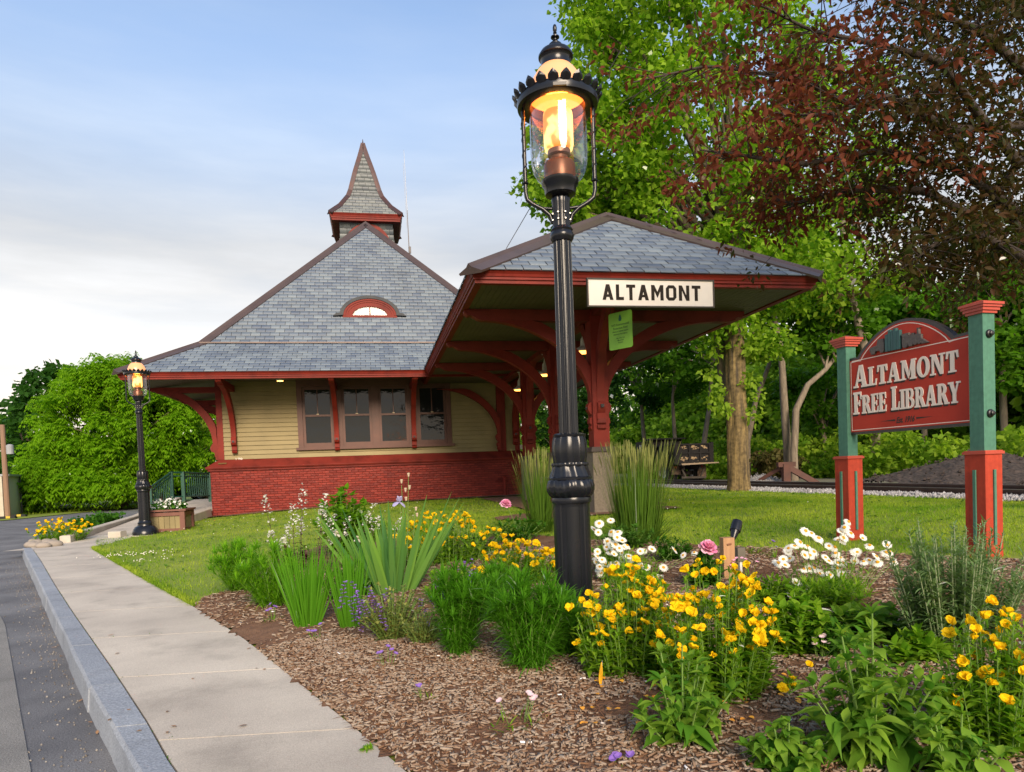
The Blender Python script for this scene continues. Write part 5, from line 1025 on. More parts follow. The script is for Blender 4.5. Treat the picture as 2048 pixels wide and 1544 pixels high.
# ---- parked cars
def car(name, loc, rz, paint, label, cat, h=1.15, L_=3.4, van=False, group=None):
    T = thing(name, (0, 0, 0), label, cat, group); w = 1.35; hw = w/2; b_ = .62*h
    side = [(-L_/2, .22), (L_/2, .22), (L_/2+.05, .42), (L_/2-.05, b_), (L_/2-(.55 if van else 1.0), b_+.03), (L_/2-(.9 if van else 1.45), h), (-L_/2+(.15 if van else .6), h), (-L_/2+.03, b_+.05), (-L_/2-.04, .5)]
    mb = MB(); mb.prism(side, (0, -hw, 0), (1, 0, 0), (0, 0, 1), -w, 0); shade(mb.build('body', paint, T), 25)
    mb = MB()
    for s_ in (-1, 1):
        for a, b in ((-L_/2+(.3 if van else .75), -.12), (-.04, L_/2-(1.0 if van else 1.5))): mb.box((a, s_*(hw+.004)-.004, b_+.06), (b, s_*(hw+.004)+.004, h-.08))
    mb.build('side_window', glass, T)
    mb = MB(); mb.bar((-L_/2+(.06 if van else .32), 0, b_+.1+.14), (-L_/2+(.12 if van else .48), 0, h-.05), w*.85, .012, up=(1, 0, -.5)); mb.build('rear_window', glass, T)
    for x in (-L_/2+.6, L_/2-.6):
        for s_ in (-1, 1): wheel(T, (x, s_*(hw-.08), .27), .27, .18, (0, 1, 0))
    mb = MB()
    for s_ in (-1, 1): mb.box((-L_/2-.05, s_*(hw-.15)-.08, .5), (-L_/2+.02, s_*(hw-.15)+.08, .6))
    mb.build('tail_light', mat('tail_red', (.35, .02, .02), rough=.3), T)
    T.location = loc; T.rotation_euler = (0, 0, rz); return T
wpaint = mat('white_paint', (.72, .73, .75), rough=.25, coat=.5); dpaint = mat('dark_blue_paint', (.03, .045, .09), rough=.25, coat=.5); silver = mat('silver_paint', (.35, .37, .40), rough=.3, metal=.4)
c = ground(352, 1003, -.12); car('parked_van', (c[0], c[1], -.1), R(25), wpaint, 'white parked van seen through the green ramp railing', 'van', h=1.45, L_=3.6, van=True)
c = ground(290, 1003, -.1); car('parked_car', (c[0]-.5, c[1]+1, -.1), R(10), silver, 'silver car parked under the bushy tree left of the lamp', 'car')
c = aty(2040, 905, 24); car('parked_car', (c[0]+.9, c[1], .31), R(170), dpaint, 'dark blue car parked at the right edge beyond the heap', 'car')
# ---- block building, utility pole, small things far left
blockm = mat('block_wall', (.52, .49, .43), (.44, .42, .37), rough=.8, scale=.8, bump=.2, bscale=8)
BB = thing('block_building', (-17, 31, -.1), 'low pale concrete-block building behind the road at far left', 'building')
A_, B_ = ground(18, 1034, -.11), ground(125, 1012, -.11); dA = norm(np.array((B_[0]-A_[0], B_[1]-A_[1], 0))); nA = np.array((-dA[1], dA[0], 0)); ztop = aty(18, 952, A_[1])[2]
mb = MB(); A2 = np.array((A_[0], A_[1], 0)); Lb = 16
P = [A2, A2+dA*Lb, A2+dA*Lb+nA*9, A2+nA*9]; mb.add([(p[0], p[1], -.12) for p in P]+[(p[0], p[1], ztop) for p in P], [(0, 1, 2, 3), (7, 6, 5, 4), (0, 4, 5, 1), (1, 5, 6, 2), (2, 6, 7, 3), (3, 7, 4, 0)]); mb.build('wall', blockm, BB)
mb = MB(); P = [A2-dA*.1-nA*.1, A2+dA*Lb-nA*.1, A2+dA*Lb+nA*9, A2-dA*.1+nA*9]; mb.add([(p[0], p[1], ztop) for p in P]+[(p[0], p[1], ztop+.08) for p in P], [(0, 1, 2, 3), (7, 6, 5, 4), (0, 4, 5, 1), (1, 5, 6, 2), (2, 6, 7, 3), (3, 7, 4, 0)]); mb.build('roof_edge', mat('grey_metal', (.3, .32, .34), rough=.4), BB)
mb = MB(); q = A2+dA*2.2-nA*.06; mb.tube([q+(0, 0, -.1), q+(0, 0, ztop)], .03, 6); mb.build('downpipe', mat('pipe_dark', (.06, .06, .07)), BB)
mb = MB(); q = A2+nA*.02-dA*.02; mb.box((q[0]-.55, q[1]-.1, -.12), (q[0]-.1, q[1]+.12, ztop+.05)); mb.build('corner_pier', mat('pier_tan', (.50, .45, .36), rough=.8), BB)
mb = MB(); mb.box((q[0]-1.6, q[1]+.3, -.1), (q[0]-.65, q[1]+.34, 1.0)); mb.build('door', mat('door_grey', (.22, .24, .27)), BB)
UP = thing('utility_pole', (aty(10, 950, 30)[0], 30, 0), 'weathered wooden utility pole with grey transformer at far left', 'utility pole'); c = aty(3, 850, 30)
c_b = aty(11, 955, 30); zt_ = 3.5
mb = MB(); mb.tube([(c_b[0], 30, -.1), (c_b[0], 30, zt_)], (.10, .085), 10); mb.build('pole', mat('pole_wood', (.27, .16, .10), (.20, .13, .09), rough=.9, scale=4, stretch=(8, 8, .6)), UP)
mb = MB(); mb.lathe([(.0, 0), (.13, 0), (.13, .34), (.06, .38), (0, .38)], (c_b[0]+.24, 29.95, 2.35), 14); mb.build('transformer', mat('grey_metal', (.3, .32, .34)), UP)
for i, (px_, py_, lab) in enumerate(((8, 1038, 'black and yellow wheel stop at the left edge of the road'), (30, 1034, 'black and yellow wheel stop beside the block building corner'))):
    c = ground(px_, py_, -.12); T = thing('wheel_stop', (c[0], c[1], -.12), lab, 'wheel stop', 'wheel stops by the block building'); mb = MB(); mb.prism([(-.42, 0), (.42, 0), (.40, .08), (.36, .10), (-.36, .10), (-.40, .08)], (c[0], c[1], -.125), (1, 0, 0), (0, 0, 1), -.08, .08); mb.build('body', blackm, T); mb = MB()
    for a in (-.28, .1): mb.box((c[0]+a, c[1]-.085, -.10), (c[0]+a+.14, c[1]+.085, -.022))
    mb.build('yellow_band', mat('safety_yellow', (.6, .42, .03)), T)
c = ground(24, 1020, -.11); mb = MB()
for k in range(3): mb.tube([(c[0]+.16*k, c[1], -.11), (c[0]+.16*k+.05, c[1], .28), (c[0]+.16*k+.25, c[1]+.05, .28), (c[0]+.16*k+.33, c[1]+.05, -.11)], .018, 6)
tag(mb.build('bike_rack', mat('galvanised', (.5, .52, .55), rough=.3, metal=.6)), 'small bent grey metal rack at the foot of the block wall', 'rack')
c = ground(246, 1012, -.11); st = thing('stake_sign', (c[0]+.55, c[1]-1.5, -.1), 'small red and white sign on a leaning stake under the bushy tree', 'sign'); x_, y_ = c[0]+.55, c[1]-1.5
mb = MB(); mb.bar((x_, y_, -.1), (x_+.12, y_, 1.55), .06, .03, up=(0, 1, 0)); mb.build('stake', mat('stake_wood', (.45, .38, .3)), st); mb = MB(); mb.box((x_-.18, y_-.03, .85), (x_+.32, y_-.02, 1.25)); b_ = mb.build('board', mat('sign_white', (.7, .68, .66)), st); mb = MB(); mb.box((x_-.13, y_-.036, .95), (x_+.27, y_-.031, 1.20)); mb.build('red_panel', mat('sign_red', (.55, .04, .03)), st)
# ---- antenna and wires
AN = thing('antenna_mast', (1.58, 27.0, 7.4), 'thin whip antenna rising behind the station roof right of the spire', 'antenna'); mb = MB(); mb.tube([(1.64, 27, 7.2), (1.60, 27, 11.2)], (.028, .016), 6); mb.tube([(1.64, 27, 9.55), (1.64, 27, 9.8)], .05, 8); mb.build('mast', mat('mast_grey', (.22, .2, .2), rough=.5), AN); mb = MB(); mb.tube([(1.60, 27, 11.2), (1.57, 27, 13.5)], (.013, .006), 5); mb.tube([(1.52, 27, 13.0), (1.56, 27, 10.5)], .005, 4); mb.build('whip', mat('whip_pale', (.5, .5, .52)), AN)
wirem = mat('wire_grey', (.16, .16, .18), rough=.5)
def wire(a, b, sag, r_, label):
    a, b = np.array(a), np.array(b); mb = MB(); P = [a*(1-t)+b*t-np.array((0, 0, sag*4*t*(1-t))) for t in np.linspace(0, 1, 24)]; mb.tube(P, r_, 5); return tag(mb.build('overhead_wire', wirem), label, 'wire')
w1 = aty(1012, 498, 17.5); w2 = aty(1262, 60, 15.6); wire(w1, w2+(w2-w1)*.35, .05, .010, 'thin guy wire slanting up from the canopy roof into the green maple')
w3 = aty(1690, 640, 24); w4 = aty(2060, 536, 20); wire(w3, w4, .1, .018, 'overhead cable crossing the sky gap above the red library sign')
# ---- garden fittings
c = ground(1456, 1165); PG = np.array((c[0], c[1], 0)); gz = float(gh(c[0], c[1])); pz = aty(1450, 1075, c[1])[2]
pine = mat('cedar_post', (.42, .24, .115), (.33, .175, .08), rough=.6, scale=3, stretch=(14, 14, 1.2), detail=6)
WP = thing('wooden_post', (c[0], c[1], gz), 'short square cedar post standing among the yellow flowers', 'post'); M_ = Matrix.Translation((c[0], c[1], 0)) @ Matrix.Rotation(R(-8), 4, 'Z'); hw_ = .040
mb = MB(); mb.box((-hw_, -hw_, gz-.05), (hw_, hw_, pz), M_); mb.build('timber', pine, WP)
mb = MB(); mb.lathe([(0, .003), (.008, .0025), (.014, 0)], (0, 0, 0), 12); V = np.concatenate(mb.V); mb2 = MB()
for dx, dz in ((-.012, -.045), (.002, -.044)): mb2.add([np.array((c[0]+dx+p[0]*.8, c[1]-hw_-.004-p[2]*.4, pz+dz+p[1]*.6)) for p in V], mb.F)
mb2.build('knot', mat('knot_brown', (.20, .08, .03)), WP)
SPT = thing('garden_spotlight', (c[0]+.12, c[1]+.25, gz), 'black bullet-shaped garden spotlight tilted up behind the cedar post', 'spotlight')
cs = aty(1470, 1062, c[1]+.25); ax = norm(np.array((.35, .25, .62))); Mq = np.array(Vector(ax).to_track_quat('Z', 'Y').to_matrix()); mb = MB()
def lathe_on(mb, pr, c_, M3, n_=24):
    V = []
    for r_, h_ in pr: V += [np.array(c_)+M3 @ np.array((r_*math.cos(t), r_*math.sin(t), h_)) for t in np.linspace(0, 2*math.pi, n_, endpoint=False)]
    mb.add(V, [(a*n_+k, a*n_+(k+1) % n_, a*n_+n_+(k+1) % n_, a*n_+n_+k) for a in range(len(pr)-1) for k in range(n_)])
lathe_on(mb, [(.0, -.075), (.016, -.075), (.026, -.04), (.034, 0.0), (.034, .004)], cs, Mq); shade(mb.build('housing', lampblk, SPT), 40); mb = MB(); lathe_on(mb, [(.032, .0), (.041, .0), (.041, .05), (.037, .085), (.033, .085), (.033, .045), (0, .045)], cs, Mq); shade(mb.build('hood', lampblk, SPT), 40)
mb = MB(); mb.tube([cs-Mq @ np.array((0, 0, .07)), cs-Mq @ np.array((0, 0, .09))-np.array((0, 0, .03)), (cs[0]-.03, cs[1], gz)], .010, 8); mb.build('stake', lampblk, SPT)
cj = aty(1481, 1108, c[1]+.12); JB = thing('junction_box', (cj[0], cj[1], gz), 'grey electrical box on a stake right of the cedar post', 'junction box'); mb = MB(); mb.box((cj[0]-.035, cj[1]-.025, cj[2]-.05), (cj[0]+.025, cj[1]+.025, cj[2]+.05)); mb.build('box', mat('box_grey', (.13, .115, .085), rough=.6), JB); mb = MB(); mb.box((cj[0]-.012, cj[1]-.01, gz), (cj[0]+.008, cj[1]+.01, cj[2]-.05)); mb.build('stake', mat('sign_white', (.7, .68, .66)), JB)
c = ground(1205, 1395); FL = thing('marker_flag', (c[0], c[1], float(gh(c[0], c[1]))), 'small yellow marker flag drooping on a wire by the big yellow flowers', 'flag'); s_ = 1/ppm(c); mb = MB(); mb.tube([(c[0], c[1], c[2]), (c[0]+.004, c[1], c[2]+75*s_)], .0012, 5); mb.build('wire', mat('stake_wire', (.3, .3, .3)), FL)
mb = MB(); top_ = c[2]+72*s_; N_ = 8; V = []
for i in range(N_):
    t = i/(N_-1)
    for j, off in enumerate((0, .45, 1)): V.append((c[0]+(.002-10*s_*off*(math.sin(t*2.2)+.15))*1.0+8*s_*off*t, c[1]-.01*math.sin(t*5+off*3), top_-(62*s_*t)-off*8*s_*math.sin(t*3)))
mb.add(V, [(3*i+k, 3*i+k+1, 3*i+k+4, 3*i+k+3) for i in range(N_-1) for k in range(2)]); mb.build('pennant', mat('flag_yellow', (.75, .40, .01), (.66, .33, .01), rough=.5), FL, smooth=True)
# ================================================================== TREES
bark = mat('bark_grey', (.20, .155, .11), (.085, .065, .045), rough=.95, scale=3, bump=1.0, bscale=9, stretch=(5, 5, .7), detail=8)
bark_y = mat('bark_lichen', (.22, .155, .06), (.05, .038, .024), rough=.95, scale=2.6, bump=1.0, bscale=6, stretch=(6, 6, .55), detail=9, speck=.35, sscale=14)
bark_p = mat('bark_pale', (.24, .195, .145), (.12, .095, .07), rough=.9, scale=4, bump=.5, bscale=12, stretch=(4, 4, .8))
bark_d = mat('bark_dark', (.035, .026, .022), (.06, .045, .036), rough=.95, scale=4, bump=.8, bscale=12, stretch=(4, 4, .8))
def ellip(c, r, n, shell=.55):
    d = rdir(n); k = rng.uniform(0, 1, n)**(1/3*(1-shell)+.0001) if shell < 1 else np.ones(n)
    return np.array(c)+d*np.array(r)*k[:, None]
def leaves(mb, C, rc, per, size, flat=.6, prof=DIAM, wr=.45, droop=.15, zbias=.35, fold=0.0):
    """leaf clusters: per leaves round every centre"""
    N = len(C)*per; c = np.repeat(C, per, 0); rcs = np.repeat(np.broadcast_to(rc, (len(C),)), per)
    off = rdir(N)*(rng.uniform(0, 1, N)**.45)[:, None]*rcs[:, None]; off[:, 2] *= flat
    d = norm(off*np.array((1, 1, .5))+rdir(N)*rcs[:, None]*.8); d[:, 2] -= .15
    up = rdir(N, -.2, 1); up[:, 2] += zbias
    L = size*rng.uniform(.65, 1.3, N); strips(mb, c+off, d, L, L*wr*rng.uniform(.75, 1.15, N), prof, droop=droop, up=up, fold=fold)
def limb(mb, a, b, r0, r1, bend=.15, n=8, seg=7):
    a, b = np.array(a, float), np.array(b, float); l = np.linalg.norm(b-a); k = rng.normal(0, bend, 3)*l*.5; t = np.linspace(0, 1, n)[:, None]
    P = a*(1-t)+b*t+k*np.sin(math.pi*t)*.6+np.array((0, 0, 1))*l*.10*np.sin(math.pi*t); mb.tube(P, np.linspace(r0, r1, n), seg, cap=False); return P
def trunk_mesh(P, rad, seg=48, rough_=.05):
    P = np.array(P, float); rad = np.array(rad); t0 = np.linspace(0, 1, len(P)); t = np.linspace(0, 1, len(P)*12); Q = np.stack([np.interp(t, t0, P[:, k]) for k in range(3)], 1); rr = np.interp(t, t0, rad)
    mb = MB(); mb.tube(Q, rr, seg); V = mb.V[0]; n = len(Q); c = np.repeat(Q, seg, 0); a = np.arange(n*seg) % seg
    zz = np.repeat(Q[:, 2], seg); th = a*2*math.pi/seg; k = 1+rough_*np.sin(th*4+zz*1.3)+rough_*.6*np.sin(th*7-zz*2.1)+rough_*.9*(vnoise(th*3.2+.6*np.sin(zz*2.5), zz*.9, 1.0, 41)-.5)*(th < 6.1)+rough_*1.0*(vnoise(th*6.4+.5*np.sin(zz*4), zz*2.2, 1.0, 43)-.5)*(th < 6.1); mb.V[0] = c+(V-c)*k[:, None]; return mb

# ---- big double-trunked maple by the tracks
mapleL = leafmat('maple_leaf', [(.07, .18, .008), (.13, .29, .012), (.20, .38, .02), (.105, .25, .010), (.28, .43, .035)], trans=.52)
MT = thing('maple_tree', (8.39, 14.79, .28), 'large green maple with a furrowed lichen-streaked trunk at the lawn edge by the tracks', 'tree')
tz = lambda px, py, Y=14.8: aty(px, py, Y)
Pm = [(8.39, 14.79, .1), (8.39, 14.79, .5), tz(1475, 880), tz(1472, 800), tz(1470, 720), tz(1467, 640), tz(1464, 560), tz(1468, 480), tz(1480, 390)]
mb = trunk_mesh(Pm, [.33, .265, .24, .225, .215, .205, .19, .16, .11]); TK = mb.build('trunk', bark_y, MT, smooth=True)
mb = trunk_mesh([tz(1462, 810, 15.05), tz(1452, 740, 15.2), tz(1444, 690, 15.3), tz(1425, 620, 15.4), tz(1400, 520, 15.5), tz(1385, 430, 15.5)], [.13, .20, .19, .16, .13, .08], 14); mb.build('side_trunk', bark, MT, smooth=True)
E_ = [((7.7, 15.6, 9.2), (3.1, 3.0, 4.6), 300), ((5.4, 15.6, 8.0), (1.6, 2.0, 1.9), 70), ((4.25, 15.3, 6.95), (.6, .9, .55), 14), ((9.2, 15.2, 5.7), (1.9, 1.6, 1.5), 60), ((11.0, 15.5, 8.0), (1.7, 2.0, 3.0), 80), ((6.2, 15.5, 11.2), (1.5, 1.8, 2.4), 70), ((9.3, 14.9, 3.9), (.5, .5, .5), 7), ((7.9, 14.6, 4.0), (.55, .5, .55), 6), ((7.2, 16.2, 5.5), (1.7, 1.4, .9), 45)]
C = np.concatenate([ellip(c, r, n, .45) for c, r, n in E_])
mb = MB(); forks = [tz(1468, 500), tz(1462, 560), tz(1470, 440), tz(1400, 520, 15.5)]
for k in rng.choice(len(C), 70, replace=False):
    f_ = min(forks, key=lambda q: np.linalg.norm((C[k]-q)*(1, 1, .6))+rng.uniform(0, 1.5)); limb(mb, f_, C[k], rng.uniform(.045, .10), .012, .10)
for tip in ((6.0, 15.6, 11.5), (7.0, 15.3, 12.8), (8.6, 15.6, 12.5), (9.8, 15.2, 9.5), (5.0, 15.5, 9.0)): limb(mb, tz(1468, 500), tip, .13, .03, .08, 10, 9)
mb.build('limbs', bark, MT, smooth=True)
mb = MB(); leaves(mb, C, rng.uniform(.36, .62, len(C)), 125, .125, flat=.62, wr=.42, prof=(.15, 1, .55, .04)); mb.build('crown', mapleL, MT)
mapleY = leafmat('maple_sprout', [(.20, .33, .03), (.33, .43, .06), (.26, .38, .04)], trans=.5)
mb = MB(); pass
for Cs_ in ([tz(1420, 745, 14.5), tz(1428, 800, 14.5), tz(1440, 780, 14.4), tz(1450, 820, 14.45)], [tz(1512, 790, 14.6), tz(1508, 830, 14.5), tz(1500, 760, 14.5)], [tz(1500, 700, 14.6), tz(1496, 690, 14.5)]):
    mb = MB(); leaves(mb, np.array(Cs_), .24, 44, .12, flat=.9, wr=.45, prof=(.15, 1, .55, .04)); mb.build('trunk_sprout', mapleY, MT)

# ---- purple-leaved plum reaching in from the right
plumL = leafmat('plum_leaf', [(.11, .026, .018), (.20, .048, .030), (.085, .05, .015), (.32, .10, .06), (.13, .085, .024), (.17, .055, .028)], trans=.38, rough=.38)
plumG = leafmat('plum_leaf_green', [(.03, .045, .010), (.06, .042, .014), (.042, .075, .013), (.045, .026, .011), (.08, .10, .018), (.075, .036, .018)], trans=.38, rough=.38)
PT = thing('plum_tree', (8.2, 6.0, .3), 'purple-leaved plum tree with dark red foliage hanging in from the right', 'tree')
mb = trunk_mesh([(8.2, 6.0, .1), (8.15, 6.0, 1.2), (7.9, 5.95, 2.2), (7.4, 5.9, 3.2), (6.9, 5.9, 4.2)], [.20, .16, .14, .12, .09], 14); mb.build('trunk', bark_d, PT, smooth=True)
arms = [[(2048, 470), (1940, 330), (1860, 215), (1700, 210), (1600, 160), (1420, 130), (1265, 165)], [(2048, 430), (1900, 330), (1760, 300), (1600, 330), (1480, 310), (1400, 300)], [(2040, 330), (1950, 220), (1880, 120), (1760, 90), (1620, 60), (1520, 10)], [(2010, 470), (1850, 380), (1700, 380), (1580, 410), (1550, 395)], [(2060, 150), (1960, 60), (1850, 20), (1700, -30)], [(2060, 520), (1960, 470), (1880, 480), (1800, 540)], [(2048, 300), (1990, 400), (1960, 500), (1950, 570)], [(2080, 60), (2000, -20), (1900, -60)], [(2060, 250), (1900, 260), (1780, 190), (1650, 230), (1560, 230)]]
CG, CR = [], []; mb = MB()
for ai, A_ in enumerate(arms):
    Yb = 5.9-.35*(ai % 3)+.0*ai; P = [aty(px, py, Yb+.25*math.sin(i*1.3+ai)) for i, (px, py) in enumerate(A_)]; P = np.array(P)
    t0 = np.arange(len(P)); t = np.linspace(0, len(P)-1, 40); Q = np.stack([np.interp(t, t0, P[:, k]) for k in range(3)], 1); Q[1:-1] = (Q[:-2]+Q[1:-1]*2+Q[2:])/4
    mb.tube(Q, np.linspace(.045, .006, 40), 7, cap=False)
    for i in range(3, 40, 1):
        for rep in range(2 if i > 8 else 1):
            tip = Q[i]+np.array((rng.normal(0, .24), rng.normal(0, .34), rng.normal(-.04, .2))); mb.tube([Q[max(i-2, 0)], (Q[i]+tip)/2+(0, 0, .04), tip], (.006, .004, .002), 5, cap=False)
            px_ = A_[0][0]+(A_[-1][0]-A_[0][0])*i/39
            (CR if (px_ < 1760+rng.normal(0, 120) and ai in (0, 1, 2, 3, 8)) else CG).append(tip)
mb.build('limbs', bark_d, PT, smooth=True)
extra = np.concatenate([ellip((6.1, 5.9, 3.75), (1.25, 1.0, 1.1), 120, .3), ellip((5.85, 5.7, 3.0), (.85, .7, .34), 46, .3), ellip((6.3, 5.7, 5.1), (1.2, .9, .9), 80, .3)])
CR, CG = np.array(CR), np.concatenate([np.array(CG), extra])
mb = MB(); leaves(mb, CR, .18, 24, .068, flat=.8, prof=LANCE, wr=.25, droop=.2, fold=.25); mb.build('red_crown', plumL, PT, label='dark red foliage')
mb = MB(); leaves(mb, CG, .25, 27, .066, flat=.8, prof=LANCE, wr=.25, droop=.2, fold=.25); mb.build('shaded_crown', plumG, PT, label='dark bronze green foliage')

# ---- trees at the left across the road
walnL = leafmat('walnut_leaf', [(.14, .29, .010), (.25, .44, .016), (.35, .52, .022), (.46, .60, .05), (.20, .38, .014)], trans=.55)
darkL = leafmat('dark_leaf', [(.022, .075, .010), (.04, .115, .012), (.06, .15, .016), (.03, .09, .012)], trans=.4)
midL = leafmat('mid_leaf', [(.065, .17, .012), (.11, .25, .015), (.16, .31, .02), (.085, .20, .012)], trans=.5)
yelL = leafmat('yellow_green_leaf', [(.15, .25, .018), (.23, .32, .025), (.30, .37, .04), (.19, .28, .02)], trans=.5)
def fronds(mb, C, per, length, lf):
    """drooping pinnate leaves: pairs of leaflets along arching stalks"""
    N = len(C)*per; c = np.repeat(C, per, 0)+rdir(N)*.18; d = rdir(N, -.7, .9); L = length*rng.uniform(.7, 1.2, N); B_, D_, U_ = [], [], []
    for s in np.linspace(.2, 1, 7):
        p = c+d*(L*s)[:, None]; p[:, 2] -= L*rng.uniform(.1, .5)*s*s
        tang = d.copy(); tang[:, 2] -= .9*s; tang = norm(tang); sd_ = norm(np.cross(tang, np.tile((0, 0, 1.), (N, 1))))
        for sg in (-1, 1): B_.append(p); dd = norm(sd_*sg*.8+tang*.55); dd[:, 2] -= .25; D_.append(dd); U_.append(np.tile((0, 0, 1.), (N, 1))+rdir(N)*.3)
    B_, D_, U_ = (np.concatenate(x) for x in (B_, D_, U_)); strips(mb, B_, D_, lf*rng.uniform(.8, 1.2, len(B_)), lf*.20, DIAM, droop=.25, up=U_)
g_ = ground(245, 1012, -.11); WX, WY = -11.9, 35.0
WT = thing('walnut_tree', (WX, WY, -.1), 'broad bright green tree with feathery drooping leaves left of the station', 'tree')
mb = MB()
for a, b in (((WX+.1, WY, -.15), (WX+.5, WY, 2.3)), ((WX, WY, -.15), (WX-.9, WY, 2.6)), ((WX+.15, WY+.1, -.15), (WX+1.0, WY+.2, 3.0))): limb(mb, a, b, .17, .09, .05, 8, 10)
mb.build('trunk', bark, WT, smooth=True)
at_ = lambda px, py, Y=34.5: aty(px, py, Y)
E_ = [(at_(235, 860), (3.1, 2.6, 3.0), 190), (at_(150, 930), (1.9, 1.8, 1.4), 60), (at_(330, 850), (2.0, 2.0, 2.3), 80), (at_(110, 970, 33.0), (1.5, .9, 1.0), 60), (at_(185, 975, 32.5), (1.4, .9, .8), 44), (at_(240, 770), (2.0, 1.7, 1.1), 45), (at_(290, 940), (1.6, 1.4, 1.1), 30)]
C = np.concatenate([ellip(c, r, n, .85) for c, r, n in E_]); C = C[(C[:, 2] > .75) | ((C[:, 0] < -14.2) & (C[:, 2] > .45))]; C = C[rng.permutation(len(C))[:int(len(C)*.74)]]
mb = MB(); 
for k in rng.choice(len(C), 40, replace=False): limb(mb, (WX+rng.uniform(-.5, .7), WY, rng.uniform(1.6, 2.6)), C[k], .05, .012, .12)
mb.build('limbs', bark, WT, smooth=True)
mb = MB(); fronds(mb, C, 38, .62, .17); mb.build('crown', walnL, WT)
def simple_tree(name, base, h, crown, leafm, barkm, label, cat='tree', group=None, r=.14, per=70, size=.26, rc=.6, nl=14, trunk_pts=None):
    T = thing(name, base, label, cat, group); base = np.array(base, float)
    C = np.concatenate([ellip(c, rr_, n, .5) for c, rr_, n in crown]); P = trunk_pts if trunk_pts is not None else [base-(0, 0, .1), base+(.1, 0, h*.35), base+(rng.uniform(-.3, .3), 0, h*.75)]
    mb = trunk_mesh(P, np.linspace(r, r*.45, len(P)), 12, .04)
    for k in rng.choice(len(C), min(nl, len(C)), replace=False):
        q = np.array(P[-1])*(rng.uniform(.0, 1))+np.array(P[-2])*0; q = np.array(P[-2])+(np.array(P[-1])-np.array(P[-2]))*rng.uniform(0, 1); limb(mb, q, C[k], r*.35, .012, .12, 6, 5)
    mb.build('trunk', barkm, T, smooth=True); mb = MB(); leaves(mb, C, rc*rng.uniform(.75, 1.25, len(C)), per, size); mb.build('crown', leafm, T); return T
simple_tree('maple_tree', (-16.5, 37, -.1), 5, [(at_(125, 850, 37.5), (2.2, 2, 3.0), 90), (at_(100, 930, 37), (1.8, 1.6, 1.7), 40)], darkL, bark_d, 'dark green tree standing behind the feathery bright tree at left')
simple_tree('maple_tree', (-19.5, 42, -.1), 5, [(aty(35, 870, 42), (2.2, 2, 1.7), 46), (aty(60, 930, 42), (1.8, 1.6, 1.3), 26), (aty(-20, 900, 42), (2, 2, 2.0), 30)], midL, bark, 'loose open tree behind the utility pole at far left', rc=.55, per=46)
simple_tree('maple_tree', (-9.5, 41, -.1), 4, [(aty(380, 900, 41), (2.4, 2, 2.3), 80), (aty(420, 850, 44), (2.4, 2, 2.2), 60), (aty(330, 960, 40), (1.5, 1.2, .8), 24)], yelL, bark, 'yellow-green tree filling the gap between lamp and red corner bracket')
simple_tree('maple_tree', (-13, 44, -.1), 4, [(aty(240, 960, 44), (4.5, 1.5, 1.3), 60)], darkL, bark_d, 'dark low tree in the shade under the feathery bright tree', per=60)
# ---- woods across the tracks: tangled mass behind, single trees in front
mb = MB(); Cs = []
for i in range(700):
    y = rng.uniform(7, 66); Cs.append((18.6+rng.uniform(0, 3.5)+.05*y, y, rng.uniform(.5, 4.2)))
for i in range(1500):
    y = rng.uniform(7, 62); x = 19.5+rng.uniform(0, 9)+.05*y; top = 7.4+1.5*math.sin(y*.5)+.9*math.sin(y*1.7+1)+(-2.2 if 14 < y/1.0 < 17.5 else 0); Cs.append((x, y, rng.uniform(.4, 1)**.8*top))
for i in range(420): Cs.append((rng.uniform(4, 26), rng.uniform(62, 72), .4+8.5*rng.uniform(0, 1)**.8))
for i in range(420): Cs.append((rng.uniform(6, 26), rng.uniform(56, 62), .3+3.5*rng.uniform(0, 1)))
Cs = np.array(Cs); leaves(mb, Cs, rng.uniform(.7, 1.25, len(Cs)), 62, .34); o = mb.build('woods', leafmat('woods_leaf', [(.04, .12, .010), (.085, .21, .014), (.14, .29, .018), (.06, .16, .012), (.21, .35, .028)], trans=.5, patch=.55, pscale=.35)); tag(o, 'shady mass of woodland across the tracks', 'woods', kind='stuff')
mb = MB(); Cs = []
for i in range(620):
    y = rng.uniform(8, 40); x = 15.2+rng.uniform(-.6, 2.6)+.02*y; Cs.append((x, y, .3+1.3*rng.uniform(0, 1)**1.4*(.6+.8*float(vnoise(x, y, .4, 31)))))
for i in range(120):
    Cs.append((rng.uniform(12.6, 15.5), rng.uniform(24.5, 32), .3+.9*rng.uniform(0, 1)))
Cs = np.array(Cs); leaves(mb, Cs, rng.uniform(.25, .5, len(Cs)), 60, .17); o = mb.build('undergrowth', leafmat('undergrowth_leaf', [(.07, .19, .012), (.14, .31, .018), (.22, .40, .025), (.10, .23, .014), (.31, .44, .04)], trans=.5, patch=.5, pscale=.8)); tag(o, 'bright tangled undergrowth along the edge of the woods', 'undergrowth', kind='stuff')
drym = leafmat('dry_brush_leaf', [(.10, .075, .03), (.16, .10, .045), (.075, .085, .02)], trans=.3); mb = MB(); leaves(mb, ellip((14.3, 22.6, .8), (.9, .8, .55), 40, .4), .3, 50, .14); o = mb.build('dry_bush', drym); tag(o, 'brownish dry bush beside the maple trunk behind the tracks', 'bush')
def wtree(pts, Y, r, leafm, label, crown, group=None, barkm=bark_p, **k):
    P = [aty(px, py, Y+dy) for px, py, dy in pts]; b = P[0].copy(); b[2] = .3; P = [b-(0, 0, .05)]+P[1:] if abs(P[0][2]-.3) < .6 else [b-(0, 0, .05)]+P
    return simple_tree('woodland_tree', b, 6, [(aty(px, py, Y+dy), rr_, n) for px, py, dy, rr_, n in crown], leafm, barkm, label, 'tree', group, r=r, trunk_pts=P, **k)
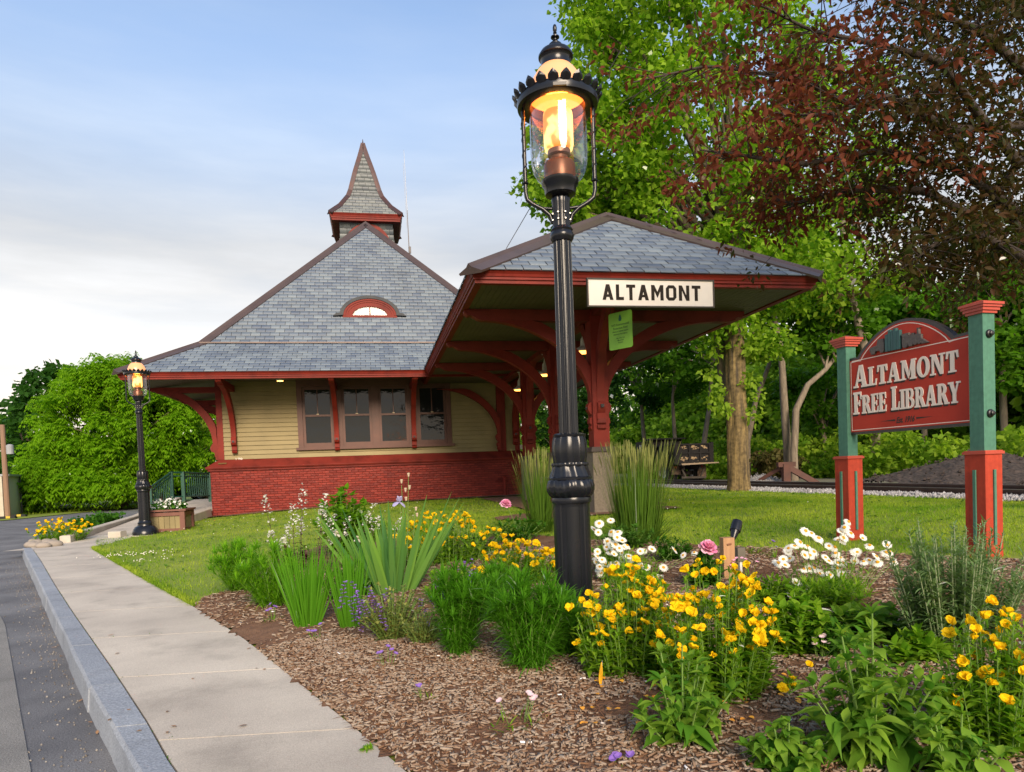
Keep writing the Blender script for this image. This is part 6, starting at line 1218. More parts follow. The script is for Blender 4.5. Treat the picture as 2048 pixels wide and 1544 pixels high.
kw = dict(per=52, size=.20, rc=.5, nl=10)
wtree([(1575, 900, 0), (1568, 800, 0), (1562, 700, 0), (1545, 620, .2), (1530, 520, .4)], 20.5, .15, midL, 'pale trunk leaning left above the rusty bumper stop', [(1530, 560, .5, (1.5, 1.3, 1.3), 34), (1580, 650, .4, (1.3, 1, .9), 18)], **kw)
wtree([(1588, 905, 0), (1592, 820, 0), (1615, 770, 0), (1650, 740, 0), (1690, 690, .3)], 20.0, .13, midL, 'pale trunk curving right towards the library sign', [(1680, 660, .3, (1.2, 1, .9), 24), (1640, 620, .8, (1.2, 1, .8), 18)], **kw)
wtree([(1495, 885, 0), (1512, 800, 0), (1538, 730, 0), (1550, 640, 0), (1556, 560, .3)], 23, .11, yelL, 'slim pale trunk just right of the maple trunk', [(1570, 570, .4, (1.7, 1.4, 1.2), 30)], **kw)
wtree([(1752, 915, 0), (1748, 830, 0), (1730, 700, 0), (1705, 600, 0), (1690, 500, 0), (1680, 400, .2)], 19.5, .19, yelL, 'tall straight tree with a bare trunk behind the left sign post', [(1690, 560, .6, (1.5, 1.3, 1.2), 24), (1740, 540, .6, (1.6, 1.2, .8), 20), (1640, 590, .5, (1.2, 1, .9), 20), (1700, 420, .5, (1.4, 1.2, 1.0), 20)], per=34, size=.17, rc=.5, nl=16)
wtree([(1850, 900, 0), (1846, 780, 0), (1850, 690, .2)], 20, .12, midL, 'bushy woodland tree hidden behind the red sign panel', [(1830, 640, .5, (1.6, 1.2, .8), 30), (1780, 660, .5, (1.4, 1.2, .9), 26), (1880, 690, .6, (1.4, 1, 1), 24)], **kw)
wtree([(2010, 900, 0), (2005, 760, 0), (2000, 640, .2)], 17.5, .14, midL, 'leafy tree right of the tall sign post at the picture edge', [(2010, 640, .5, (1.3, 1.2, 1.5), 60), (1975, 720, .2, (.9, 1, 1.0), 26), (2060, 560, .4, (1.4, 1, 1.4), 40)], **kw)
wtree([(1408, 885, 0), (1418, 820, 0), (1424, 740, 0), (1440, 660, .2)], 28, .13, midL, 'thin pale tree standing behind the dump truck', [(1400, 690, .5, (2.2, 1.5, 1.6), 60)], **kw)
wtree([(1350, 880, 0), (1345, 800, 0), (1352, 700, 0)], 30, .11, midL, 'slender tree behind the dump truck cab', [(1340, 720, .5, (2.4, 1.5, 1.8), 70)], **kw)
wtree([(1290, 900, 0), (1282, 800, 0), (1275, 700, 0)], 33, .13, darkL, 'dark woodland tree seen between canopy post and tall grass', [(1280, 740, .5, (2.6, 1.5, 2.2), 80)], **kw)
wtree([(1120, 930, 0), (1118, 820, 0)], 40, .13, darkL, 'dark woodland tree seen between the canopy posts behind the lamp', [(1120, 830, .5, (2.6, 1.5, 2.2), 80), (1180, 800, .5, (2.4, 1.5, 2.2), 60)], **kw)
wtree([(1650, 885, 0), (1642, 830, 0)], 24, .12, leafm=midL, label='rounded tree between the bumper stop and the left sign post', crown=[(1640, 790, .3, (1.5, 1.2, 1.3), 50)], **kw)
# pale blurred house beyond the far right trees is only glimpsed: a white wall with red trim
hs = aty(2000, 880, 27); HS = thing('distant_house', (hs[0], 27, .3), 'pale house with red trim glimpsed beyond the right sign post', 'house'); mb = MB(); mb.box((hs[0]-1.0, 26.5, .3), (hs[0]+3.0, 29, 2.0)); mb.build('wall', mat('house_pale', (.5, .42, .38)), HS); mb = MB(); mb.prism([(-1.3, 0), (3.3, 0), (1, 1.3)], (hs[0], 26.3, 2.0), (1, 0, 0), (0, 0, 1), -3, 0); mb.build('roof', mat('house_roof', (.12, .1, .1)), HS); mb = MB(); mb.box((hs[0]-.6, 26.46, 1.2), (hs[0]+.2, 26.5, 1.9)); mb.build('red_trim', mat('sign_red', (.55, .04, .03)), HS)
# ================================================================== FLOWER BED
G_fresh = leafmat('leaf_fresh', [(.10, .25, .012), (.16, .35, .016), (.23, .43, .024), (.13, .30, .014), (.25, .40, .03)], trans=.45)
G_deep = leafmat('leaf_deep', [(.04, .13, .012), (.07, .20, .016), (.11, .26, .02), (.055, .16, .012)], trans=.38)
G_blue = leafmat('leaf_bluegreen', [(.06, .17, .05), (.10, .25, .06), (.16, .33, .05), (.20, .37, .06)], trans=.4)
G_iris = leafmat('leaf_iris', [(.08, .24, .014), (.14, .34, .02), (.21, .42, .03), (.11, .28, .018)], trans=.45)
G_lime = leafmat('leaf_lime', [(.17, .34, .015), (.26, .44, .025), (.20, .37, .02), (.11, .26, .015)], trans=.5)
G_silver = leafmat('leaf_silver', [(.18, .28, .11), (.27, .38, .17), (.14, .24, .08)], trans=.3)
G_sage = leafmat('leaf_sage', [(.13, .19, .06), (.22, .27, .07), (.10, .17, .05), (.30, .31, .08)], trans=.3)
G_dark = leafmat('leaf_burgundy', [(.028, .012, .012), (.05, .018, .016), (.03, .035, .018), (.06, .02, .02)], trans=.2)
G_reed = leafmat('leaf_reed', [(.10, .19, .02), (.16, .26, .04), (.22, .31, .07), (.075, .15, .02)], trans=.35)
G_cone = leafmat('leaf_cone', [(.065, .19, .016), (.11, .28, .022), (.17, .36, .03), (.085, .23, .02), (.22, .36, .04)], trans=.4, rough=.42)
stemG = mat('stem_green', (.10, .20, .03), (.15, .24, .05), rough=.6); stemD = mat('stem_dark', (.06, .02, .02), rough=.6); stemS = mat('stem_pale', (.26, .31, .17), (.20, .25, .13), rough=.7)
Ypet = leafmat('petal_yellow', [(.88, .63, .010), (.92, .72, .014), (.84, .53, .008)], trans=.3, tcol=1.0); Wpet = leafmat('petal_white', [(.80, .80, .78), (.74, .75, .76), (.84, .83, .80)], trans=.25, tcol=1.0)
Ppet = leafmat('petal_pink', [(.80, .24, .50), (.86, .40, .62), (.72, .16, .40), (.90, .55, .70)], trans=.3, tcol=1.0); Vpet = leafmat('petal_violet', [(.36, .22, .66), (.48, .33, .76), (.28, .15, .54)], trans=.3, tcol=1.0); Lpet = leafmat('petal_lavender', [(.56, .54, .80), (.66, .64, .86), (.48, .44, .76)], trans=.35, tcol=1.0)
Pale = leafmat('petal_palepink', [(.80, .52, .62), (.72, .34, .52), (.84, .66, .72)], trans=.3, tcol=1.0); discm = mat('daisy_disc', (.68, .36, .012), (.55, .25, .01), rough=.8, scale=60, bump=.6, bscale=200)
def bimesh(name, parts):
    """one mesh out of several builders, one material slot each"""
    me = bpy.data.meshes.new(name); V, F, I = [], [], []; n = 0
    for k, (mb, m) in enumerate(parts):
        A = np.concatenate(mb.V); me.materials.append(m)
        for f in mb.F:
            fs = [tuple(x) for x in f] if isinstance(f, np.ndarray) else [f]
            F += [tuple(i+n for i in q) for q in fs]; I += [k]*len(fs)
        V.append(A); n += len(A)
    me.from_pydata(np.concatenate(V).tolist(), [], F); me.polygons.foreach_set('material_index', np.array(I, dtype=np.int32)); me.update(); return me
def petals(n, tilt, L, w, prof, fold=.2, droop=0.0, z0=0.0, ph=0.0, r0=.0):
    mb = MB(); a = np.arange(n)*2*math.pi/n+ph; ct, st = math.cos(tilt), math.sin(tilt); d = np.stack([np.cos(a)*ct, np.sin(a)*ct, np.full(n, st)], 1); b = np.stack([np.cos(a)*r0, np.sin(a)*r0, np.full(n, z0)], 1)
    up = np.stack([-np.cos(a)*st, -np.sin(a)*st, np.full(n, ct)], 1); strips(mb, b, d, L, w, prof, droop=droop, up=up, fold=fold); return mb
def blossom_primrose(tilt, k):
    a = petals(4, tilt, .030, .021, (.25, .8, 1.0, .95, .5), fold=.35, ph=k); b = petals(5, tilt+.5, .012, .004, (.6, 1, .3), fold=.2, ph=k+.4); c = MB(); c.tube([(0, 0, -.03), (0, 0, 0.003)], (.0022, .004), 5); return bimesh('blossom', [(a, Ypet), (b, Ypet), (c, G_fresh)])
PRIM = [blossom_primrose(t_, k_) for t_, k_ in ((.55, 0), (.85, .5), (1.15, 1.0), (.3, .2), (.7, .9), (1.3, .3), (.1, .6), (.95, .15))]
for me in PRIM:
    co = np.zeros(len(me.vertices)*3); me.vertices.foreach_get('co', co); co = co.reshape(-1, 3); co += rng.normal(0, .0022, co.shape)*(co[:, 2:3] > 0); co[:, 2] += .004*np.sin(co[:, 0]*180+rng.uniform(0, 6)); me.vertices.foreach_set('co', co.ravel())
def blossom_daisy(tilt, k):
    mb = petals(21, tilt, .027, .0045, (.5, .9, 1, .8, .25), fold=.1, droop=.12, ph=k, r0=.007); mb.V[0] = mb.V[0]*(1+rng.normal(0, .07, (len(mb.V[0]), 1)))+rng.normal(0, .0008, mb.V[0].shape); c = MB(); c.lathe([(.0, -.004), (.008, -.002), (.0115, .002), (.009, .005), (.0, .0065)], (0, 0, 0), 14); return bimesh('blossom', [(mb, Wpet), (c, discm)])
DAIS = [blossom_daisy(t_, k_) for t_, k_ in ((.05, 0), (-.25, .1), (.3, .2), (-.5, .3), (.55, .4), (.0, .5))]
def put(me, name, parent, pos, d, sc_=1.0, spin=None):
    o = bpy.data.objects.new(name, me); COL.objects.link(o); q = Vector(d).to_track_quat('Z', 'Y'); o.rotation_mode = 'QUATERNION'; o.rotation_quaternion = q @ Vector((0, 0, 1)).rotation_difference(Vector((0, 0, 1))); o.scale = (sc_,)*3
    o.location = np.array(pos)-wloc(parent); o.parent = parent; return o
def bedpt(px, py):
    P = ground(px, py); P[2] = float(gh(P[0], P[1]))+.005; return P
def sized(bx, by, ty, hw):
    P = bedpt(bx, by); s = ppm(P); return P, (by-ty)/s, hw/s
def stems(mb, P0, P1, r, bend=.12, n=5):
    for a, b in zip(P0, P1):
        t = np.linspace(0, 1, n)[:, None]; m_ = np.array(a)*(1-t)+np.array(b)*t; m_[:, :2] -= (np.array(b)-np.array(a))[:2]*(np.sin(math.pi*t)*bend); mb.tube(m_, np.linspace(r, r*.6, n), 5, cap=False)
def dome(P, r, h, n, flat=.35, hmin=.75):
    a = rng.uniform(0, 2*math.pi, n); k = np.sqrt(rng.uniform(0, 1, n)); return np.stack([P[0]+np.cos(a)*k*r, P[1]+np.sin(a)*k*r*.8, P[2]+h*(1-flat*k*k)*rng.uniform(hmin, 1.0, n)], 1)
def along(base, tip, t, bend=.12):
    q = base*(1-t)+tip*t; q[..., :2] -= (tip-base)[..., :2]*(np.sin(math.pi*t)*bend); return q
def leafy_stems(mbL, B, Tp, per, L, w, prof=LANCE, t0=.1, t1=1.0, droop=.2, fold=.25, elev=(.1, .8), taper=True, whorl=1, wild=1.0):
    """leaves set along stems from B to Tp"""
    N = len(B); tt = np.linspace(t0, t1, per)
    for i, t in enumerate(tt):
        p = along(B, Tp, np.clip(t+rng.uniform(-.5, .5, (N, 1))*(t1-t0)/per, 0, 1)); 
        for wv in range(whorl):
            a = rng.uniform(0, .9, N)+i*2.4+wv*2*math.pi/whorl; e = rng.uniform(*elev, N); ax = norm(Tp-B)*.35
            d = np.stack([np.cos(a)*np.cos(e), np.sin(a)*np.cos(e), np.sin(e)], 1)+ax; k = (1.0-.45*max(t-.6, 0)/.4 if taper else 1.0)
            d = d+rng.normal(0, .18*wild, (N, 3)); sz_ = rng.uniform(.5, 1.2, N); strips(mbL, p, d, L*k*sz_, w*k*(.35+.65*sz_), prof, droop=droop*rng.uniform(.2, 2.0, N), fold=fold)
# ---- evening primroses
def primrose(bx, by, ty, hw, nst, nfl, label, sc_=1.0, group='clumps of yellow evening primrose', lv=15, front=.7):
    P, h, r = sized(bx, by, ty, hw); T = thing('evening_primrose', P, label, 'flower clump', group)
    tips = dome(P, r, h, nst, flat=.45, hmin=.45); B = P+(tips-P)*np.array((.72, .72, 0))
    mb = MB(); stems(mb, B, tips, .0028*sc_); mb.build('stems', stemG, T)
    mb = MB(); leafy_stems(mb, B, tips, lv, .066*sc_, .0115*sc_, t0=.03, elev=(-.2, .8))
    d = rdir(nst*3, .3, 1); strips(mb, np.repeat(tips, 3, 0)+rdir(nst*3)*.01, d, .026*sc_, .0045*sc_, LANCE, fold=.5); mb.build('foliage', G_fresh, T)
    idx = np.argsort(-tips[:, 2]*.6-front*(P[1]-tips[:, 1])+rng.normal(0, .09, nst)); cnt = 0
    while cnt < nfl:
        k = idx[cnt % len(idx)]; o_ = rng.normal(0, .018, 3)*sc_; o_[2] = abs(o_[2])+.008; d = norm(np.array((rng.normal(0, .5), rng.normal(-.25, .5), 1.0)))
        put(PRIM[int(rng.integers(0, 8))], 'blossom', T, tips[k]+o_, d, sc_*.92*rng.uniform(.65, 1.12)); cnt += 1
    return T
primrose(1258, 1356, 1130, 104, 140, 92, 'large clump of yellow evening primrose right beside the tall lamp base', sc_=1.0, lv=22); primrose(1432, 1402, 1120, 122, 150, 99, 'large clump of yellow evening primrose in front of the cedar post', sc_=1.0, lv=24)
primrose(895, 1130, 1022, 105, 150, 95, 'clump of yellow evening primrose behind the broad iris leaves', sc_=1.3, lv=14, front=.1)
primrose(1030, 1172, 1072, 95, 100, 60, 'clump of yellow evening primrose just left of the tall lamp column', sc_=1.25, lv=14, front=.2)
primrose(1995, 1500, 1215, 140, 130, 66, 'tall clump of yellow evening primrose at the right edge of the picture', sc_=.95, lv=26)
primrose(1552, 1320, 1270, 20, 7, 3, 'tiny yellow primrose plant beside the leafy phlox', sc_=.9, lv=9)
primrose(1580, 1400, 1350, 26, 9, 4, 'single small yellow primrose on bare bark chips', sc_=.95, lv=9)
# roadside clump
c = ground(140, 1088); T = primrose(122, 1083, 1040, 58, 90, 70, 'clump of yellow flowers at the kerb end beside the far path', sc_=1.5, lv=12)
P, h, r = sized(196, 1049, 1030, 45); T = thing('low_shrub', P, 'low green shrubs behind the concrete edging wall', 'shrub'); mb = MB(); C_ = ellip(P+(0, 0, .12), (.32, 1.5, .13), 46, .4); leaves(mb, C_, .14, 40, .07); mb.build('foliage', G_deep, T)
# ---- feathery narrow-leaved clumps
G_am = leafmat('leaf_amsonia', [(.075, .23, .014), (.125, .34, .018), (.19, .44, .024), (.10, .28, .015)], trans=.4)
def amsonia(bx, by, ty, hw, nst, label, m=None, L=.125, w=.0036):
    P, h, r = sized(bx, by, ty, hw); m = m or G_am; T = thing('bluestar_plant', P, label, 'plant', 'feathery bluestar clumps'); tips = dome(P, r, h*.97, nst, flat=.36, hmin=.7); B = P+(tips-P)*np.array((.25, .25, 0))
    mb = MB(); stems(mb, B, tips, .003); mb.build('stems', stemG, T); mb = MB(); leafy_stems(mb, B, tips, 26, L*1.1, w, prof=(.6, 1, .9, .5, .05), t0=.12, droop=.34, fold=0, elev=(.25, 1.0), taper=False, whorl=3)
    d = rdir(nst*22, .35, 1); strips(mb, np.repeat(tips, 22, 0), d, L*1.0*rng.uniform(.7, 1.15, nst*22), w, (.6, 1, .9, .5, .05), droop=.25); mb.build('foliage', m, T); return T
amsonia(1065, 1352, 1142, 82, 44, 'feathery dark green bluestar clump touching the tall lamp base'); amsonia(918, 1322, 1122, 66, 38, 'feathery dark green bluestar clump between sage and lamp'); amsonia(995, 1255, 1128, 60, 24, 'feathery bluestar clump standing behind two others left of the lamp')
G_am2 = leafmat('leaf_amsonia_light', [(.09, .26, .012), (.15, .36, .016), (.22, .44, .02)], trans=.42)
amsonia(545, 1222, 1085, 68, 38, 'lighter feathery bluestar clump behind the narrow iris', G_am2); amsonia(482, 1190, 1075, 58, 36, 'leftmost feathery bluestar clump at the lawn edge', G_am2)
# ---- irises
def iris(bx, by, ty, hw, n, w, label, m, fan=1.0, droop=.06):
    P, h, r = sized(bx, by, ty, hw); T = thing('iris_plant', P, label, 'plant'); a = rng.uniform(0, 2*math.pi, n); k = np.sqrt(rng.uniform(0, 1, n)); b = np.stack([P[0]+np.cos(a)*k*r*.35, P[1]+np.sin(a)*k*r*.25, np.full(n, P[2])], 1)
    d = np.stack([np.cos(a)*k*r*.8*fan, np.sin(a)*k*r*.5*fan, np.full(n, h)], 1)+rng.normal(0, .03, (n, 3)); sd_ = np.stack([np.ones(n), rng.normal(0, .5, n), np.zeros(n)], 1)
    mb = MB(); strips(mb, b, d, h*rng.uniform(.6, 1.08, n)*(1+.25*k), w*rng.uniform(.7, 1.2, n), BLADE, droop=droop*rng.uniform(0, 2.5, n)*k, side=sd_, fold=.12); mb.build('leaves', m, T); return T, P, h, r
iris(615, 1262, 1098, 64, 150, .0050, 'narrow-leaved iris clump with thin upright blades near the path', G_iris, fan=.9); iris(702, 1262, 1110, 52, 120, .0050, 'narrow-leaved iris clump with thin blades beside the purple sage', G_iris, fan=.8)
T, P, h, r = iris(785, 1190, 1015, 125, 62, .021, 'broad blue-green sword-leaved iris fan in the middle of the bed', G_blue, fan=1.15, droop=.03)
T2, *_ = iris(840, 1110, 1030, 60, 60, .006, 'wispy grassy iris leaves behind the broad iris', G_fresh)
def iris_bloom(m1, sc_=1.0):
    a = petals(3, 1.1, .045, .022, (.4, .9, 1, .8, .3), fold=.4); b = petals(3, .25, .05, .020, (.4, .7, 1, 1, .5), fold=-.2, droop=.8, ph=1.05); c = petals(3, .5, .02, .006, (1, 1, .3), ph=1.05); return bimesh('bloom', [(a, m1), (b, m1), (c, mat('iris_beard', (.7, .45, .05)))])
IB = iris_bloom(Lpet); IBw = iris_bloom(leafmat('petal_cream', [(.78, .70, .50), (.82, .78, .66)], trans=.3, tcol=1.0)); dryp = mat('spent_bloom', (.42, .30, .18), (.5, .42, .32), rough=.8)
mb = MB()
stalk = lambda px0, py0, px1, py1, Y: mb.tube([along(aty(px0, py0, Y), aty(px1, py1, Y), t, .04) for t in np.linspace(0, 1, 7)], np.linspace(.0035, .002, 7), 5)
Yi = P[1]+.15
for q in ((815, 1150, 817, 950), (812, 1150, 803, 970), (808, 1150, 800, 1005), (825, 1160, 830, 1015)): stalk(*q, Yi)
mb.build('flower_stalk', stemG, T); mb = MB()
for px, py in ((817, 950), (803, 963), (811, 980), (812, 998), (819, 975), (832, 1018), (834, 1030)):
    p = aty(px, py, Yi); mb = MB(); mb.lathe([(.0, -.02), (.007, -.01), (.009, .002), (.013, .012), (.008, .018), (0, .016)], p, 7); mb.build('spent_bloom', dryp, T)
put(IB, 'bloom', T, aty(798, 1004, Yi), (0.15, -.2, 1), 1.15)
for px, py, me in ((674, 1068, IBw), (715, 1078, IBw), (733, 1040, None), (656, 1076, None), (718, 1060, None)):
    p = aty(px, py, P[1]+.3)
    if me: put(me, 'bloom', T2, p, (.1, -.3, 1), .62)
    mbx = MB(); mbx.tube([p-(0, 0, .2), p-(0, 0, .03), p], (.002, .002, .004), 5); mbx.lathe([(.0, 0), (.008, .006), (.006, .016), (0, .02)], p, 6); mbx.build('flower_stalk', stemG, T2)
# ---- penstemon: dark stems with white bells
PN = thing('penstemon', bedpt(600, 1150), 'dark-leaved penstemon with loose spires of white bell flowers', 'flower clump'); mb, mf, ml = MB(), MB(), MB(); base = bedpt(600, 1152); Yp = base[1]
for i, (px, py, bx) in enumerate(((526, 990, 560), (607, 970, 600), (585, 1010, 590), (600, 1035, 605), (652, 990, 630), (645, 1010, 640), (700, 1035, 655), (672, 1060, 650), (575, 1050, 585), (752, 1003, 700), (760, 1030, 720), (805, 1035, 760), (540, 1062, 560), (565, 1078, 580), (668, 1030, 640))):
    Y = Yp+rng.uniform(-.15, .2); a, b = aty(bx, 1150, Y), aty(px, py, Y); mb.tube([along(a, b, t, .05) for t in np.linspace(0, 1, 7)], np.linspace(.004, .0018, 7), 5); n_ = 30
    t = rng.uniform(.66, 1.0, n_); p = np.array([along(a, b, x, .05) for x in t]); d = rdir(n_, -.1, .6); off = p+d*(.008+.034*(1.05-t)/.4)[:, None]; mf = MB(); strips(mf, off, d, .023, .010, (.45, .8, 1, .9), fold=.6); strips(mf, off, np.cross(d, rdir(n_))+d, .020, .009, (.5, 1, .8), fold=.4); mf.build('flower_spire', Wpet, PN)
    for t_ in np.linspace(.18, .62, 6):
        q = along(a, b, t_, .05); an = rng.uniform(0, 3); dd = np.array([(math.cos(an), math.sin(an), .5), (-math.cos(an), -math.sin(an), .5)]); strips(ml, np.tile(q, (2, 1)), dd, .07*(1.2-t_), .012*(1.3-t_), LANCE, droop=.35, fold=.35)
mb.build('stems', stemD, PN);  
C_ = dome(base, .16, .34, 120, hmin=.2); d = rdir(120, .0, .9); strips(ml, C_, d, .075, .018, OVATE, droop=.3, fold=.3); ml.build('leaves', G_dark, PN)
# ---- lime bush and soft greens behind
def bushy(name, bx, by, ty, hw, n, L, w, m, label, cat='shrub', prof=OVATE, st=26, per=9, **k):
    P, h, r = sized(bx, by, ty, hw); T = thing(name, P, label, cat); tips = dome(P, r, h, st, flat=.5, hmin=.7); B = P+(tips-P)*np.array((.3, .3, 0)); mb = MB(); stems(mb, B, tips, .004); mb.build('stems', stemG, T)
    mb = MB(); leafy_stems(mb, B, tips, per, L, w, prof=prof, t0=.15, elev=(-.1, .7), whorl=2, **k); d = rdir(st*4, .1, 1); strips(mb, np.repeat(tips, 4, 0), d, L*.8, w*.75, prof, droop=.2, fold=.3); mb.build('foliage', m, T); return T, P, h, r
bushy('lime_shrub', 690, 1118, 978, 62, 0, .13, .042, G_lime, 'lime-green heart-leaved bush in front of the red brick wall', st=60, per=11, droop=.3)
bushy('phlox_plant', 865, 1075, 1028, 42, 0, .07, .010, G_fresh, 'soft fine green plant between lime bush and yellow flowers', 'plant', prof=LANCE, st=40, per=12)
bushy('phlox_plant', 760, 1085, 1035, 40, 0, .07, .014, G_fresh, 'leafy green plant just right of the lime-green bush', 'plant', prof=LANCE, st=26, per=10)
# ---- sage with purple spikes
SG, P, h, r = bushy('sage_plant', 785, 1285, 1160, 75, 0, .036, .0085, G_sage, 'grey-green sage bush with purple flower spikes in front of the broad iris', 'flower clump', prof=OVATE, st=80, per=16, droop=.2)
ms, mf = MB(), MB()
for px, py in ((690, 1165), (700, 1195), (712, 1185), (722, 1200), (735, 1175), (738, 1195), (748, 1205), (758, 1210), (765, 1190), (715, 1215), (730, 1225), (745, 1232), (770, 1225), (795, 1230), (840, 1200), (855, 1190), (850, 1220), (880, 1160), (930, 1125), (945, 1120), (915, 1140), (705, 1165), (775, 1180), (870, 1170)):
    p = aty(px, py, P[1]-.08+rng.uniform(-.1, .2)); q = p+np.array((rng.normal(.02, .03), .02, -.16)); mf = MB(); ms.tube([q, p], (.002, .0015), 4); n_ = 30; t = np.repeat(np.linspace(0.1, 1, 8), 3); pp = q+(p-q)*t[:, None]; d = rdir(n_, -.2, .5); strips(mf, pp[:24]+d[:24]*.004, d[:24], .017, .0075, (.4, .9, 1, .4), fold=.5); mf.build('flower_spike', Vpet, SG)
ms.build('flower_stems', stemD, SG)
# ---- peonies
def peony(bx, by, ty, hw, label, blooms, m=G_deep):
    T, P, h, r = bushy('peony_plant', bx, by, ty, hw, 0, .10, .020, m, label, 'plant', prof=LANCE, st=22, per=8, droop=.25)
    for px, py, s_ in blooms:
        mb = MB()
        for ring_, (n_, tl, L) in enumerate(((7, .15, .046), (9, .5, .044), (11, .85, .040), (12, 1.15, .034), (12, 1.4, .028))):
            q = petals(n_, tl, L, .017, (.4, .9, 1, 1, .7), fold=.35, ph=ring_*.7, z0=.004*ring_); V = q.V[0]; q.V[0] = V+rng.normal(0, .002, V.shape); mb.add(q.V[0], q.F[0])
        for f_ in (0,): pass
        me = bimesh('bloom', [(mb, Ppet if s_ > 0 else Ppet)]); p = aty(px, py, P[1]-.05); o = put(me, 'bloom', T, p-(0, 0, .02), (.1, -.55, .85), abs(s_))
        mbx = MB(); mbx.tube([P+(0, 0, .05), (p+P)/2+(0, 0, .06), p-(0, 0, .015)], (.004, .0035, .003), 5); mbx.build('flower_stalk', stemG, T)
    return T
peony(1040, 1085, 1030, 62, 'dark-leaved peony with one pink bloom left of the lamp column', [(1011, 1007, 1.5)]); peony(1258, 1105, 1052, 62, 'light-tipped peony foliage right of the lamp column without blooms', [], leafmat('leaf_peony', [(.06, .16, .02), (.12, .23, .04), (.20, .30, .09), (.09, .19, .03)], trans=.35)); peony(1412, 1180, 1110, 34, 'peony with a full pink bloom leaning on the cedar post', [(1414, 1094, 1.45)])
# ---- tall ornamental grasses
seedm = leafmat('seed_head', [(.26, .27, .09), (.36, .36, .16), (.22, .25, .08)], trans=.3)
def reedgrass(bx, by, ty, hw, n, label):
    P, h, r = sized(bx, by, ty, hw); T = thing('ornamental_grass', P, label, 'grass clump', 'tall feather grasses'); a = rng.uniform(0, 2*math.pi, n); k = np.sqrt(rng.uniform(0, 1, n)); b = np.stack([P[0]+np.cos(a)*k*r*.75, P[1]+np.sin(a)*k*r*.6, np.full(n, P[2])], 1); d = np.stack([np.cos(a)*k*.20, np.sin(a)*k*.20, np.ones(n)], 1)+rng.normal(0, .055, (n, 3))
    mb = MB(); strips(mb, b, d, h*rng.uniform(.55, .95, n), .0042, (1, 1, .9, .7, .5, .06), droop=rng.uniform(0, .10, n)); m_ = n//3; dd = d[:m_].copy(); dd[:, :2] *= 4; strips(mb, b[:m_], dd, h*rng.uniform(.3, .75, m_), .0055, (.8, 1, 1, .8, .5, .06), droop=rng.uniform(.2, .75, m_)); mb.build('blades', G_reed, T)
    s = n//4; mb = MB(); L = h*rng.uniform(.78, 1.02, s); strips(mb, b[:s], d[:s], L, .0016, (1, 1, 1)); tp = b[:s]+norm(d[:s])*(L*.86)[:, None]; strips(mb, tp, d[:s]+rng.normal(0, .06, (s, 3)), h*.17, .0065, (.2, .9, 1, .6, .1), droop=.12); strips(mb, tp, d[:s]+rng.normal(0, .06, (s, 3)), h*.17, .0065, (.2, .9, 1, .6, .1), droop=.12, side=np.tile((0, 1., 0), (s, 1))); mb.build('seed_heads', seedm, T)
    return T, P, h
reedgrass(1278, 1092, 880, 52, 620, 'tall clump of feather grass in front of the granite canopy pier'); reedgrass(1082, 1065, 893, 28, 380, 'narrower clump of feather grass between brick wall and lamp column')
GT = thing('sedge_tuft', bedpt(1500, 1112), 'low arching sedge tuft behind the garden spotlight', 'grass clump'); P = bedpt(1500, 1114); n = 160; a = rng.uniform(0, 2*math.pi, n); d = np.stack([np.cos(a)*.8, np.sin(a)*.8, np.full(n, .8)], 1)+rng.normal(0, .2, (n, 3)); mb = MB(); strips(mb, P+rng.normal(0, .05, (n, 3))*(2, 1, 0), d, rng.uniform(.12, .26, n), .0035, (1, 1, .9, .7, .4, .05), droop=rng.uniform(.3, .9, n)); mb.build('blades', G_fresh, GT)
# ---- daisies
def daisies(name_label, base_px, heads, Y0, spread, sc_, lfm=G_fresh):
    P = bedpt(*base_px); T = thing('daisy_plant', P, name_label, 'flower clump', 'white daisies'); mb = MB()
    for zx, zy in heads:
        px, py = 1100+zx/2.16, 1020+zy/2.16; Y = P[1]+rng.uniform(-spread, spread); p = aty(px, py, Y); gz = float(gh(p[0], p[1])); b = np.array((P[0]*.45+p[0]*.55+rng.normal(0, .02), P[1]*.3+p[1]*.7+.02, gz)); d = norm(np.array((rng.normal(-.1, .35), rng.normal(-.75, .3), .75))); q = p-d*.02
        mb.tube([along(b, q, t, .1) for t in np.linspace(0, 1, 6)]+[p], .0018, 4, cap=False); put(DAIS[int(rng.integers(0, 6))], 'blossom', T, p, d, sc_*rng.uniform(.85, 1.12))
    mb.build('stems', stemG, T); n = 420; C_ = dome(P, .24, .26, n, hmin=.1); mb = MB(); strips(mb, C_, rdir(n, 0, 1), .07, .005, LANCE, droop=.3, fold=.2); n = 220; a = rng.uniform(0, 2*math.pi, n); strips(mb, P+rng.normal(0, .09, (n, 3))*(1, .6, 0), np.stack([np.cos(a)*.35, np.sin(a)*.35, np.ones(n)], 1), rng.uniform(.12, .3, n), .003, (1, 1, .8, .4, .05), droop=rng.uniform(.05, .5, n)); mb.build('foliage', lfm, T); return T
DB = [(985,228),(1015,238),(1035,210),(1030,165),(1073,140),(1105,90),(1112,155),(1130,100),(1165,130),(1140,180),(1100,195),(1097,255),(1140,250),(1165,275),(1210,280),(1205,155),(1230,160),(1245,130),(1268,120),(1290,50),(1272,75),(1300,100),(1350,122),(1205,220),(1240,250),(1265,228),(1327,182),(1315,222),(1355,222),(1410,200),(1455,150),(1465,180),(1472,210),(1415,225),(1060,315),(1100,325),(1090,358),(1190,205),(1255,205)]
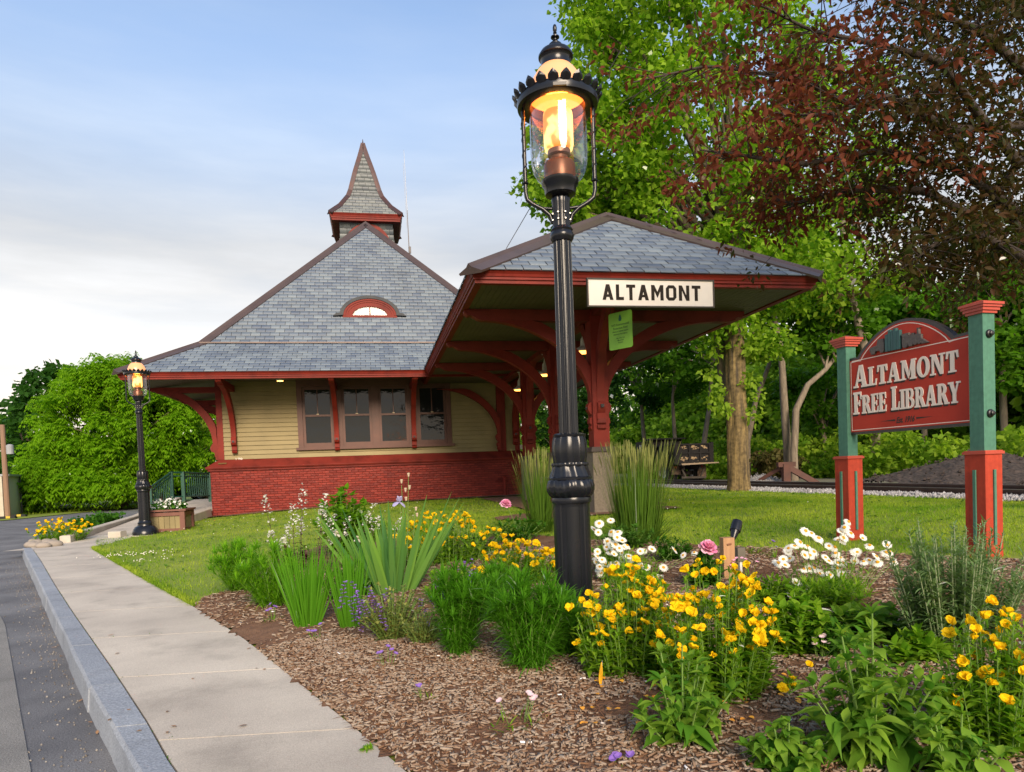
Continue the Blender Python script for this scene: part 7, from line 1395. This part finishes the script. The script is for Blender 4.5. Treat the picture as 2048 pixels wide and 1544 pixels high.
DA = [(190,85),(262,45),(265,95),(293,95),(290,118),(248,135),(205,200),(225,215),(262,182),(300,165),(320,160),(340,200),(310,215),(285,195),(245,160),(390,178),(440,170),(538,172),(575,195),(395,240),(420,250),(345,240),(215,245),(240,235),(300,245),(430,330),(460,290),(490,248),(255,285),(220,270),(205,180),(310,185),(365,265),(200,225),(280,170)]
DA += [(a+rng.normal(0, 30), b+rng.normal(8, 26)) for a, b in DA[::2]]; DB += [(a+rng.normal(0, 24), b+rng.normal(10, 24)) for a, b in DB[::2]]
daisies('white daisies clustered just right of the tall lamp column', (1262, 1165), DA, 0, .16, 1.0); daisies('white daisies on tall stems in front of the left sign post', (1660, 1205), DB, 0, .14, .92)
daisies('few white daisies at the foot of the tall lamp, right side', (1170, 1262), [(70,350),(95,395),(130,415),(150,400),(165,385),(118,405),(140,390),(175,395),(165,570),(160,648)], 0, .04, .72)
# ---- other leafy perennials
bushy('phlox_plant', 1340, 1128, 1072, 46, 0, .075, .014, G_deep, 'green leafy plant behind the right-hand daisies of the lamp clump', 'plant', prof=LANCE, st=30, per=9)
bushy('phlox_plant', 1215, 1150, 1085, 42, 0, .075, .014, G_fresh, 'leafy plant directly behind the lamp-side daisies', 'plant', prof=LANCE, st=30, per=9)
bushy('mint_plant', 1830, 1335, 1270, 60, 0, .09, .02, G_fresh, 'leafy growth at the foot of the silver feathery plant', 'plant', prof=LANCE, st=34, per=9)
bushy('phlox_plant', 1545, 1215, 1150, 46, 0, .075, .012, G_fresh, 'leafy stems between the cedar post and the tall daisies', 'plant', prof=LANCE, st=30, per=9)
bushy('phlox_plant', 1655, 1320, 1240, 44, 0, .08, .015, G_deep, 'darker leafy plant wedged between bright phlox and broad-leaved plant', 'plant', prof=LANCE, st=28, per=9)
bushy('phlox_plant', 1178, 1325, 1235, 34, 0, .075, .013, G_fresh, 'leafy stems crowding the right side of the tall lamp base', 'plant', prof=LANCE, st=24, per=10)
amsonia(1128, 1322, 1185, 45, 20, 'small feathery bluestar tuft tight against the lamp base')
bushy('phlox_plant', 700, 1205, 1120, 60, 0, .09, .012, G_deep, 'dark leafy stems between the narrow iris and the broad iris', 'plant', prof=LANCE, st=34, per=9)
bushy('phlox_plant', 905, 1215, 1130, 55, 0, .075, .013, G_fresh, 'low leafy plant between the broad iris and the bluestar', 'plant', prof=LANCE, st=34, per=9)
bushy('mint_plant', 960, 1110, 1060, 50, 0, .09, .018, G_deep, 'dark glossy leaves between the two left primrose clumps', 'plant', prof=LANCE, st=28, per=8)
bushy('sage_plant', 845, 1300, 1215, 42, 0, .036, .0085, G_sage, 'low grey-green sage growth at the edge of the dark bluestar', 'plant', prof=OVATE, st=46, per=12, droop=.2)
bushy('phlox_plant', 1270, 1225, 1130, 70, 0, .075, .014, G_fresh, 'green leafy growth beneath the daisies right of the lamp', 'plant', prof=LANCE, st=40, per=10)
bushy('daylily_plant', 1660, 1225, 1150, 80, 0, .10, .008, G_fresh, 'grassy leaves beneath the daisies by the left sign post', 'plant', prof=BLADE, st=44, per=8)
bushy('phlox_plant', 1465, 1245, 1180, 55, 0, .075, .014, G_fresh, 'leafy stems just below the cedar post', 'plant', prof=LANCE, st=26, per=9)
bushy('phlox_plant', 1590, 1318, 1180, 68, 0, .085, .022, G_fresh, 'bright leafy phlox without flowers below the daisies', 'plant', prof=OVATE, st=44, per=10, droop=.25)
bushy('mint_plant', 1738, 1292, 1205, 74, 0, .11, .028, G_cone, 'dark green broad-leaved plant between daisies and silver foliage', 'plant', prof=OVATE, st=26, per=8, droop=.3)
def silver(bx, by, ty, hw, nst, label):
    P, h, r = sized(bx, by, ty, hw); T = thing('silver_mugwort', P, label, 'plant'); tips = dome(P, r, h, nst, flat=.25, hmin=.62); B = P+(tips-P)*np.array((.55, .55, 0)); mb = MB(); stems(mb, B, tips, .0034, .05, 7); mb.build('stems', stemS, T); mb = MB(); leafy_stems(mb, B, tips, 40, .085, .0058, prof=(.3, .9, 1, .6, .05), t0=.15, elev=(.0, .8), droop=.25, fold=.2, whorl=2); leafy_stems(mb, B, tips, 30, .035, .003, prof=DIAM, t0=.3, elev=(.2, 1.1), droop=.1, fold=0, whorl=2); mb.build('foliage', G_silver, T)
silver(1912, 1310, 1018, 140, 70, 'tall silver-green feathery plant in front of the right sign post')
def coneflower(bx, by, ty, hw, nst, label, L=.12, w=.024):
    P, h, r = sized(bx, by, ty, hw); T = thing('coneflower_plant', P, label, 'plant', 'leafy coneflowers not yet in bloom'); tips = dome(P, r*1.0, h, nst, flat=.4, hmin=.4); tips[0] = P+(0.01, 0, h); B = P+(tips-P)*np.array((.3, .3, 0)); mb = MB(); stems(mb, B, tips, .0042, .06); mb.build('stems', stemG, T); mb = MB(); leafy_stems(mb, B, tips, 10, L, w, prof=(.12, .6, 1, .95, .55, .2, .03), t0=.08, elev=(-.4, .7), droop=.5, fold=.35, whorl=1, wild=1.8)
    d = rdir(nst*4, .2, 1); strips(mb, np.repeat(tips, 4, 0), d, L*.55, w*.55, (.12, .7, 1, .8, .4, .03), droop=.3, fold=.4); mb.build('leaves', G_cone, T)
coneflower(1365, 1500, 1290, 108, 20, 'coneflower with drooping broad leaves in front of the big primrose clump'); coneflower(1745, 1535, 1228, 122, 38, 'tall coneflower with drooping leaves near the bottom right', L=.125, w=.027); coneflower(1575, 1560, 1448, 92, 16, 'short coneflower seedling cut by the bottom edge', L=.09); coneflower(1920, 1590, 1430, 80, 16, 'low leafy coneflower at the foot of the right-hand primrose', L=.09)
# ---- little pinks and seedlings
def pinks(px, py, ty, label, cols, n=5, m=Vpet, hw=18):
    P, h, r = sized(px, py, ty, hw); T = thing('dianthus', P, label, 'small flower', 'small pinks and seedlings'); k = 46; C_ = dome(P, r, h*.75, k, hmin=.1); mb = MB(); strips(mb, C_*(1, 1, .0)+np.array((0, 0, P[2])), rdir(k, .1, 1), h*rng.uniform(.4, .9, k), .0035, LANCE, droop=.35, fold=.2); mb.build('foliage', G_fresh, T)
    if n:
        mb, ms = MB(), MB(); tp = dome(P, r, h, n, hmin=.85)
        for q in tp:
            f = petals(5, .35, .013, .008, (.3, .8, 1, .8), fold=.2, ph=rng.uniform(0, 3)); M3 = np.array(Vector((rng.normal(0, .4), -.3, 1)).to_track_quat('Z', 'Y').to_matrix()); mb = MB(); mb.add(f.V[0] @ M3.T+q, f.F[0]); mb.build('blossom', m, T); ms.tube([(P[0]*.6+q[0]*.4, P[1], P[2]), q], .0013, 4, cap=False)
        ms.build('stems', stemG, T)
pinks(635, 1290, 1245, 'small pale violet pinks at the foot of the narrow iris', 0, 4, Vpet); pinks(775, 1345, 1288, 'small violet pinks in front of the purple sage', 0, 5, Vpet); pinks(545, 1250, 1205, 'small violet pinks beside the left bluestar clump', 0, 5, Vpet, 14); pinks(850, 1410, 1355, 'spindly violet-tipped seedling on open bark', 0, 2, Vpet, 14); pinks(1035, 1460, 1380, 'pale pink flowering seedling on the bark in front of the bluestar', 0, 5, Pale, 50); pinks(1248, 1545, 1505, 'bright violet pinks at the bottom edge', 0, 7, Vpet, 24); pinks(1640, 1330, 1268, 'pale pink flower cluster beside the leafy phlox', 0, 9, Pale, 18); pinks(1490, 1165, 1108, 'bright pink pinks right of the cedar post', 0, 9, Ppet, 28); pinks(1395, 1170, 1130, 'pale pink pinks left of the cedar post', 0, 9, Pale, 22); pinks(1545, 1120, 1080, 'violet sprig behind the sedge tuft', 0, 5, Vpet, 10); pinks(735, 1500, 1480, 'tiny seedling at the path edge', 0, 0, Vpet, 8)
# white flowers in the planter box
T = thing('petunia_plant', (pb[0], pb[1], ht), 'white flowers filling the wooden planter box', 'flower clump'); C_ = ellip((pb[0], pb[1], ht+.07), (.28, .26, .10), 26, .4); mb = MB(); leaves(mb, C_, .10, 34, .07); mb.build('foliage', G_deep, T); mb = MB(); leaves(mb, C_+(0, -.02, .05), .11, 12, .05, wr=.7); mb.build('blossoms', Wpet, T); mb = MB(); strips(mb, np.tile((pb[0]-.1, pb[1], ht), (9, 1)), rdir(9, .6, 1), .45, .006, BLADE, droop=.1); mb.build('spikes', G_dark, T)
# rocks at the end of the edging wall
rockm = mat('river_rock', (.36, .31, .25), (.25, .22, .19), rough=.8, scale=4, island=.6, bump=.3)
for k in range(14):
    c = ground(rng.uniform(64, 120), rng.uniform(1084, 1097)); s_ = rng.uniform(.06, .13); V = rdir(60); 
    mb = MB(); prs = [(0, -1), (.6, -.8), (.95, -.3), (1, .15), (.75, .65), (.35, .9), (0, .97)]; mb.lathe([(a*s_, b*s_*.6) for a, b in prs], (c[0], c[1], .03), 10, lambda t, r_, z: r_*(1+.14*math.sin(2*t+k)+.08*math.sin(3*t+2*k))); tag(mb.build('river_rock', rockm, smooth=True), 'rounded tan river rock in the little heap at the kerb end', 'rock', 'river rocks at the kerb end')
# fallen petals and litter
mb = MB(); n = 46; x, y = [], []
pts_ = np.array([ground(rng.uniform(1150, 1640), rng.uniform(1370, 1480)) for k in range(n)]); pts_[:, 2] = bed_z(pts_[:, 0], pts_[:, 1])+.016; strips(mb, pts_, rdir(n, -.1, .25), .022, .010, (.3, .9, 1, .5), fold=.4); o = mb.build('fallen_petals', mat('petal_fallen', (.75, .36, .04), (.62, .25, .03), island=.8)); o['kind'] = 'stuff'
mb = MB(); n = 60; pts_ = []
for k in range(n):
    t = rng.uniform(0, 1); px, py = (255-215*t+rng.normal(0, 6)-10, 1500-400*t); q = ground(px-rng.uniform(5, 40)*(1-t*.6), py, ROADZ); pts_.append((q[0], q[1], ROADZ+.008))
for k in range(16): q = ground(rng.uniform(200, 700), rng.uniform(1200, 1500)); pts_.append((q[0], q[1], .004))
pts_ = np.array(pts_); pts_ = pts_[(pts_[:, 0] < np.array([kx(y) for y in pts_[:, 1]])-.02) | (pts_[:, 2] > -.05)]; n = len(pts_); strips(mb, pts_, rdir(n, 0, .12), rng.uniform(.012, .045, n), .007, (.3, 1, .8, .1), fold=.2); o = mb.build('leaf_litter', mat('litter', (.38, .20, .08), (.16, .10, .06), island=.9)); o['kind'] = 'stuff'
